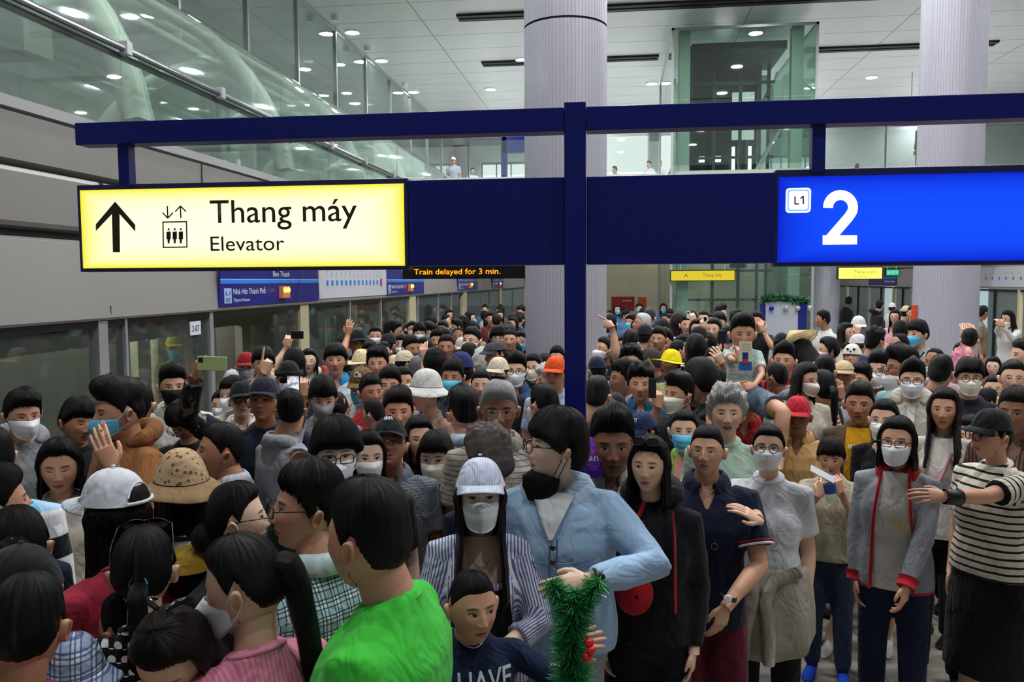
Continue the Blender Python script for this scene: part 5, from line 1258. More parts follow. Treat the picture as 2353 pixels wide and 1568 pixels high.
        P = np.array(rows); P2 = P.copy(); P2[..., 1] += .02 * k; V_ = np.concatenate([P.reshape(-1, 3), P2.reshape(-1, 3)]); m_ = len(P.reshape(-1, 3)); f_ = gridf(14, 9) + [tuple(reversed([i + m_ for i in q_])) for q_ in gridf(14, 9)]
        for i in range(13):
            for j in (0, 8): f_.append((i * 9 + j, (i + 1) * 9 + j, m_ + (i + 1) * 9 + j, m_ + i * 9 + j))
        V_[:, 1] += nz(V_, 7, seed, 2) * .003
        mesh_obj('under_shirt', V_, f_, cloth_mat(col_), root, {'gc': V_ / k})
    if collar:  # shirt collar: stand plus falling leaf, open in front; (colour, edge colour)
        cc = collar if isinstance(collar, tuple) else (collar, None); cs = cc[2] if len(cc) > 2 else 1.0; g = .36; rows = []; nc = 22 if L < 2 else 12
        for r_, z_, kk_ in ((.064, 1.400, 0), (.066, 1.448, 0), (.071, 1.456, 0), (.088 * (.4 + .6 * cs), 1.440, .3), (.106 * (.3 + .7 * cs), 1.402 - .035 * (cs - 1), cs)):
            rows.append([((r_ * math.sin(a)) * k * (1.05), (.02 + r_ * .95 * math.cos(a)) * k, (z_ - (.045 + .02 * kk_) * sm(1.2, 3.0, abs(a)) - .012 * kk_ * sm(2.3, 2.75, abs(a))) * k) for a in np.linspace(-(math.pi - g), math.pi - g, nc)])
        P = np.array(rows); P[:, :, 1] += 0
        cm = cloth_mat(cc[0]); co = mesh_obj('collar', P.reshape(-1, 3), gridf(5, nc), cm, root, {'gc': P.reshape(-1, 3) / k})
        md = co.modifiers.new('solid', 'SOLIDIFY'); md.thickness = .003
        if cc[1]:
            t = MB(); t.tube(P[4], .004 * k, 6); mesh_obj('collar_edge', t.v, t.f, cloth_mat(cc[1]), co, {'gc': np.array(t.v)})
    elif neck == 'crew' and L < 2:
        t = MB(); t.tube([B3(.070 * math.sin(a) * (1 if not fem else .94), .020 + .064 * math.cos(a) * (1 if not fem else .92), 1.428 - .040 * (1 - math.cos(a)) * .5) for a in np.linspace(0, 6.283, 24, endpoint=False)], .0075 * k, 8, closed=True, flat=1.4)
        mesh_obj('neckband', t.v, t.f, cloth_mat(shirt if isinstance(shirt, str) else shirt[1]), root, {'gc': np.array(t.v) / k})
    # ---------- trousers / skirt and shoes
    tb = MB(); fem_hip = .172 if fem else .165
    stance = [(-1, (-.095, -.01), (-.10, .02)), (1, (.095, .0), (.105, -.02))]
    if pants:
        if skirt in ('long', 'knee', 'dress'):
            zb = {'long': .36, 'knee': .52, 'dress': .45}[skirt]
            P = np.array([[(rx * k * math.cos(a), ry * k * math.sin(a), z * k) for a in np.linspace(0, 2 * math.pi, 24, endpoint=False)] for z, rx, ry in ((zb, .215, .17), (.7, .205, .155), (.9, .178, .125), (1.0, .150, .108))]); kk = 0; tb.grid(P, cv=True); tb.f += [tuple(range(24)), tuple(72 + j for j in reversed(range(24)))]
        else:
            P = np.array([[(rx * bulk * k * math.cos(a), ry * bulk * k * math.sin(a), z * k) for a in np.linspace(0, 2 * math.pi, 18, endpoint=False)] for z, rx, ry in ((.80, .155, .105), (.9, .168, .115), (1.0, .150, .108))]); tb.grid(P, cv=True); tb.f += [tuple(range(18)), tuple(36 + j for j in reversed(range(18)))]
            zb = .06 if legs is None else (.50 if skirt != 'shorts3' else .42)
            for sx, (kx, ky), (axx, ayy) in stance:
                if legs is None: tb.tube([B3(sx * .085, 0, .86), B3(kx, ky, .5), B3(axx, ayy, zb)], [.092 * k * (lw_ := 1), .075 * k, .062 * k], 12)
                else: tb.tube([B3(sx * .085, 0, .86), B3(kx, ky, zb)], [.098 * k, .10 * k], 12)
        def cbp(me, root=root, k=k): V_, f_ = me_np(me); bpy.data.meshes.remove(me); V_[:, 2] = np.maximum(V_[:, 2], .02); mesh_obj('skirt' if skirt and skirt != 'shorts3' else ('shorts' if legs is not None else 'trousers'), V_, f_, cloth_mat(pants), root, {'gc': V_ / k})
        job(tb.v, tb.f, (.018 if (L == 0 and cx > 1500) else .034) * k, 2, cbp)
    if legs is None and skirt in ('long', 'knee', 'dress'):
        pass
    for sx, (kx, ky), (axx, ayy) in stance:
        if legs is not None:
            for q_ in legs:
                if q_[0] == sx: axx, ayy = q_[2]
        so = bpy.data.objects.new('shoe', shoe_me(shoes)); COL.objects.link(so); so.parent = root; so.location = (axx * k, ayy * k, 0); so.scale = (k, k, k); so.rotation_euler = (0, 0, .12 * sx)
    info = dict(root=root, toB=toB, k=k, hs=hs, Hm=Hm, A=A, d=d, E=E, Rb=Rb, loc=loc, base=base, seed=seed, label=label, S=(E[2] - base) + .12 * hs)
    PEOPLE.append(info); return info
def hand_world(pi, sx):
    s0, e_, w_, hd, hp, nrm = pi['A'][sx]; W = pi['Rb'] @ w_ + np.array((pi['loc'][0], pi['loc'][1], pi['base'])); D = pi['Rb'] @ hd; return W, D
VIEW = CR   # columns: right, up, back
def phone(label, px, py, d, w_=.155, h_=.075, col='0c0c0e', screen=None, roll=0, yawv=0, name='phone', back=None):
    r = empty('phone'); p = atd(px, py, d); tag(r, label, 'phone', None)
    R = CR @ Rz(math.radians(roll)) @ Ry(math.radians(yawv)); M_ = Matrix.Identity(4)
    for i in range(3):
        for j in range(3): M_[i][j] = R[i][j]
    M_.translation = Vector(p); r.matrix_world = M_
    MB().box(-w_ / 2, w_ / 2, -h_ / 2, h_ / 2, -.004, .004).build('case', mat('phone_' + col, col, .3), r, bevel=.003)
    if screen is not None: MB().box(-w_ / 2 + .004, w_ / 2 - .004, -h_ / 2 + .004, h_ / 2 - .004, .004, .0048).build('screen', screen, r)
    else:
        MB().box(-w_ / 2 + .008, -w_ / 2 + .032, h_ / 2 - .032, h_ / 2 - .008, .004, .006).build('camera_bump', mat('lens_black', '050505', .15), r)
    return r

def chest_y(pi, x, z, bulk=1.0, fem=0, out=.016):
    ry = np.interp(z, [.84, .95, 1.08, 1.22, 1.325, 1.40], [.120, .122, .122, .128, .110, .066] if not fem else [.118, .116, .110, .148, .104, .060]) * bulk
    return -ry * np.cos(np.minimum(1.2, np.abs(x) / .17)) - out
def print_on(pi, s, m, x0, x1, z, cap, bulk=1.0, fem=0, out=.018, parent=None, rot=0, name='lettering'):
    k = pi['k']; o = lettering(s, m, 0, x1 - x0 if x1 is not None else None, 0, cap, 0, None, bold=.01, name=name); me = o.data; n = len(me.vertices); co = np.empty(n * 3); me.vertices.foreach_get('co', co); co = co.reshape(-1, 3)
    c, s_ = math.cos(rot), math.sin(rot); X = x0 + co[:, 0] * c - co[:, 2] * s_; Z = z + co[:, 0] * s_ + co[:, 2] * c
    me.vertices.foreach_set('co', (np.stack([X, chest_y(pi, X, Z, bulk, fem, out), Z], 1) * k).ravel()); me.update(); o.parent = parent or pi['root']; return o
def strap(pi, pts, w_, col, name='strap', th=.004, bulk=1.0, fem=0, out=.02):
    """strap lying over the chest, pts in body canonical (x, z) on the front"""
    k = pi['k']; P = [np.array((x, float(chest_y(pi, np.array(x), np.array(z), bulk, fem, out)), z)) for x, z in pts]; b = MB(); b.tube([p * k for p in P], w_ * k / 2, 8, up=(0, 1, 0), flat=.25)
    Q = np.array(b.v); return mesh_obj(name, Q, b.f, cloth_mat(col), pi['root'], {'gc': Q / k})
def watch(pi, sx, face='e8e8ea', bandc='0c0c0e', wide=.0):
    s0, e_, w_, hd, hp, nrm = pi['A'][sx]; k = pi['k']; c = w_ - hd * .035 * k; b = MB(); u = hd; a = np.cross(u, (0, 0, 1.0)); a /= np.linalg.norm(a) + 1e-9; v = np.cross(u, a); R_ = .033 * k
    b.grid(np.array([[c + u * h + (R_ + o) * (math.cos(t) * a + math.sin(t) * v) for t in np.linspace(0, 2 * math.pi, 20, endpoint=False)] for h, o in ((-.010 - wide, 0), (-.009 - wide, .003), (.009 + wide, .003), (.010 + wide, 0))]), cv=True)
    o = mesh_obj('watch' if face else 'wristband', b.v, b.f, mat('strap_' + bandc, bandc, .5), pi['root'])
    if face:
        cam_b = pi['toB'](CC); n = cam_b - c; n = n - u * u.dot(n); n /= np.linalg.norm(n); q = np.cross(u, n); f = MB(); f.grid(np.array([[c + n * (R_ + h) + r_ * (math.cos(t) * u + math.sin(t) * q) for t in np.linspace(0, 2 * math.pi, 18, endpoint=False)] for r_, h in ((.017, .0), (.017, .007), (.014, .008), (.001, .008))]), cv=True)
        mesh_obj('dial', f.v, f.f, mat('dial_' + face, face, .25), o)
    return o
def necklace(pi, drop=.07, col='b8b0a0', r=.0012, pend=None):
    k = pi['k']; b = MB(); pts = []
    for a in np.linspace(-math.pi, math.pi, 30, endpoint=False):
        f = (1 + math.cos(a)) / 2; x = .062 * math.sin(a) * (1 - .2 * f); z = 1.43 - drop * f ** 2; y = .02 + .06 * math.cos(a + math.pi) - .035 * f ** 1.5 * (drop / .1) ; pts.append(np.array((x, y - .008, z)) * k)
    b.tube(pts, r * k, 5, closed=True)
    if pend: b.ell(tuple(np.array(pts[15]) + np.array((0, -.004, -.008)) * k), (.006 * k, .003 * k, .010 * k), 8, 6)
    return mesh_obj('necklace', b.v, b.f, mat('chain_' + col, col, .3, .9), pi['root'])
# ---------------------------------------------------------------- the crowd
P = person
G1 = 'dark heads far down the left platform'
# ===== bottom left, closest to the camera
a = P('person seen from behind in a crimson collar, thinning black hair, lower corner', 62, 1328, 1555, 168, -12, hair='short', hc='100c0a', d=1.95, shirt='8a1626', collar='8a1626', skin=3, bulk=1.05, S_=1.62, body=150)
P('person in black cap and grey t-shirt with back turned, beside the crimson collar', 52, 1262, 1475, -150, hat='cap', hatc='15191a', d=2.2, shirt='7c8086', skin=3, body=-175, bulk=1.1)
P('person with white fluffy hair clip in a dark bun', 40, 1165, 1345, 175, hair='tied', d=2.55, fem=1, shirt='20222a', bun=((0.0, .10, .03), .04), tie=((0, .11, .03), 'e9e4dc', .032), skin=1)
P('person in navy jacket with a black strap at the far edge, ear showing', -8, 1070, 1235, 100, d=2.65, hair='short', shirt='131b38', sleeve='long', mask='b', body=150, bulk=1.18, skin=2)
P('person in pale blue, white and black jacket at the photo edge', -18, 985, 1110, -160, d=3.3, hair='short', shirt=('bands', '9fc0dc', [(1.36, 'e6e8ea'), (1.28, '101216'), (1.2, 'e2e4e6')]), sleeve='long', body=170)
P('person in plaid blue and white bucket hat at the bottom', 172, 1475, 1640, 175, child=1, d=2.2, hat='bucket', hatc=('pl', 'c9d2da', '5f7699', '2c4472', .06), shirt='8a1626', hair='short', hs_=.98)
P('child with dark shaved hair between the polka dot top and plaid hat', 285, 1362, 1510, -140, hair='crop', child=1, d=2.35, shirt='23252c', skin=3)
P('person bowed with black claw clip in glossy brown-black hair', 395, 1388, 1610, -25, -42, hair='long', hc='1a0f0c', long=.22, fem=1, d=1.95, shirt='14141a', sleeve='long', extra=None)
a = P('person with black ponytail and mask looking down, pink ribbed top', 560, 1228, 1452, -112, -12, hair='tied', hc='120d0d', fem=1, mask='w', d=2.05, shirt=('sv', 'e08ca6', 'd4788f', .012, .5), sleeve='short', body=-150, fat=1.08, bulk=1.12,
      pony=((.0, .09, .045), [(0, .125, .035), (0, .135, -.03), (.005, .135, -.15), (.01, .125, -.30), (0, .11, -.48)], .036), skin=1)
P('person in polka dot top with sunglasses pushed up and a blue hair tie', 330, 1212, 1405, 172, hair='tied', hc='0e0c0d', fem=1, glasses='su', d=2.35, shirt=('dot', '0c0c10', 'e6e6ea', .035, .09), pony=((0, .1, .0), [(0, .14, -.03), (0, .14, -.11), (0, .12, -.18)], .028), tie=((0, .105, 0), '58b8e8', .022), body=178)
P('person in white baseball cap and crimson jacket with long black hair', 262, 1085, 1262, -128, hat='cap', hatc='dfe3ec', hair='long', long=.34, fem=1, d=2.55, shirt='a82c44', sleeve='long', body=-150, S_=1.62, bulk=1.1)
P('person in monogrammed tan bucket hat and black and white floral top', 418, 1040, 1205, -165, hat='bucket', hatc=('pr', 'b79a76', '6a4c38', 44, .30), hat2='9a7c59', hair='long', long=.25, fem=1, d=2.75, shirt=('pr', '0d0e12', 'e8e8ec', 11, .36), body=170)
P('person in mustard top between bucket hat and ponytail', 436, 1255, 1400, 175, hat='beret', hatc='8c7016', hair='short', fem=1, child=1, d=2.6, shirt='8c7016')
P('person with bun and glasses in profile, red lipstick', 548, 1108, 1268, 88, 4, hair='tied', fem=1, glasses='r', d=2.6, shirt='14161c', bun=((0, .115, -.05), .05), lip='b8202c', skin=0, S_=1.55, body=60)
a = P('person in black glasses and white-teal plaid shirt, grey stubble, in profile', 705, 1068, 1258, -80, 6, hair='side', hc='100f10', glasses='r', d=2.45, shirt=('pl', 'd4e6e8', '58929c', '12202c', .042), collar='b8ccd0', sleeve='short', skin=2, fat=1.12, body=-140, bulk=1.12)
a = P('person in bright green t-shirt seen from behind, short black hair', 845, 1103, 1350, -128, 0, hair='short', hc='0d0b0b', d=2.02, shirt='3fc43c', skin=2, fat=1.1, body=-112, bulk=1.2, sleeve='short')
# ===== left, second rank
P('person with dark bob and closed eyes in sleeveless cream top', 138, 1010, 1130, -8, -6, hair='bob', long=.13, lf=.0, fem=1, d=3.55, shirt='d3cbbb', sleeve='none', eo=.05, skin=2, lip='8e3a40', fat=1.06, lod=0)
a = P('person in grey hoodie and white mask by the glass doors', 52, 897, 1002, 18, -8, hair='side', mask='w', shirt='8b8e92', sleeve='long', hood='95989c', eo=.4, skin=2)
P('person smiling behind the brown hooded jacket', 180, 918, 1020, 28, -4, 8, hair='fringe', mo=.6, shirt='1a1a1e', eo=.2, skin=3, d=4.6)
a = P('person in brown hooded jacket with blue mask clasping hands', 272, 876, 1006, -72, -6, hair='quiff', mask='b', shirt='8a5a30', sleeve='long', hood='8a5a30', skin=2, body=-60, bulk=1.15, S_=1.72, eo=.25,
      arms={'r': ('px', 240, 1072, -.28, 'flat', (.2, -.2, -1), (-1, 0, .2), (-.25, .95, .1)), 'l': ('px', 258, 1075, -.33, 'flat', (.5, -.2, -1), (.3, 0, 1), (-.35, .9, .1))})
watch(a, 1, '3c4034', '0c0c0e', .004)
P('person with black hair mostly behind the brown jacket', 312, 874, 985, 170, d=4.7, hair='short', shirt='1a1c20')
P('person in black mask and white polo by the screen door', 398, 842, 930, 3, 0, hair='fade', mask='k', shirt='cfcbc2', collar='d8d5cd', inner=None, skin=2, bulk=.95)
P('person bowing a black-haired head, dark clothes, below the raised arm', 424, 922, 1010, -45, -38, hair='fringe', shirt='0e0f13', sleeve='long', glasses='r', d=4.3, skin=2)
a = P('person in navy and red cap and dark t-shirt raising a phone', 606, 872, 968, -14, 12, hat='cap', hatc='15192e', hat2='14182c', hair='crop', skin=3, shirt='121a2c', sleeve='short', S_=1.76, bulk=1.08, lip='8a4a40',
      arms={'r': ('px', 448, 868, -.25, 'grip', (-.3, .2, -.5), (-.9, .1, .4), (.1, .98, 0))})
# camouflage under-sleeve on the raised arm
s0, e_, w_, hd, hp_, nrm_ = a['A'][-1]; b = MB(); b.tube([s0 + (e_ - s0) * .55, e_, e_ + (w_ - e_) * .9], [.066 * a['k'], .060 * a['k'], .046 * a['k']], 12); mesh_obj('camouflage_sleeve', b.v, b.f, cloth_mat(('nz', '14171d', '7c7d78', 13, .42)), a['root'], {'gc': np.array(b.v)})
phone('phone in green and yellow case held high by the raised camouflage arm', 487, 836, a['d'] - .3, .155, .075, 'a5b97a', roll=-2)
P('person in profile with cropped hair and speckled grey-white shirt', 506, 970, 1098, -84, 6, hair='crop', hc='16110f', shirt=('nz', 'b9bac4', '8a8c98', 60, .5), collar='b4b5c0', skin=3, fat=1.1, S_=1.64, body=-110, bulk=1.1)
P('person in pale round glasses and mask below the phone', 510, 897, 962, -20, hair='tied', fem=1, glasses='w', mask='w', shirt='2a2c34', d=5.2)
P('person in white cap in front of the lit train doorway', 534, 852, 905, 150, hat='cap', hatc='bcbcbe', shirt='22242a', d=5.9)
P('person with white mask peering over the pale cap', 532, 868, 940, -35, -6, hair='side', mask='w', shirt='c8c4ba', d=5.35)
P('person in black cap and mirrored sunglasses in white polo', 556, 880, 958, 4, 8, hat='cap', hatc='131318', glasses='s', shirt='d5d3cf', collar='dcdad6', skin=1, d=4.7)
P('person in red cap with grey mask by the train door', 566, 812, 872, -6, hat='cap', hatc='8e1420', mask='g', shirt='1e1f25', d=6.2)
P('person in headphones with hand raised in a sign', 605, 800, 868, 0, hair='fringe', glasses='w', shirt='2c2c34', d=5.9, arms={'r': ('px', 606, 858, -.35, 'point', (-.6, 0, -1), (0, 0, 1), (.2, .97, 0))})
P('person in black knit hat and dark glasses behind a phone screen', 664, 832, 905, -3, hat='knit', hatc='17171a', glasses='s', mask='w', shirt='17181c', d=5.3)
a = P('person with back turned in pale grey shirt photographing the hall', 668, 896, 985, 178, 8, hair='short', shirt='a5a7ae', sleeve='long', collar='a5a7ae', d=4.35, skin=2, arms={'r': ('px', 695, 915, .2, 'grip', (.2, .3, -1), (0, 0, 1), (-.1, .98, 0))})
scr = bpy.data.materials.new('phone_screen_view'); scr.use_nodes = True; nt_ = scr.node_tree; nt_.nodes['Principled BSDF'].inputs['Emission Strength'].default_value = .8
tx = nt_.nodes.new('ShaderNodeTexNoise'); tx.inputs['Scale'].default_value = 40; rp = nt_.nodes.new('ShaderNodeValToRGB'); rp.color_ramp.elements[0].position = .4; rp.color_ramp.elements[0].color = (.03, .04, .12, 1); rp.color_ramp.elements[1].position = .6; rp.color_ramp.elements[1].color = (.8, .82, .85, 1)
tc_ = nt_.nodes.new('ShaderNodeTexCoord'); nt_.links.new(tc_.outputs['Object'], tx.inputs['Vector']); nt_.links.new(tx.outputs['Fac'], rp.inputs['Fac']); nt_.links.new(rp.outputs['Color'], nt_.nodes['Principled BSDF'].inputs['Emission Color'])
phone('upright phone showing the hall, held by the person in pale grey shirt', 674, 884, a['d'] + .12, .070, .095, '0a0a0c', scr, 0)
P('person in black glasses, full fringe and white mask staring at the camera', 772, 966, 1108, 4, -2, hair='bowl', hc='0b0b0d', glasses='r', mask='w', shirt='1a1d22', skin=0, S_=1.74, eo=.85)
P('person with long brown hair and white mask behind the fringed young man', 845, 992, 1100, 12, 0, hair='long', hc='1c110d', long=.3, fem=1, mask='w', shirt='231c1a', d=3.75, skin=0, lod=0)
P('person in black cap looking up open-mouthed, dotted grey polo', 894, 964, 1076, -6, 22, hat='cap', hatc='121315', hat2='0e0e10', hair='crop', shirt=('dot', '6f747c', '3e434d', .012, .10), collar='6a6f78', mo=1, eo=.1, skin=3, fat=1.12, bulk=1.1)
P('person with long black hair and red lips beside the black cap', 962, 957, 1052, 12, hair='long', long=.34, fem=1, shirt='141318', skin=1, lip='9c2430', lod=0, lf=.02, S_=1.57)
P('person with bangs, beige mask and small earring turning aside', 1002, 993, 1104, -14, -2, hair='bangs', hc='1d1210', long=.16, fem=1, mask='c', shirt='1c1c24', skin=0, eo=.9, lod=0, bun=((0, .12, -.02), .035))
P('person with side-swept fringe and open mouth in pale blue shirt', 914, 893, 990, 2, -2, hair='side', shirt='c3cfdd', collar='c8d3e0', mo=.7, skin=2, lod=0)
a = P('person with back to the camera in light blue shirt, cropped nape', 1064, 896, 1000, -160, 0, hair='fade', shirt='b4c2d0', collar='b4c2d0', sleeve='roll', d=4.65, skin=2, body=-170, lod=0, bulk=1.0, arms={'l': ('px', 985, 1158, -.85, 'wide', (-1, .1, -1), (-.3, .1, 1), (.15, .98, 0))})
P('person with wavy grey-brown hair and navy jacket behind the striped cap', 1122, 992, 1122, -135, -8, hair='curlyb', hc='8a7d78', shirt='141a30', sleeve='long', d=3.55, skin=2, hs_=1.02, body=-150)
P('person with silver hair and thin glasses in striped beige shirt', 1146, 878, 1002, 2, -1, hair='short', hc='efede8', glasses='wr', shirt=('sh', 'a8a397', '6d685f', .022, .2), collar='a8a397', skin=3, S_=1.66, lip='7e463c')
# ===== left, third rank
P('person in white sun hat and beige top in profile, small earring', 978, 853, 948, -62, 4, hat='bucket', hatc='cfcfca', hair='short', hc='2a2422', fem=1, shirt='ab8c77', skin=1, lip='9c4038', S_=1.55)
P('person in rimless glasses with tired eyes beside the boy in red', 894, 845, 922, -2, 0, hair='side', glasses='wr', shirt='b5bac6', collar='b5bac6', skin=2, eo=.4)
P('boy in red shirt gazing right, cropped black hair', 852, 862, 938, 22, 2, hair='short', shirt='a31d22', child=1, skin=3, d=4.9)
P('boy seen from behind in orange collar', 858, 918, 985, -128, hair='crop', hc='191311', shirt='d8501c', child=1, d=4.5, skin=2)
P('person in olive cap with cursive lettering and blue mask', 832, 847, 925, -22, -8, hat='cap', hatc='6b5330', mask='b', shirt='b7bcc4', skin=2, d=5.2)
P('person looking down with thin grey mask in grey tee', 741, 868, 955, 6, -18, hair='fringe', mask='g', shirt='70747c', skin=1, d=4.6)
P('person with sparkly clip in black hair, back turned', 773, 902, 980, 175, hair='tied', fem=1, shirt='23242b', bun=((0, .1, .04), .035), d=4.35, arms={'l': ('px', 783, 972, -.05, 'vee', (.5, 0, -1), (0, 0, 1), (.2, .97, 0))})
P('person in white jacket with bright blue collar and full lips', 771, 792, 862, -3, 3, hair='fringe', shirt='c6cad2', collar=('2391c8', 'f0f0f0'), skin=2, lip='8c2f30')
P('person in straw hat with blue mask', 830, 806, 868, 4, hat='straw', hatc='d9c79b', mask='b', shirt='b4503c', fem=1, d=6.4)
P('person with curly black top and narrow face next to the straw hat', 868, 800, 868, -8, hair='curlyb', shirt='20242b', skin=2)
P('person in round glasses with long black hair and red lips, white jacket', 710, 802, 856, -4, hair='long', long=.3, fem=1, glasses='w', shirt='d0ccc6', sleeve='long', skin=0, lip='a02030', hood='e2ded8')
P('person with sleek black bob seen from behind by the cream post', 676, 800, 862, 170, hair='bob', long=.12, fem=1, shirt='7c8fc8', d=6.6, arms={'r': ('px', 660, 800, .1, 'grip', None, (0, 0, 1), (.1, .98, 0))})
phone('black phone held sideways above the crowd in front of the cream post', 683, 770, PEOPLE[-1]['d'] + .02, .10, .062, '0b0b0d')
P('person in black cap with bare forearm raised in front of the door glass', 822, 760, 818, 12, 6, hat='cap', hatc='10131b', shirt='14161d', skin=3, arms={'r': ('px', 800, 772, -.05, 'relax', (-.3, 0, -1), (0, 0, 1), (.1, .97, 0))})
P('person in thin glasses turned right behind the blue collar jacket', 786, 776, 826, 25, hair='side', glasses='w', shirt='c7584c', skin=1)
P('person in white mask beside the second screen doorway', 863, 750, 795, -4, hair='tied', fem=1, mask='w', shirt='24262c', skin=1)
P('person in profile against the dark doorway glancing right', 905, 736, 790, 80, hair='short', shirt='2b2b31', skin=2)
P('person in black cap with white stripes behind the masked person', 893, 768, 818, 150, hat='cap', hatc='19191c', shirt='25262c')
P('person with black sunglasses, red lips and long dark hair', 940, 744, 783, -3, 4, hair='long', long=.25, fem=1, glasses='s', shirt='1c1d22', skin=0, lip='b01e28')
P('person peeking out with pale mask over the sunglasses wearer', 948, 738, 776, 12, hair='tied', fem=1, mask='w', shirt='2c2c31', d=10.0)
P('person with glasses and pale mask, long black hair near the thumb hand', 922, 770, 818, -8, hair='long', long=.25, fem=1, glasses='w', mask='w', shirt='2a2a31')
P('person in pale cap with blue mask pulled under the chin', 944, 772, 828, 35, -4, hair='short', mask='b', mdown=.045, shirt='2b2f3a', skin=3, d=7.8)
P('person in round glasses with a full fringe above the thumb hand', 970, 766, 812, 3, hair='bowl', glasses='w', shirt='26272e', skin=2)
P('person with high forehead, blue mask and black fringe', 986, 742, 788, 8, hair='fringe', mask='b', shirt='2a6f98', skin=1)
P('person with white mask and low fringe beside the blue mask', 964, 744, 786, 5, hair='fringe', mask='w', shirt='22242a', d=9.4)
P('person with broad smile and swept hair in the middle rows', 1004, 758, 806, -6, hair='side', shirt='2c2e36', skin=2, mo=.3)
P('person with shaved head and long neck in blue and white collar', 1025, 768, 826, -3, 0, hair='crop', shirt='a9b4cc', collar='c9d0e0', skin=3)
P('person with receding hair and moustache near the pillar', 1053, 752, 795, -3, hair='thin', shirt='30323a', skin=3)
P('person in cream baseball cap facing left, middle rows', 1066, 776, 824, -55, -10, hat='cap', hatc='d6cfc0', shirt='3c3c44', skin=1)
P('person in navy shirt with white mask next to the cream cap', 1084, 752, 812, -28, 2, hair='short', mask='w', shirt='27325a', skin=1)
P('person in dark flat cap with steep profile', 1140, 782, 848, -62, -2, hat='flat', hatc='3a3c42', hair='short', hc='1a1817', shirt='9caab4', collar='aab4bc', skin=3)
P('person with short hair and wide face beside the white pillar', 1172, 756, 806, -8, 3, d=8.2, hair='crop', shirt='2c2f37', skin=2)
P('person in round glasses with rumpled black hair near the pillar', 1145, 752, 800, -4, hair='bowl', glasses='o', shirt='2a2b32', skin=0, d=8.8)
P('person in glasses partly behind the flat cap', 1178, 792, 848, -20, hair='curlyb', glasses='w', shirt='2f3138', skin=1)
P('person in navy cap turned away above the blue mask', 1060, 812, 890, -158, hat='cap', hatc='1d2c5c', shirt='c9cdd6', skin=2, d=6.9)
P('person with receding hair and blue surgical mask in navy shirt', 1040, 828, 902, -14, 0, hair='side', hc='141110', mask='b', shirt='2c3648', collar='2c3648', skin=3, S_=1.73)
P('person with fluffy white hair seen from behind', 1110, 806, 860, 160, hair='curly', hc='ffffee', shirt='8f8a80', d=6.6)
P('person with tied-back hair and pale worried face', 1106, 850, 918, -4, 0, hair='tied', fem=1, shirt='8d8f96', skin=1, lip='9a5048', S_=1.66)
P('person in soft cream cap above the masked glasses wearer', 1145, 824, 890, -30, hat='cap', hatc='d5c9b2', mask='k', shirt='1c1c20', d=5.8)
P('person in black glasses and pale mask in blue shirt left of the pillar', 1186, 815, 886, -6, 2, hair='quiff', glasses='r', mask='a', shirt='34507c', collar='34507c', skin=1)
P('person with long dark hair, glasses and mask behind the blue shirt', 1226, 815, 872, -16, hair='bob', long=.1, fem=1, glasses='o', mask='c', shirt='3a3c44', d=6.1)
P('person with grey-streaked hair seen from behind below the thumb hand', 959, 823, 885, 172, hair='short', hc='7a7876', shirt='b98f96', d=5.9)
P('person in round glasses and lowered mask with pink shirt', 926, 843, 905, 10, -4, hair='tied', fem=1, glasses='w', mask='c', shirt='d9a0ac', d=5.6)
P('person in orange reflective vest pointing a thumb upward', 1000, 800, 866, 150, hair='short', fem=1, long=.15, shirt='e0431c', sleeve='short', d=5.9, arms={'l': ('px', 976, 826, .05, 'thumb', (-.3, 0, -1), (0, 0, 1), (-.1, .97, 0))})
P('person in crumpled cream hat among the middle rows', 908, 818, 872, 170, hat='knit', hatc='cdb998', shirt='59473a', d=6.2)
P('person in beige cap and coat near the cream hat', 930, 808, 862, 120, hat='cap', hatc='c8c0a8', shirt='a4826a', d=6.5)
P('person in silver-framed glasses by the dark doorway', 882, 785, 830, -5, hair='tied', fem=1, glasses='w', shirt='2a2c34', d=7.6)
P('person with black hair parted high behind the curly top', 848, 786, 836, -12, hair='side', shirt='2b2e36', d=7.2)
P('person with low ponytail facing away beside the sad old man', 1248, 882, 975, -140, hair='tied', fem=1, mask='w', shirt='121318', d=4.3, pony=((0, .1, -.02), [(0, .15, -.04), (0, .14, -.15), (0, .12, -.22)], .028))
P('person with thick white hair in profile beside the sign post', 1254, 843, 902, -62, -4, hair='curly', hc='ffffee', shirt='a4a6aa', skin=2, d=5.6)
P('person in orange cap and glasses touching the sign post', 1276, 822, 892, -18, hat='cap', hatc='e0561c', glasses='w', shirt='aab4cc', skin=2, d=6.0)
P('person with black hair and glasses above the orange cap', 1280, 797, 850, -10, 4, hair='short', glasses='o', shirt='3a3f4a', skin=2, d=6.8)
P('person with black hair between pillar and orange cap', 1252, 815, 870, 170, hair='short', shirt='2a2c31', d=7.0)
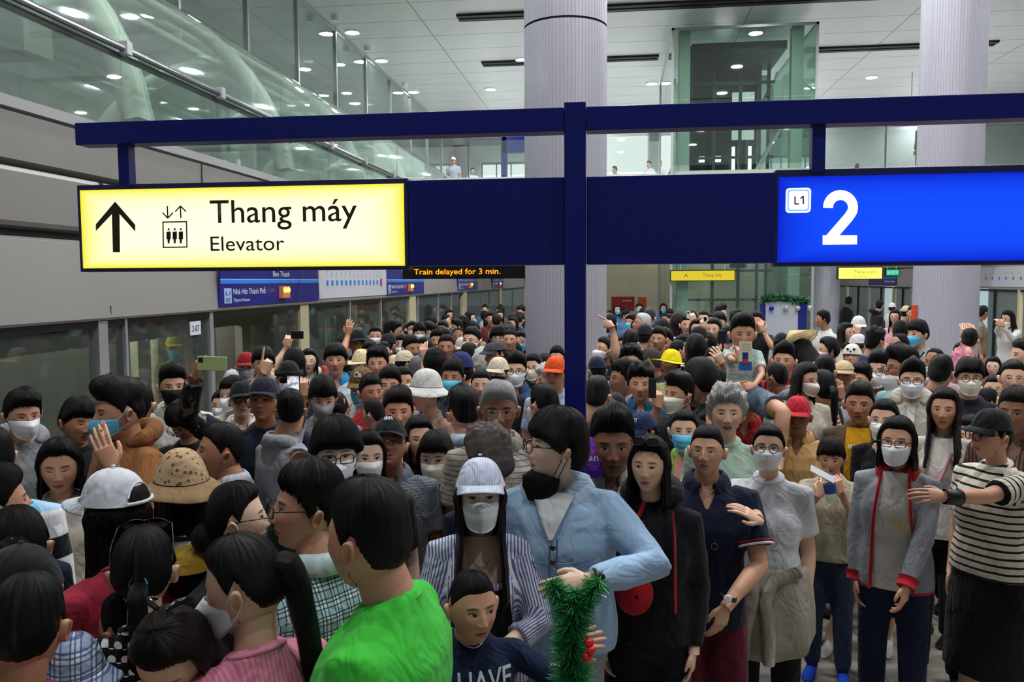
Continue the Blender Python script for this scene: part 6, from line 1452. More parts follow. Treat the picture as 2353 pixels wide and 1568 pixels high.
# ===== centre heroes
a = P('person in pale striped cap and white mask, open striped shirt over black top', 1104, 1060, 1212, 1, 8, hat='cap', hatc=('sv', 'dfe4f2', 'b4c0dc', .006, .5), hair='long', hc='1d0f0e', long=.36, lf=.07, fem=1, mask='a', neck='tube', inner=('0f0f12', .10, .12, 1.225), skin=0,
      shirt=('sv', 'd9dcea', '5d6a9c', .0125, .42), sleeve='roll', S_=1.64, bulk=1.08, arms={'l': ('at', (.02, -.24, 1.02), 'grip', (1, .3, -.5), None), 'r': ('at', (-.03, -.22, .98), 'grip', (-1, .4, -.5), None)}, gz=.3)
necklace(a, .13, 'a08070'); watch(a, 1, None, '0b0b0b')
a = P('person in pale denim jacket with round glasses and black mask under the chin', 1276, 948, 1102, -72, 8, hair='bowl', hc='0a0a0c', glasses='o', mask='k', mdown=.078, shirt='a0bedc', sleeve='long', neck='v', collar=('b4cde6', '7d9fc4', 1.5), inner=('d9dadc', .076, .006, 1.405, 1.262, 1.0), skin=0, S_=1.80, body=-8, bulk=1.25, pants='9a9ca0',
      arms={'l': ('px', 1352, 1335, -.28, 'relax', (1, .1, -.25), (.2, .5, 1), (-.95, -.2, .1))}, pat=None)
DEN = a; watch(a, 1, '0a0a0c', '0c0c0e', .004)
dn = mat('denim_seam', '5f82aa', .9); k = a['k']
def seam(pts, w_=.003, name='seam'):
    b = MB(); b.tube([np.array((x, float(chest_y(a, np.array(x), np.array(z), 1.25, 0, .024)), z)) * k for x, z in pts], w_ * k, 5); mesh_obj(name, b.v, b.f, dn, a['root'])
seam([(-.17, 1.19), (-.05, 1.185), (.05, 1.185), (.17, 1.19)]); seam([(.0, 1.25), (.0, .9)], .004, 'placket'); seam([(.025, 1.27), (.025, .9)])
seam([(.05, 1.17), (.05, 1.10), (.10, 1.075), (.15, 1.10), (.15, 1.17), (.05, 1.17)], .0025, 'pocket_flap'); seam([(-.05, 1.17), (-.05, 1.10), (-.10, 1.075), (-.15, 1.10), (-.15, 1.17), (-.05, 1.17)], .0025, 'pocket_flap')
for x, z in ((.012, 1.24), (.012, 1.19), (.012, 1.05), (.10, 1.09), (-.10, 1.09)):
    b = MB(); y = float(chest_y(a, np.array(x), np.array(z), 1.25, 0, .02)); b.ell((x * k, y * k, z * k), (.010 * k, .005 * k, .010 * k)); mesh_obj('button', b.v, b.f, mat('brass_button', '5b5046', .3, 1), a['root'])
a = P('boy in navy sweatshirt lettered I HAVE reaching for the garland', 1086, 1308, 1468, 22, -2, hair='shave', hc='0e0c0b', shirt='0f1c3c', sleeve='long', child=1, skin=2, d=2.62, mo=.2, eo=.8, gz=.8, body=12, lip='a8605a', fat=1.06,
      arms={'l': ('px', 1296, 1484, -.06, 'wide', (.4, .3, -1), (-.2, .4, 1), (.9, .25, 0))})
print_on(a, 'I HAVE', mat('print_white', 'c9ccd6', .6), -.125, .135, 1.255, .085, 1.0); necklace(a, .03, 'c8c8cc', .003)
# ===== right of the post
a = P('person with weathered dark face and pale grey shirt, worried stare', 1406, 943, 1092, 3, -3, hair='quiff', hc='14100f', shirt='a8a69a', collar='b2b0a4', skin=4, lip='5c3a34', fat=1.05, eo=.65, d=3.75)
P('person in black jacket with red bag straps and sunglasses on the head', 1492, 1006, 1128, -14, 4, hair='bob', hc='120e0e', long=.16, fem=1, glasses='su', shirt='131318', sleeve='long', skin=1, lip='a8403c', hood='131318', S_=1.67, bulk=1.08, lod=0)
a = PEOPLE[-1]; strap(a, [(.10, 1.39), (.115, 1.30), (.12, 1.18), (.12, 1.0)], .035, 'a81822', 'bag_strap', bulk=1.12, fem=1); strap(a, [(-.10, 1.39), (-.115, 1.30), (-.12, 1.18), (-.12, 1.0)], .035, 'a81822', 'bag_strap', bulk=1.12, fem=1)
a = P('person in rimless glasses and navy polo with white-edged collar', 1625, 976, 1090, -10, 6, hair='crop', hc='0e0c0c', glasses='wr', shirt='0f1730', collar=('0f1730', 'dfe0e6'), skin=2, S_=1.64, lip='9a5a50', bulk=1.02, sleeve='short', pants='5a1226', eo=.45, lod=0,
      legs=[(-1, (-.1, -.01, .48), (-.11, .02)), (1, (.10, 0, .48), (.11, -.02))], arms={'l': ('px', 1668, 1392, -.20, 'relax', (1, .5, -.2), (.6, .2, 1), (-.25, -.95, 0))}, body=2, hem=.78)
watch(a, 1, 'e8e8ec', '101014'); necklace(a, .05, 'c0c0c4')
POLO = a
a = P('person in round glasses and white mask looking up in oversized white t-shirt', 1766, 978, 1080, -4, 12, hair='tied', hc='0f0c0d', fem=1, glasses='o', mask='w', shirt='d6d8dc', sleeve='short', skin=1, S_=1.60, bulk=1.02, pants='10121a', hem=.88, eo=.9, lod=0, pony=((0, .1, .0), [(0, .14, -.05), (.03, .12, -.2)], .03),
      arms={'r': ('px', 1748, 1200, -.42, 'flat', (.5, -.8, -1), (-.1, .9, .5), (-.75, .55, .1))})
GIRL = a
P('person with black hair, blue mask and lime green cardigan', 1571, 942, 1032, 0, 2, hair='tied', fem=1, mask='b', shirt='7fae3a', sleeve='long', inner=('e0a09a', .05, .07), skin=1, S_=1.55)
strap(PEOPLE[-1], [(.09, 1.36), (.02, 1.2), (-.06, 1.05)], .02, 'c2b8d2', 'bag_strap', fem=1, out=.03)
P('person with curly silver hair and mint green blouse, lips parted', 1670, 902, 993, 3, 3, hair='curly', hc='dedcd8', fem=1, shirt='a9c2ae', sleeve='long', neck='crew', skin=1, mo=.7, lip='9c4a44', S_=1.67, hs_=.98, bulk=1.05, eo=.45)
P('person in red polo carrying a boy on the shoulders', 1712, 874, 966, -8, -3, 6, hair='quiff', shirt='a31624', collar='a31624', skin=3, S_=1.65, eo=.5, mo=.3)
CARRY = PEOPLE[-1]
P('person in red baseball cap and tan polo with folded arms', 1833, 914, 996, -6, -2, hat='cap', hatc='c02638', shirt='c9a168', collar=('c9a168', '1c2030'), skin=4, lip='7a4038', S_=1.56, bulk=1.05, eo=.25, mo=.15, lod=0,
  arms={'l': ('at', (-.10, -.19, 1.08), 'grip', (1, .3, -.6), None), 'r': ('at', (.10, -.17, 1.05), 'grip', (-1, .3, -.6), None)})
P('person in brown jacket over yellow lettered t-shirt with parted lips', 1975, 880, 973, -4, 0, hair='short', shirt='5a4632', sleeve='long', inner=('dca21c', .075, .085), skin=3, mo=.35, lip='8e4a40', S_=1.62, lod=0)
YEL = PEOPLE[-1]; print_on(YEL, 'METRO', mat('print_cream', 'eadfa8', .6), -.06, .07, 1.27, .035, out=.032)
P('person in pink-rimmed glasses and white mask wearing a black v-neck dress', 2032, 918, 1008, -14, 2, hair='tied', fem=1, glasses='w', mask='w', shirt='0c0d10', sleeve='long', neck='v', skin=1, S_=1.55, skirt='knee', pants='0c0d10', legs=[(-1, (-.13, -.05, .46), (-.28, -.10)), (1, (.06, 0, .46), (.03, .12))], shoes='d9d8d2', lod=0,
  arms={'l': ('at', (-.08, -.19, 1.10), 'relax', (1, .3, -.6), None), 'r': ('at', (.08, -.17, 1.06), 'relax', (-1, .3, -.6), None)})
BLK = PEOPLE[-1]
a = P('person in grey jacket with red collar and cuffs over white t-shirt, white mask', 2062, 958, 1064, -10, 2, hair='long', hc='0d0b0c', long=.13, fem=1, glasses='r', mask='w', shirt='888b92', sleeve='long', inner=('c6c2bd', .06, .10), collar='b01826', skin=2, S_=1.62, bulk=1.10, pants='141d3c', hem=.80, lod=0, body=-6,
      arms={'l': ('px', 2078, 1366, -.22, 'relax', (1, .3, -.5), (.8, 0, 1), (-.1, -.98, 0))})
GREY = a; print_on(a, 'YNO', mat('print_gold', 'c9a92e', .6), .0, .075, 1.13, .05, 1.1, 1, out=.040)
a = P('person in black cap and black-striped cream t-shirt, hand on the grey jacket', 2278, 944, 1052, -52, 2, hat='cap', hatc='0c0c0e', hair='short', hc='0c0b0c', glasses='o', shirt=('sh', 'd9d2bf', '101012', .036, .30), fem=1, skin=2, S_=1.60, bulk=1.15, pants='0b0b0d', skirt='long', sleeve='short', body=-32, hem=.86, lod=0,
      legs=[(-1, (-.10, 0, .46), (-.10, .0)), (1, (.10, 0, .46), (.10, .02))], arms={'l': ('px', 2170, 1142, -.30, 'flat', (.3, .2, -1), (.1, .6, 1), (-.95, .1, .1))})
STR = a; watch(a, 1, None, '0b0b0d', .03); necklace(a, .12, '222222', .0018, 1)
P('person with long wavy dark hair and red lips in pale jacket with pink bag', 2170, 893, 985, -6, 2, hair='long', hc='1c110f', long=.34, lf=.05, fem=1, shirt='cfc6b6', sleeve='long', inner=('dcd6cc', .05, .07), skin=2, lip='a8302c', S_=1.66, lod=0, lw=.004)
strap(PEOPLE[-1], [(.05, 1.33), (.02, 1.24), (-.03, 1.13)], .07, 'd49aa2', 'belt_bag', fem=1, out=.05)
P('person in black glasses, white pleated mask and cream hoodie', 2096, 832, 912, -1, 2, hair='quiff', glasses='r', mask='w', shirt='b9b5a8', sleeve='long', hood='bcb8ab', skin=1, S_=1.75, bulk=1.12, eo=.2, lod=0, inner=('dedcd6', .03, .0, 1.42))
print_on(PEOPLE[-1], 'INTERREAL', blk_m, .03, .13, 1.20, .014, 1.12, out=.024); print_on(PEOPLE[-1], 'DEPARTMENT', blk_m, .03, .13, 1.175, .014, 1.12, out=.024)
P('person in thick glasses and broad white mask near the right edge', 2228, 826, 906, 6, 2, hair='fringe', glasses='o', mask='c', shirt='1f2430', skin=2, S_=1.74, lod=0)
P('person with black hair, back of the head to the camera, navy shirt', 2162, 817, 893, 165, hair='short', shirt='141c2c', skin=2, d=5.9)
P('person in brown striped shirt with ruddy face at the right edge', 2336, 890, 1000, -18, 0, hair='short', hc='2a1a16', shirt=('sv', '4a342c', '84685a', .02, .3), collar='4a342c', skin=4, mo=.5, S_=1.66, lod=0)
P('person with black updo behind the black cap', 2268, 893, 960, 130, hair='tied', fem=1, shirt='16161a', bun=((0, .08, .07), .045), d=4.5)
P('person in green-tinted glasses peering between two heads, right side', 2282, 862, 922, 4, hair='tied', fem=1, glasses='w', shirt='2a2c34', d=5.3)
P('person in round glasses and cream top, calm face at the right edge', 2328, 828, 906, 4, 0, hair='tied', fem=1, glasses='w', shirt='cfc6ba', skin=1, lip='a83c40', S_=1.62)
P('person in lilac-framed glasses near the red beret', 2282, 820, 864, -6, hair='long', long=.2, fem=1, glasses='w', shirt='3a3f48', skin=0, d=6.6)
P('person half hidden by the black cap, eye above a white mask', 2226, 955, 1045, -8, hair='long', long=.2, fem=1, mask='w', shirt='39545a', sleeve='long', skin=1, d=4.9)
P('person with swept fringe and white mask holding out a hand', 1975, 836, 908, -22, 2, hair='side', mask='w', shirt='3a3d44', sleeve='short', skin=2, S_=1.66, lod=0, arms={'r': ('px', 1900, 972, -.35, 'grip', (-.5, .1, -1), (0, 0, 1), (-.1, .96, 0))})
phone('dark phone held low beside the red and white striped sleeve', 1908, 930, PEOPLE[-1]['d'] - .36, .125, .06, '17181b', roll=-18)
P('person in tan flat cap with open mouth and raised fingers', 1938, 826, 892, -6, hat='flat', hatc='c2ab84', shirt='c3bcc4', skin=3, mo=.8, d=6.0, sleeve='long', arms={'r': ('px', 1932, 915, -.3, 'wide', (-.4, 0, -1), (0, 0, 1), (-.1, .97, 0))})
P('person in red and white striped top with a long black ponytail', 1888, 850, 934, -148, hair='tied', fem=1, shirt=('sh', 'c9c0b8', 'a3232c', .028, .5), sleeve='short', d=5.9, pony=((0, .1, .03), [(0, .15, .0), (0, .15, -.18), (0, .12, -.36)], .027), skin=2)
P('person with long dark hair in cream blouse turned from the camera', 1852, 834, 905, 50, -8, hair='long', long=.22, fem=1, mask='c', shirt='c9c0ae', d=5.2)
P('person in black padded jacket behind the ponytail', 1895, 818, 885, 170, hair='short', shirt='111318', sleeve='long', hood='111318', d=5.7, bulk=1.2)
P('person in red and black striped jersey with steady gaze', 1802, 792, 864, -10, 2, hair='quiff', shirt=('sv', 'b21822', '101014', .05, .4), skin=2)
P('boy in grey hood seen in profile beside the seated boy', 1784, 834, 900, -132, hair='crop', child=1, shirt='8f949c', hood='8f949c', d=6.2, skin=3)
a = P('small child in beige vest drinking from a bottle', 1910, 1010, 1090, -4, -8, hair='fringe', child=1, shirt='bdb19a', sleeve='short', skin=2, d=5.1, pants='28364e', shoes='1c4fd0', arms={'r': ('px', 1880, 1140, -.2, 'grip', (-.5, 0, -1), (0, .2, 1), (.5, .8, 0)), 'l': ('px', 1932, 1135, -.2, 'grip', (.5, 0, -1), (0, .2, 1), (-.3, .9, 0))})
KID = a
P('person in glasses and pleated white mask beside the hooded youth', 2022, 812, 890, -20, 2, hair='quiff', glasses='o', mask='w', shirt='b9aeb4', collar='c0b6bc', skin=1, S_=1.68)
P('person in black glasses and lowered white mask, tall hair, in profile', 2072, 800, 888, -68, 0, hair='quiff', glasses='r', mask='w', mdown=.03, shirt='86b0b4', skin=3, S_=1.72)
P('person with bald grey crown looking up in profile, beige shirt', 2026, 784, 842, -62, 8, hair='bald', hc='d0cecb', shirt='b3aaa0', skin=3)
P('person in glasses with receding black hair above the grey crown', 2066, 766, 820, -58, 2, hair='thin', glasses='r', shirt='6c5a4c', skin=3)
P('person in panda face hat', 1958, 792, 846, -10, 12, hat='panda', hatc='d8d4ca', shirt='8a8a90', fem=1, d=6.4)
P('person in white cap with glossy crown behind the panda hat', 1972, 770, 818, 130, hat='cap', hatc='cfd0d4', shirt='202a50', d=7.2)
P('person with thick black hair and blue jacket, back turned', 2012, 756, 812, 140, hair='curlyb', shirt='22305c', d=7.2)
P('person in grey tee with blue mask and black shoulder strap', 2108, 738, 796, -42, 0, hair='fringe', mask='b', shirt='a3a6ac', skin=1, sleeve='short', d=8.0)
strap(PEOPLE[-1], [(.10, 1.39), (.02, 1.25), (-.09, 1.12)], .03, '101014', 'bag_strap')
P('person with receding hairline and lowered blue mask by the far pillar', 2148, 800, 862, -25, hair='thin', mask='b', mdown=.02, shirt='b0989c', skin=3, d=6.2)
P('person in red ruffled beret facing away', 2222, 806, 850, 150, hat='beret', hatc='9c1220', shirt='2a2c34', fem=1, d=6.9)
P('person with blue mask smiling behind the red beret', 2206, 788, 830, -4, hair='tied', fem=1, mask='b', shirt='b8b8c0', d=8.2, eo=.2)
P('person in pink shirt with both hands on the head', 2228, 756, 806, 175, 6, hair='short', shirt='cf7f96', sleeve='long', d=8.6, arms={'l': ('px', 2212, 775, .1, 'wide', (-1, 0, .3), (0, 0, 1), (.2, .95, 0)), 'r': ('px', 2238, 775, .1, 'wide', (1, 0, .3), (0, 0, 1), (-.2, .95, 0))})
P('person seen from behind in mushroom-brown t-shirt by the right doors', 2258, 703, 735, 140, hair='short', shirt='86776a', d=15.0, skin=3, legs=None, pants='3a3a40')
P('person in white cropped jacket and denim shorts looking at a phone', 2316, 713, 748, -42, -12, hair='long', long=.25, fem=1, mask='c', mdown=.03, shirt='d9d7d2', sleeve='long', d=13.4, pants='6f86a0', skin=1, legs=[(-1, (-.1, 0, .47), (-.1, 0)), (1, (.1, 0, .47), (.1, 0))], arms={'r': ('px', 2296, 748, -.3, 'grip', (-.4, 0, -1), (0, 0, 1), (-.2, .9, 0)), 'l': ('px', 2304, 750, -.3, 'grip', (.4, 0, -1), (0, 0, 1), (-.2, .9, 0))})
phone('small phone of the woman in the white cropped jacket', 2292, 741, PEOPLE[-1]['d'] - .28, .12, .07, '1a1a1c')
P('person in pale lilac sleeve cut off by the right edge', 2352, 780, 850, -60, hair='short', shirt='b7b4d2', sleeve='long', d=7.4)
P('person in black with a backpack walking to the far doors', 1950, 681, 706, 178, hair='crop', shirt='0f1014', sleeve='long', d=17.5, bulk=1.15, skin=4)
P('person in black hooded top facing the right doors', 2021, 690, 715, 165, hair='short', shirt='111215', sleeve='long', hood='111215', d=16.5, bulk=1.05)
P('person in white cap and white backpack straps by the right doors', 2050, 697, 720, 175, hat='cap', hatc='d8d8d8', shirt='c9c8c4', d=18.5)
P('person in glasses and pink blouse with folded arms', 2056, 712, 744, -6, hair='long', long=.3, fem=1, glasses='o', shirt='cf9aa6', sleeve='long', d=13.5, skin=1, lip='a82c34', arms={'l': ('at', (-.08, -.19, 1.10), 'relax', (1, .3, -.6), None), 'r': ('at', (.08, -.17, 1.06), 'relax', (-1, .3, -.6), None)})
P('person with long straight black hair facing the pink blouse', 2069, 737, 780, 172, hair='long', long=.35, fem=1, shirt='2c2c30', d=10.2)
P('person in dark red jacket beside the orange notice', 2097, 703, 736, -8, hair='short', shirt='5c1420', sleeve='long', d=13.2, skin=2)
P('person in green jacket and pale helmet near the red jacket', 2082, 704, 734, 150, hat='knit', hatc='c4b48c', shirt='2e4438', d=14.6)
P('person in white cap talking on a phone, black sleeve', 1972, 728, 770, 20, -10, hat='cap', hatc='dcdcdc', shirt='16161a', sleeve='short', d=10.6, arms={'r': ('px', 1970, 768, -.2, 'grip', (-.6, 0, -1), (0, 0, 1), (.15, .96, 0))})
P('person in cream cardigan taking a picture beside the phone caller', 1944, 742, 785, 60, hair='long', long=.2, fem=1, shirt='d1cbbd', sleeve='long', d=10.0)
P('young person in white checked shirt in profile before the distant pillar', 1890, 715, 753, -82, 4, hair='side', shirt=('pl', 'dcdcd8', 'c2c4c4', 'a8aaac', .06), sleeve='short', d=11.6, skin=3)
P('person in teal backpack and white mask facing left', 1902, 776, 832, -72, hair='bob', fem=1, mask='p', shirt='2c4c62', sleeve='long', d=6.9)
P('person in conical leaf hat and red dress', 1842, 765, 822, 155, -8, 40, hat='cone', hatc='d8bd88', hair='long', long=.2, fem=1, shirt='a51426', sleeve='short', d=7.0, hs_=.95)
P('person with red rosette in the hair beside the conical hat', 1796, 766, 812, 160, hair='long', fem=1, long=.2, shirt='a31824', d=7.6, bun=((.03, .1, .03), .03))
P('person in black t-shirt raising a forearm with a wristwatch', 1738, 716, 762, -6, hair='short', mo=.2, shirt='16161c', skin=2, d=8.8, arms={'l': ('px', 1754, 762, -.2, 'wide', (.6, 0, -1), (0, 0, 1), (-.25, .95, 0))}); watch(PEOPLE[-1], 1, '9a9a98', '101010')
# ===== centre right mid rows
P('person with mask lowered in blue shirt pointing a phone at the hall', 1560, 862, 948, -48, 2, hair='quiff', hc='1a100d', mask='c', shirt='17191f', sleeve='short', skin=2, S_=1.68, lod=0, arms={'r': ('px', 1512, 938, -.1, 'grip', (-.5, .2, -1), (.1, 0, 1), (.0, .99, 0))})
phone('black phone held upright by the person with the cream mask', 1499, 893, PEOPLE[-1]['d'] - .14, .05, .125, '121216', None, 0)
P('person in black t-shirt with a red camera strap, back of the head', 1612, 830, 922, -140, -12, hair='bowl', shirt='131317', skin=2, S_=1.72)
strap(PEOPLE[-1], [(.08, 1.40), (.03, 1.3)], .03, '8a1622', 'camera_strap')
P('person in teal polo with furrowed brow and hollow cheeks', 1472, 840, 922, -2, 0, hair='curlyb', hc='161110', shirt='1f5f8a', collar='1f5f8a', skin=2, S_=1.62, eo=.4, lip='8a4c44')
P('person in black glasses and white collar in profile, right of the post', 1432, 829, 908, -66, 2, hair='side', hc='181413', glasses='r', shirt='c3c6ca', collar='cdd0d3', skin=3, S_=1.66)
P('person with shaved grey head in profile, black t-shirt', 1494, 797, 866, -112, -2, hair='shave', hc='4a4442', shirt='17181c', skin=3, S_=1.68, fat=1.06)
P('person in bright yellow brimmed hat looking up', 1540, 806, 868, -55, 10, hat='straw', hatc='f0dc10', hair='short', fem=1, shirt='d3c88c', skin=2, lip='a03c38', d=6.3, mo=.3)
P('person in white flat cap below the yellow hat', 1562, 838, 890, -60, hat='cap', hatc='d6d4cc', shirt='3a3a40', d=5.8)
P('person in cream bucket cap right beside the post', 1360, 884, 958, -120, hat='cap', hatc='d3c79f', shirt='8f8474', collar='8f8474', glasses='s', skin=3, d=4.6)
P('person in navy baseball cap with white stitching, right of the post', 1372, 822, 880, -160, hat='cap', hatc='16203a', shirt='2a2c34', d=6.0)
P('person in white mask with ponytail looking up beside the pillar', 1388, 770, 836, -55, 10, hair='tied', fem=1, mask='w', shirt='25262c', skin=2, pony=((0, .1, 0), [(0, .14, -.05), (0, .12, -.2)], .03), d=7.7, hs_=1.0)
P('person with thick brows turning left behind the glasses wearer', 1406, 802, 862, -28, hair='short', shirt='2a2c32', skin=2)
P('person with springy black curls, eyes just visible', 1450, 798, 862, -8, hair='curly', shirt='b0b2b8', skin=2, hs_=1.0)
P('person with grey-black hair seen from behind, lower right of the post', 1372, 866, 950, 170, hair='short', hc='2c2827', shirt='2f3036', d=4.7)
P('person with maroon-dyed hair gathered in a bun', 1412, 903, 985, 168, hair='tied', hc='32100f', fem=1, shirt='b0b2b6', d=4.3, bun=((0, .1, -.02), .045))
P('person in navy cap reading VIET behind the weathered man', 1478, 950, 1030, -50, -12, hat='cap', hatc='1c2a52', shirt='2a2e38', skin=3, d=4.35)
P('person smiling sideways with neat undercut and brown top', 1528, 760, 816, -14, 0, hair='quiff', shirt='5a3424', skin=3, S_=1.66)
P('person with narrow face half behind the undercut', 1514, 752, 804, -20, hair='short', shirt='23242a', skin=2, d=7.3)
P('person with grey hair looking upward in profile', 1474, 720, 772, -70, 16, hair='short', hc='e8e6e2', shirt='5c6474', skin=3)
P('person with bare arm stretched out past the pillar', 1448, 764, 812, 170, hair='short', shirt='2b2d34', d=7.6, hs_=.92, arms={'l': ('px', 1408, 752, -.1, 'point', (-.3, 0, -1), (0, 0, 1), (-.85, .45, 0))})
P('person in white shirt with black cap, back turned, under the grey hair', 1482, 748, 800, 160, hat='cap', hatc='17171a', shirt='cfd2d6', collar='d6d9dc', d=7.6)
P('person with long brown hair and white t-shirt beside the lift column', 1560, 718, 765, 130, hair='long', hc='2a1412', long=.22, fem=1, shirt='c9cac9', d=9.8)
P('person in blue shirt raising a phone toward the camera', 1580, 722, 770, 0, hair='short', shirt='4a5c9c', sleeve='short', d=9.4, arms={'l': ('px', 1592, 742, -.3, 'grip', (.3, 0, -1), (0, 0, 1), (-.1, .97, 0))})
phone('white phone raised in front of the lift glass', 1582, 724, PEOPLE[-1]['d'] - .30, .05, .095, 'c8c8c8')
P('person in long black hair beside the magenta sleeve', 1601, 733, 778, 5, hair='long', long=.25, fem=1, shirt='26272c', d=9.2)
P('person in magenta blouse holding a phone overhead', 1626, 765, 815, 165, hair='long', long=.2, fem=1, shirt='e02c96', sleeve='short', d=7.6, arms={'l': ('px', 1617, 757, .05, 'grip', (-.3, 0, -1), (0, 0, 1), (0, .99, 0))})
phone('thin phone held above the magenta sleeve', 1620, 737, PEOPLE[-1]['d'] + .05, .03, .075, '3b3a2c')
P('person in black cap with grey piping near the magenta sleeve', 1606, 753, 806, -40, hat='cap', hatc='16161b', shirt='1b1c22', d=7.9, skin=3)
P('person with black hair and white mask in front of the lift', 1617, 714, 752, -8, hair='tied', fem=1, mask='w', shirt='b99aa0', d=11.0)
P('person in glasses with tall hair looking right before the lift', 1656, 700, 742, 50, hair='quiff', glasses='w', shirt='d0d2d4', d=10.2)
P('young person with bowl fringe facing front before the lift', 1653, 718, 760, -2, hair='fringe', shirt='a8c4c0', d=9.8, skin=1)
P('person with wavy black hair left of the lift centre', 1640, 732, 782, -18, hair='long', long=.22, fem=1, shirt='c6c3b8', d=8.9)
P('person with black bun near the map board', 1694, 710, 752, 60, hair='tied', fem=1, bun=((0, .08, .07), .035), shirt='34363c', d=10.4)
P('person with black hair seen from behind by the tripod phone', 1672, 748, 800, 175, hair='short', shirt='17181c', d=7.4)
P('person in glasses shielding eyes with a hand under the black clamp', 1640, 800, 862, -4, hair='short', glasses='o', shirt='222428', d=6.2, arms={'l': ('px', 1662, 838, -.25, 'wide', (.6, 0, -1), (0, 0, 1), (-.5, .85, 0))})
P('person with fine black hair, back turned, beside the carried boy', 1668, 850, 920, -150, hair='short', shirt='15161a', d=5.3)
P('person in dark clothes beside the elderly curls', 1600, 768, 835, 172, hair='long', long=.2, fem=1, shirt='15151a', d=6.9)
P('person in pink tee with loose bun below the lift column', 1558, 782, 830, 120, hair='tied', fem=1, bun=((0, .1, 0), .04), shirt='cf9fa8', d=7.2)
P('person with swept grey hair in lavender shirt', 1492, 708, 752, 170, hair='short', hc='3c3a3c', shirt='8f94a8', d=10.5)
# ===== seated boy on the shoulders
a = P('boy in striped mint and cream polo riding on shoulders with a leaflet', 1706, 726, 806, 8, -3, hair='fade', shirt=('bands', 'a9c4bd', [(1.20, 'd9d4c4'), (1.14, 'a9c4bd'), (1.08, 'd3c698'), (.95, 'cfc08c')]), collar='c3d2cc', child=1, skin=2, d=5.28, base=1.02, pants=None, eo=.5, body=2, sleeve='short',
      arms={'r': ('px', 1702, 832, -.28, 'grip', (-.8, .1, -1), (.2, 0, 1), (.15, .97, 0)), 'l': ('px', 1735, 886, -.22, 'wide', (.9, .2, -.6), (0, .8, 1), (-.9, -.1, .1))})
for o_ in [q for q in a['root'].children if q.name.startswith('shoe')]: bpy.data.objects.remove(o_)
k = a['k']
for sx, kp in ((1, (1800, 948)), (-1, (1640, 960))):
    kn = a['toB'](atd(kp[0], kp[1], 4.98)); h0 = np.array((sx * .09 * k, 0, .88 * k)); b = MB(); b.tube([h0, h0 + (kn - h0) * .45, h0 + (kn - h0) * .72], [.085, .080, .078], 14); mesh_obj('denim_shorts', b.v, b.f, cloth_mat('6d8196'), a['root'], {'gc': np.array(b.v)})
    b = MB(); ft = kn + np.array((-sx * .03, -.02, -.34)); b.tube([h0 + (kn - h0) * .5, kn - (kn - h0) * .08, kn, kn + (ft - kn) * .3, ft], [.06, .052, .048, .046, .032], 14)
    mesh_obj('leg', b.v, b.f, skin_mat(2), a['root'], {'hc': np.full((len(b.v), 3), 9.0) * (1, 1, 0), 'fp': np.zeros((len(b.v), 3))})
# ===== upper concourse and train
P('person in white cap and grey shirt on the upper concourse', 1042, 362, 376, -10, hat='cap', hatc='e6e6e6', shirt='9aa4ac', d=31, base=5.0, skin=2, hs_=1.0)
P('person peeking on the upper concourse left of the big pillar', 1086, 386, 400, 20, hair='short', shirt='d8d8d8', d=32, base=5.0, hs_=1.0)
P('person in dark hair walking on the concourse beside the big pillar', 1412, 382, 398, -70, hair='short', shirt='b0b4b8', d=29, base=5.0, hs_=1.0)
P('person in white on the concourse left of the lift', 1491, 370, 386, -40, hair='short', shirt='dcdde0', d=30, base=5.0, hs_=1.0)
P('person with dark hair on the concourse right of the lift', 1970, 376, 392, 160, hair='short', shirt='6c7078', d=30, base=5.0, hs_=1.0)
P('person in black standing by the railing behind the second pillar', 2116, 268, 292, -80, hair='short', shirt='121214', sleeve='long', d=22.6, base=5.0, hs_=1.0, pants='101012')
P('person in yellow cap and green mask behind the screen door glass', 403, 765, 832, 4, hat='cap', hatc='e8d014', mask='b', shirt='9a8a40', d=9.7, skin=2, hs_=1.2, bulk=.8)
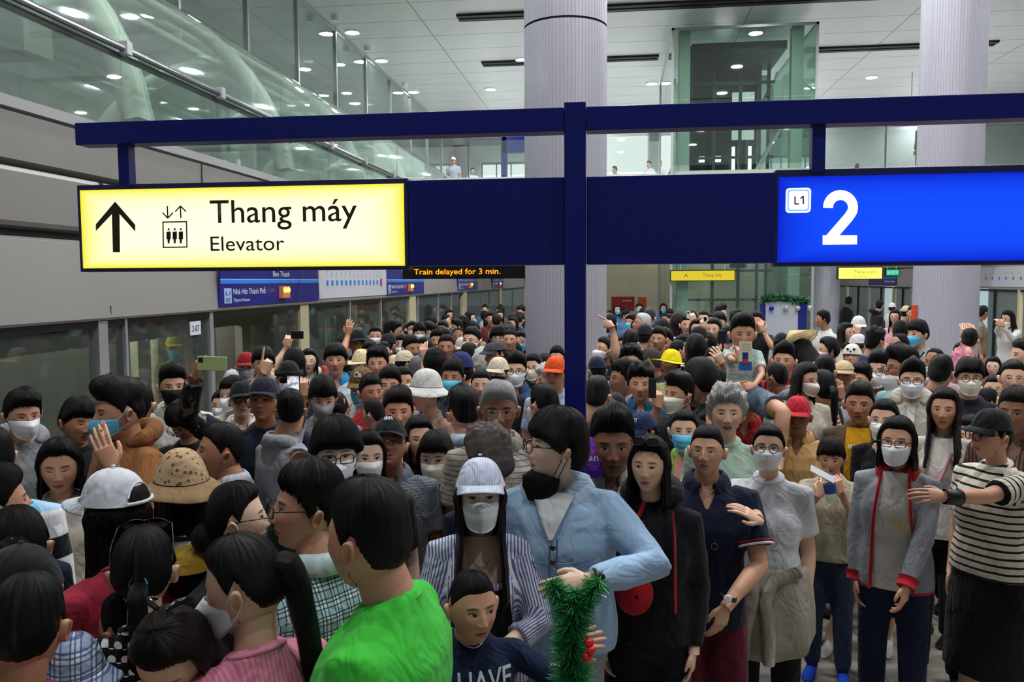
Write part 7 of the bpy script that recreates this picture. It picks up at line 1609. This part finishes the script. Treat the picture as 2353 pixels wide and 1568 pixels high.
# ===== unresolvable heads in the far crowd
rs = random.Random(5); USED = set()
SHN = {'1a1c22': 'black', '2b3a5c': 'navy', '8f9298': 'grey', '3f5a46': 'green', 'c8c8ca': 'white', '6c2c30': 'maroon', 'a88c6c': 'tan', '4d6f98': 'blue'}
HN = dict(short='short', crop='cropped', fringe='fringed', side='side-parted', quiff='tall', tied='tied', long='long', bob='bobbed')
def filler(x0, x1, y0, y1, n, d0, d1, label, grp):
    k_ = 0; tries = 0; got = []
    while k_ < n and tries < 4000:
        tries += 1; d = rs.uniform(d0, d1); x = rs.uniform(x0, x1); st = rs.uniform(1.56, 1.72); top = None
        # pixel of a head of this height at this depth
        q = CR.T @ (atd(x, 645, d) - CC); r = ray(x, 645); y = 645 + (CZ - st) * F_PX / d
        if not (y0 <= y <= y1): continue
        w_ = atd(x, 645, d)
        if w_[0] < WX + .35: continue
        if any(abs(w_[0] - g[0]) ** 2 + abs(w_[1] - g[1]) ** 2 < .17 for g in got) or any(abs(w_[0] - p['E'][0]) ** 2 + abs(w_[1] - p['E'][1]) ** 2 < .16 for p in PEOPLE if p['base'] == 0): continue
        if math.hypot(w_[0] - p1[0], w_[1] - p1[1]) < .75 or math.hypot(w_[0] - p3[0], w_[1] - p3[1]) < .7: continue
        got.append(w_[:2]); h = .245 * F_PX / d; fem = rs.random() < .4; msk = rs.choice([None, None, None, 'w', 'b', 'w'])
        yw = rs.choice([-30, -10, 0, 10, 25, 170, -160, 175, -70, 70])
        st_ = rs.choice(sts := (['short', 'crop', 'fringe', 'side', 'quiff'] if not fem else ['tied', 'long', 'bob'])); sc = rs.choice(list(SHN))
        fc_ = 'facing away' if abs(yw) > 100 else ('sideways' if abs(yw) > 50 else ('frontal' if abs(yw) < 15 else 'turned aside'))
        while True:
         sc = rs.choice(list(SHN)); lb = '%s-haired person%s, %s top, %s, %s' % (HN[st_], {None: '', 'w': ' in white mask', 'b': ' in blue mask'}[msk], SHN[sc], fc_, label)
         if lb not in USED or rs.random() < .02: break
        USED.add(lb)
        P(lb, x, y, y + h, yw, rs.uniform(-6, 8), hair=st_, long=rs.choice([0, .2, .28]) if fem else 0, fem=int(fem), mask=msk, shirt=sc, skin=rs.choice([1, 2, 2, 3]), d=d, hs_=1.0, group=grp, lod=2)
        k_ += 1
filler(985, 1206, 700, 752, 34, 12, 24, 'far down the left platform', G1)
filler(905, 1206, 745, 800, 14, 8.2, 12, 'between train doors and pillar', 'dark heads in the dense middle rows on the left')
filler(1399, 1545, 690, 745, 22, 11, 22, 'before the cream wall posters', 'dark heads before the cream wall')
filler(1400, 1660, 735, 800, 12, 8, 11, 'between pillar and glass lift', 'dark heads between pillar and lift')
filler(1560, 1750, 700, 730, 6, 13, 18, 'at the foot of the lift', 'distant heads at the foot of the lift')
run_jobs()
# ---------------------------------------------------------------- things held, worn or standing among the crowd
# leaflet of the seated boy
def placed(name, label, cat, px, py, d, roll=0, yawv=0, pit=0, group=None):
    r = empty(name); p = atd(px, py, d); R = CR @ Rz(math.radians(roll)) @ Ry(math.radians(yawv)) @ Rx(math.radians(pit)); M_ = Matrix.Identity(4)
    for i in range(3):
        for j in range(3): M_[i][j] = R[i][j]
    M_.translation = Vector(p); r.matrix_world = M_; tag(r, label, cat, group); return r
r = placed('leaflet', 'cream and blue leaflet with a phone picture held by the seated boy', 'leaflet', 1713, 818, 4.94, -1, 8)
MB().box(-.040, .040, -.088, .088, -.001, .001).build('paper', mat('leaflet_paper', 'd8cdb0', .6), r)
MB().box(-.040, .040, -.088, -.035, .001, .0016).build('blue_panel', mat('leaflet_blue', '1a55a8', .5), r)
MB().box(-.020, .016, -.050, .020, .0016, .0024).build('phone_picture', mat('leaflet_phone', '15307c', .4), r)
MB().box(-.018, .014, -.048, -.020, .0024, .003).build('picture_glow', mat('leaflet_red', 'b8301c', .5), r)
for i, s in enumerate(('THONG TIN', 'Lam the ngay', 'nhan uu dai', 'November 2024')):
    lettering(s, mat('leaflet_ink', '4a4438', .6), -.026, .026, 0, .006, 0, r, Matrix.Translation((0, .066 - i * .012, .002)) @ Matrix.Rotation(math.radians(-90), 4, 'X'))
# selfie rig
r = placed('phone_rig', 'black phone clamp on a short stick in front of the lift', 'camera rig', 1661, 775, 6.3)
MB().box(-.035, .02, -.05, .05, -.01, .01).build('clamp', blk_m, r, bevel=.004); MB().box(.02, .05, -.045, .035, .0, .012).build('screen_back', mat('rig_blue', '2b3c68', .3), r); MB().tube([(0, -.05, 0), (.005, -.16, 0)], .008).build('stick', blk_m, r)
# water bottle of the small child
r = placed('water_bottle', 'clear plastic water bottle held to the small child\'s mouth', 'bottle', 1905, 1112, KID['d'] - .30, 12)
b = MB()
P_ = np.array([[(rr * math.cos(t), y, rr * math.sin(t)) for t in np.linspace(0, 6.283, 16, endpoint=False)] for rr, y in ((.001, -.10), (.028, -.10), (.031, -.08), (.031, .02), (.026, .045), (.013, .065), (.012, .08), (.001, .08))]); b.grid(P_, cv=True); b.build('bottle_wall', glass('bottle_plastic', (.85, .9, .9), .12, .05), r, smooth=True)
MB().grid(np.array([[(.0318 * math.cos(t), y, .0318 * math.sin(t)) for t in np.linspace(0, 6.283, 16, endpoint=False)] for y in (-.05, .0)]), cv=True).build('bottle_label', mat('bottle_label', '24408c', .5), r)
r = placed('paper_slip', 'folded white paper above the small child\'s bottle', 'paper', 1890, 1090, KID['d'] - .36, -28, 0, -40); MB().box(-.07, .07, -.02, .02, -.0015, .0015).build('sheet', mat('white_paper', 'c9ccd2', .6), r)
# purple plush
r = placed('plush_cushion', 'purple plush cushion lettered Bank against the sign post', 'cushion', 1364, 1050, [q for q in PEOPLE if 'weathered dark face' in q['label']][0]['d'] - .02)
b = MB(); b.ell((0, 0, 0), (.085, .10, .05), 24, 16); V_ = np.array(b.v); V_ = V_ + (nz(V_, 26, 3, 3) * .006)[:, None]; o = mesh_obj('plush_body', V_, b.f, mat('purple_plush', '8a3fd0', .95, bump=(60, 1.0, 4)), r)
lettering('Bank', wht_m, -.055, .045, 0, .030, 0, r, Matrix.Translation((0, -.01, .056)) @ Matrix.Rotation(math.radians(-90), 4, 'X'))
b = MB(); b.add([(-.03, .035, .052), (-.012, .018, .056), (.006, .035, .052), (-.012, .028, .056)], [(0, 1, 2, 3)]); b.build('logo', mat('orange_mark', 'e0582c', .5), r)
# plastic hair claw, tote bag
# white handbag and brown scarf are parts of outfits; red bag under the denim arm
r = placed('red_bag', 'red shoulder bag behind the denim sleeve', 'bag', 1458, 1365, 3.25); b = MB(); b.ell((0, 0, 0), (.075, .085, .05), 20, 12); mesh_obj('bag_body', b.v, b.f, cloth_mat('b01420'), r, {'gc': np.array(b.v)})
MB().tube([(-.05, .07, 0), (-.02, .2, -.03), (.05, .35, -.06)], .008).build('bag_strap', cloth_mat('b01420'), r)
r = placed('striped_pillow', 'small red and white striped pillow behind the denim shoulder', 'pillow', 1448, 1205, 3.45, -20); b = MB(); b.ell((0, 0, 0), (.045, .085, .04), 18, 12); mesh_obj('pillow_body', b.v, b.f, cloth_mat(('sv', 'd8d2cc', 'b83c3c', .02, .45)), r, {'gc': np.array(b.v)[:, [1, 0, 2]] })
# tied khaki jacket round the waist of the girl in the white t-shirt
k = GIRL['k']; Rr = GIRL['root']
b = MB(); rows = []
for z, rx, ry in ((1.00, .168, .135), (.97, .185, .150), (.90, .200, .160), (.78, .215, .170), (.66, .222, .168), (.60, .205, .155)):
    rows.append([((rx + .008 * math.sin(7 * t + z * 9)) * math.cos(t) * k, (ry + .008 * math.sin(7 * t + z * 9)) * math.sin(t) * k, (z - (.06 * math.sin(t * .5) if z < .7 else 0)) * k) for t in np.linspace(0, 6.283, 48, endpoint=False)])
b.grid(np.array(rows), cv=True); o = mesh_obj('tied_jacket', b.v, b.f, cloth_mat('a39c8c'), Rr, {'gc': np.array(b.v) / k}); md = o.modifiers.new('s', 'SOLIDIFY'); md.thickness = .006
for sx, xo in ((-1, -.03), (1, .02)):
    b = MB(); b.tube([np.array(p) * k for p in ((sx * .15, -.10, .99), (xo + sx * .02, -.165, .96), (xo - .02, -.18, .86), (xo - .03 + sx * .03, -.185, .70), (xo - .03 + sx * .035, -.185, .56))], [.03 * k, .026 * k, .032 * k, .034 * k, .028 * k], 12); mesh_obj('sleeve_tie', b.v, b.f, cloth_mat('a39c8c'), o, {'gc': np.array(b.v) / k})
# line drawing on her t-shirt
b = MB()
for cx_, cz_, rr in ((-.03, 1.22, .04), (.0, 1.16, .03), (.03, 1.13, .02)):
    pts = []
    for t in np.linspace(0, 6.283, 18, endpoint=False): x = cx_ + rr * math.cos(t) * (1 + .3 * math.sin(3 * t)); z = cz_ + rr * .8 * math.sin(t); pts.append(np.array((x, float(chest_y(GIRL, np.array(x), np.array(z), 1.08, 1, .022)), z)) * k)
    b.tube(pts, .0012 * k, 4, closed=True)
b.build('line_drawing', mat('drawing_ink', '3a3a3e', .6), Rr)
# polo logo, red hem trim on cuffs
k = POLO['k']; b = MB(); pts = [np.array((.03 + .014 * math.cos(t), float(chest_y(POLO, np.array(.03 + .014 * math.cos(t)), np.array(1.17), 1.12, 0, .018)), 1.17 + .014 * math.sin(t))) * k for t in np.linspace(0, 6.283, 20, endpoint=False)]; b.tube(pts, .001 * k, 4, closed=True); b.build('logo_ring', mat('grey_thread', '6a7080', .6), POLO['root'])
s0, e_, w_, hd, hp_, nrm_ = POLO['A'][1]; u = e_ - s0; c = s0 + u * .70; uu = u / np.linalg.norm(u); a_ = np.cross(uu, (0, 1, 0)); a_ /= np.linalg.norm(a_); v_ = np.cross(uu, a_); R_ = .0745 * k
for off, colr in ((0, 'e4e4ea'), (-.012, '8c1428')):
    b = MB(); b.tube([c + uu * off + R_ * (math.cos(t) * a_ + math.sin(t) * v_) for t in np.linspace(0, 6.283, 24, endpoint=False)], .0055 * k, 6, closed=True); mesh_obj('sleeve_trim', b.v, b.f, cloth_mat(colr), POLO['root'], {'gc': np.array(b.v)})
# red trim of the grey jacket
k = GREY['k']
for sx in (-1, 1):
    s0, e_, w_, hd, hp_, nrm_ = GREY['A'][sx]; u = (w_ - e_); uu = u / np.linalg.norm(u); b = MB(); b.tube([e_ + u * .86, e_ + u * 1.05], [.050 * k, .044 * k], 14); mesh_obj('cuff', b.v, b.f, cloth_mat('b01826'), GREY['root'], {'gc': np.array(b.v)})
    P_ = []
    for z in np.linspace(1.40, .80, 16):
        x = sx * (np.interp(z, [.80, 1.1, 1.40], [.10, .095, .065])); P_.append(np.array((x, float(chest_y(GREY, np.array(x), np.array(z), 1.1, 1, .020)), z)) * k)
    b = MB(); b.tube(P_, .008 * k, 6); mesh_obj('zip_edge', b.v, b.f, cloth_mat('b01826'), GREY['root'], {'gc': np.array(b.v)})
b = MB(); b.grid(np.array([[(rx * 1.1 * k * math.cos(t), ry * 1.1 * k * math.sin(t), z * k) for t in np.linspace(-.95, 4.09, 32)] for z, rx, ry in ((.785, .160, .112), (.79, .172, .120), (.86, .168, .118))])); mesh_obj('hem_band', b.v, b.f, cloth_mat('b01826'), GREY['root'], {'gc': np.array(b.v)})
# hair claw on the bowed head
cl = [p for p in PEOPLE if 'claw clip' in p['label']][0]; H_ = cl['Hm']
for sx in (-1, 1):
    b = MB(); b.tube([(sx * .012, .06, .13), (sx * .035, .075, .135), (sx * .05, .095, .115), (sx * .045, .11, .085)], [.006, .009, .008, .004], 8); V_ = np.array(b.v) @ H_[:3, :3].T + H_[:3, 3]; mesh_obj('hair_claw', V_, b.f, mat('glossy_black', '060607', .12), cl['root'])
# cap lettering
def on_cap(lbl, s, m, w_, z=.085, ang=0.0, cap=.02, yoff=0):
    p = [q for q in PEOPLE if lbl in q['label']][0]; H_ = p['Hm']; o = lettering(s, m, -w_ / 2, w_ / 2, z, cap, 0, None); me = o.data; n = len(me.vertices); co = np.empty(n * 3); me.vertices.foreach_get('co', co); co = co.reshape(-1, 3)
    X = co[:, 0] + 0; th = X / .10 + ang; ph = np.arcsin(np.clip(co[:, 2] / .1165, -1, .99)); q = head_pt(th, ph, feat=0); q = q * (1 + .034 / np.linalg.norm(q, axis=1, keepdims=True)); q = q @ H_[:3, :3].T + H_[:3, 3]
    me.vertices.foreach_set('co', q.ravel()); me.update(); o.parent = p['root']
on_cap('olive cap', 'Cla', wht_m, .07, .07, .1, .03); on_cap('reading VIET', 'VIET', wht_m, .07, .075, .3, .02); on_cap('looking up open-mouthed', 'VINTA', wht_m, .07, .085, 0, .018); on_cap('navy baseball cap', 'NY', wht_m, .04, .07, .2, .03)
# tinsel garland standing in front of the boy
def garland():
    base = atd(1322, 1500, 2.42); r = empty('tinsel_garland', (base[0], base[1], 0)); tag(r, 'green tinsel garland with red berries in front of the denim jacket', 'garland')
    rg = np.random.default_rng(4); g1 = MB(); core = MB()
    z1 = atd(1322, 1375, 2.42)[2]
    zz = np.linspace(.0, z1, 40); path = [np.array((.012 * math.sin(z * 9), .012 * math.cos(z * 7), z)) for z in zz]
    core.tube(path, .012, 8); core.build('stem', mat('stem_green', '0f2a16', .8), r)
    V_, F_ = [], []
    def needles(pa, pb, n, L):
        for _ in range(n):
            t = rg.random(); c = pa + (pb - pa) * t; d = rg.normal(size=3); ax = (pb - pa) / np.linalg.norm(pb - pa); d = d - ax * ax.dot(d) * .75; d /= np.linalg.norm(d); s = np.cross(d, rg.normal(size=3)); s /= np.linalg.norm(s); l = L * rg.uniform(.6, 1.1); w_ = .0016; k = len(V_)
            V_.extend([c - s * w_, c + s * w_, c + d * l + s * w_ * .3, c + d * l - s * w_ * .3]); F_.append((k, k + 1, k + 2, k + 3))
    for a_, b_ in zip(path[20:-1], path[21:]): needles(a_, b_, 380, .072)
    for a_, b_ in zip(path[:20], path[1:21]): needles(a_, b_, 70, .06)
    top = path[-1]
    for tip in ((.075, -.01, .07), (-.07, .0, .055), (.0, .0, .03)): needles(top - (0, 0, .04), top + np.array(tip), 900, .045)
    me = bpy.data.meshes.new('needles'); me.from_pydata([tuple(v) for v in V_], [], F_); me.materials.append(mat('tinsel_green', '2f8c4c', .35, .2)); me.materials.append(mat('tinsel_silver', 'c9d6cc', .2, .8))
    me.polygons.foreach_set('material_index', (rg.random(len(F_)) < .04).astype(int)); o = bpy.data.objects.new('needles', me); COL.objects.link(o); o.parent = r; o['kind'] = 'stuff'
    for q in ((.045, -.05, -.10), (.05, -.055, -.12), (.04, -.055, -.14)):
        b = MB(); b.ell(tuple(top + np.array(q)), (.014, .014, .014)); b.build('red_berry', mat('berry_red', 'd01418', .3), r, smooth=True)
garland()
# map board with garland and baubles
def board():
    p = onZ(1800, 765, .9); d = 12.6; b0 = atd(1757, 765, d); b1 = atd(1832, 765, d); zt = atd(1795, 693, d)[2]
    r = empty('map_board', (b0[0], b0[1], 0), math.atan2(b1[1] - b0[1], b1[0] - b0[0])); tag(r, 'white and blue map board topped with a green garland', 'notice board'); L = math.hypot(*(b1 - b0)[:2])
    MB().box(0, L, -.02, .02, .15, zt).build('board_face', mat('board_white', 'b9bfc8', .35), r); MB().box(L, L + .13, -.03, .1, 0, zt - .03).box(-.05, 0, -.03, .1, 0, zt - .03).build('side_post', mat('board_blue', '16247a', .35), r)
    MB().box(.1, L - .1, -.024, -.02, 1.0, 1.35).build('map_print', mat('map_print', '9a9fb4', .5), r)
    rg = np.random.default_rng(9); V_, F_ = [], []
    for _ in range(2600):
        x = rg.uniform(-.05, L + .14); c = np.array((x, .02 + rg.normal() * .03, zt + .03 + .02 * math.sin(x * 9) + rg.normal() * .012)); dd = rg.normal(size=3); dd /= np.linalg.norm(dd); s = np.cross(dd, rg.normal(size=3)); s /= np.linalg.norm(s); k = len(V_); l = .07
        V_.extend([c - s * .006, c + s * .006, c + dd * l + s * .003, c + dd * l - s * .003]); F_.append((k, k + 1, k + 2, k + 3))
    me = bpy.data.meshes.new('garland'); me.from_pydata([tuple(v) for v in V_], [], F_); me.materials.append(mat('garland_green', '1f5a34', .5)); o = bpy.data.objects.new('garland', me); COL.objects.link(o); o.parent = r; o['kind'] = 'stuff'
    for x, c in ((.08, '1c2ec8'), (.3, 'c4c6cc'), (.48, 'd0d0d4'), (L + .16, 'd0d0d4')):
        b = MB(); b.ell((x, -.06, zt - .10), (.038,) * 3, 16, 12); b.build('bauble', mat('bauble_' + c, c, .12, .6), r, smooth=True)
board()
# queue barriers
def barrier(label, px, py, d, dx):
    p = atd(px, py, d); zt = .98; r = empty('queue_barrier', (p[0], p[1], 0)); tag(r, label, 'barrier', 'black belt barriers on the right')
    MB().cyl((0, 0), .03, 0, zt, 12).cyl((0, 0), .16, 0, .02, 20).build('post', blk_m, r); MB().box(0, dx[0], -.004 + dx[1] * 0, .004, zt - .1, zt - .05).build('belt', mat('belt_black', '16161a', .8), r); return r
barrier('black belt barrier in front of the man in mushroom-brown', 2290, 800, 11.5, (.75, 0)); barrier('black belt barrier behind the phone caller', 2033, 760, 14, (-.9, 0)); barrier('black belt barrier left of the backpack person', 1932, 745, 16, (.8, 0))
# led display bracket to the left wall
r = [q for q in bpy.data.objects if q.name == 'led_display'][0]; q0 = r.location
MB().box(WX + .03 - q0[0], .3, .05, .13, 2.74 - q0[2], 2.82 - q0[2]).box(.12, .16, .05, .13, .1, 2.82 - q0[2]).build('bracket', blk_m, r)
for q in [c_ for c_ in r.children if c_.name.startswith('hanger')]: bpy.data.objects.remove(q)

# rear opening and strap of the white cap, brim print
p = [q for q in PEOPLE if 'white baseball cap and crimson' in q['label']][0]; H_ = p['Hm']; T3 = lambda Q: np.asarray(Q) @ H_[:3, :3].T + H_[:3, 3]
ths = np.linspace(-.62, .62, 15); rows = []
for t in np.linspace(0, 1, 7):
    zz = .040 + .044 * t * np.sqrt(np.clip(1 - (ths / .64) ** 2, 0, 1)); q = head_pt(np.pi + ths, np.arcsin(zz / .1165), feat=0); rows.append(q * (1 + .0235 / np.linalg.norm(q, axis=-1, keepdims=True)))
Pq = np.array(rows); mesh_obj('cap_opening', T3(Pq.reshape(-1, 3)), gridf(7, 15), hair_mat('0b0908'), p['root'], {'hr': Pq.reshape(-1, 3)})
b = MB(); q = head_pt(np.pi + np.linspace(-.7, .7, 15), np.full(15, math.asin(.036 / .1165)), feat=0); q = q * (1 + .026 / np.linalg.norm(q, axis=-1, keepdims=True)); b.tube(q, .006, 8); b.tube(rows[-1] * 1.012, .0025, 6); mesh_obj('cap_strap', T3(b.v), b.f, cloth_mat('dfe3ec'), p['root'], {'gc': np.array(b.v)})
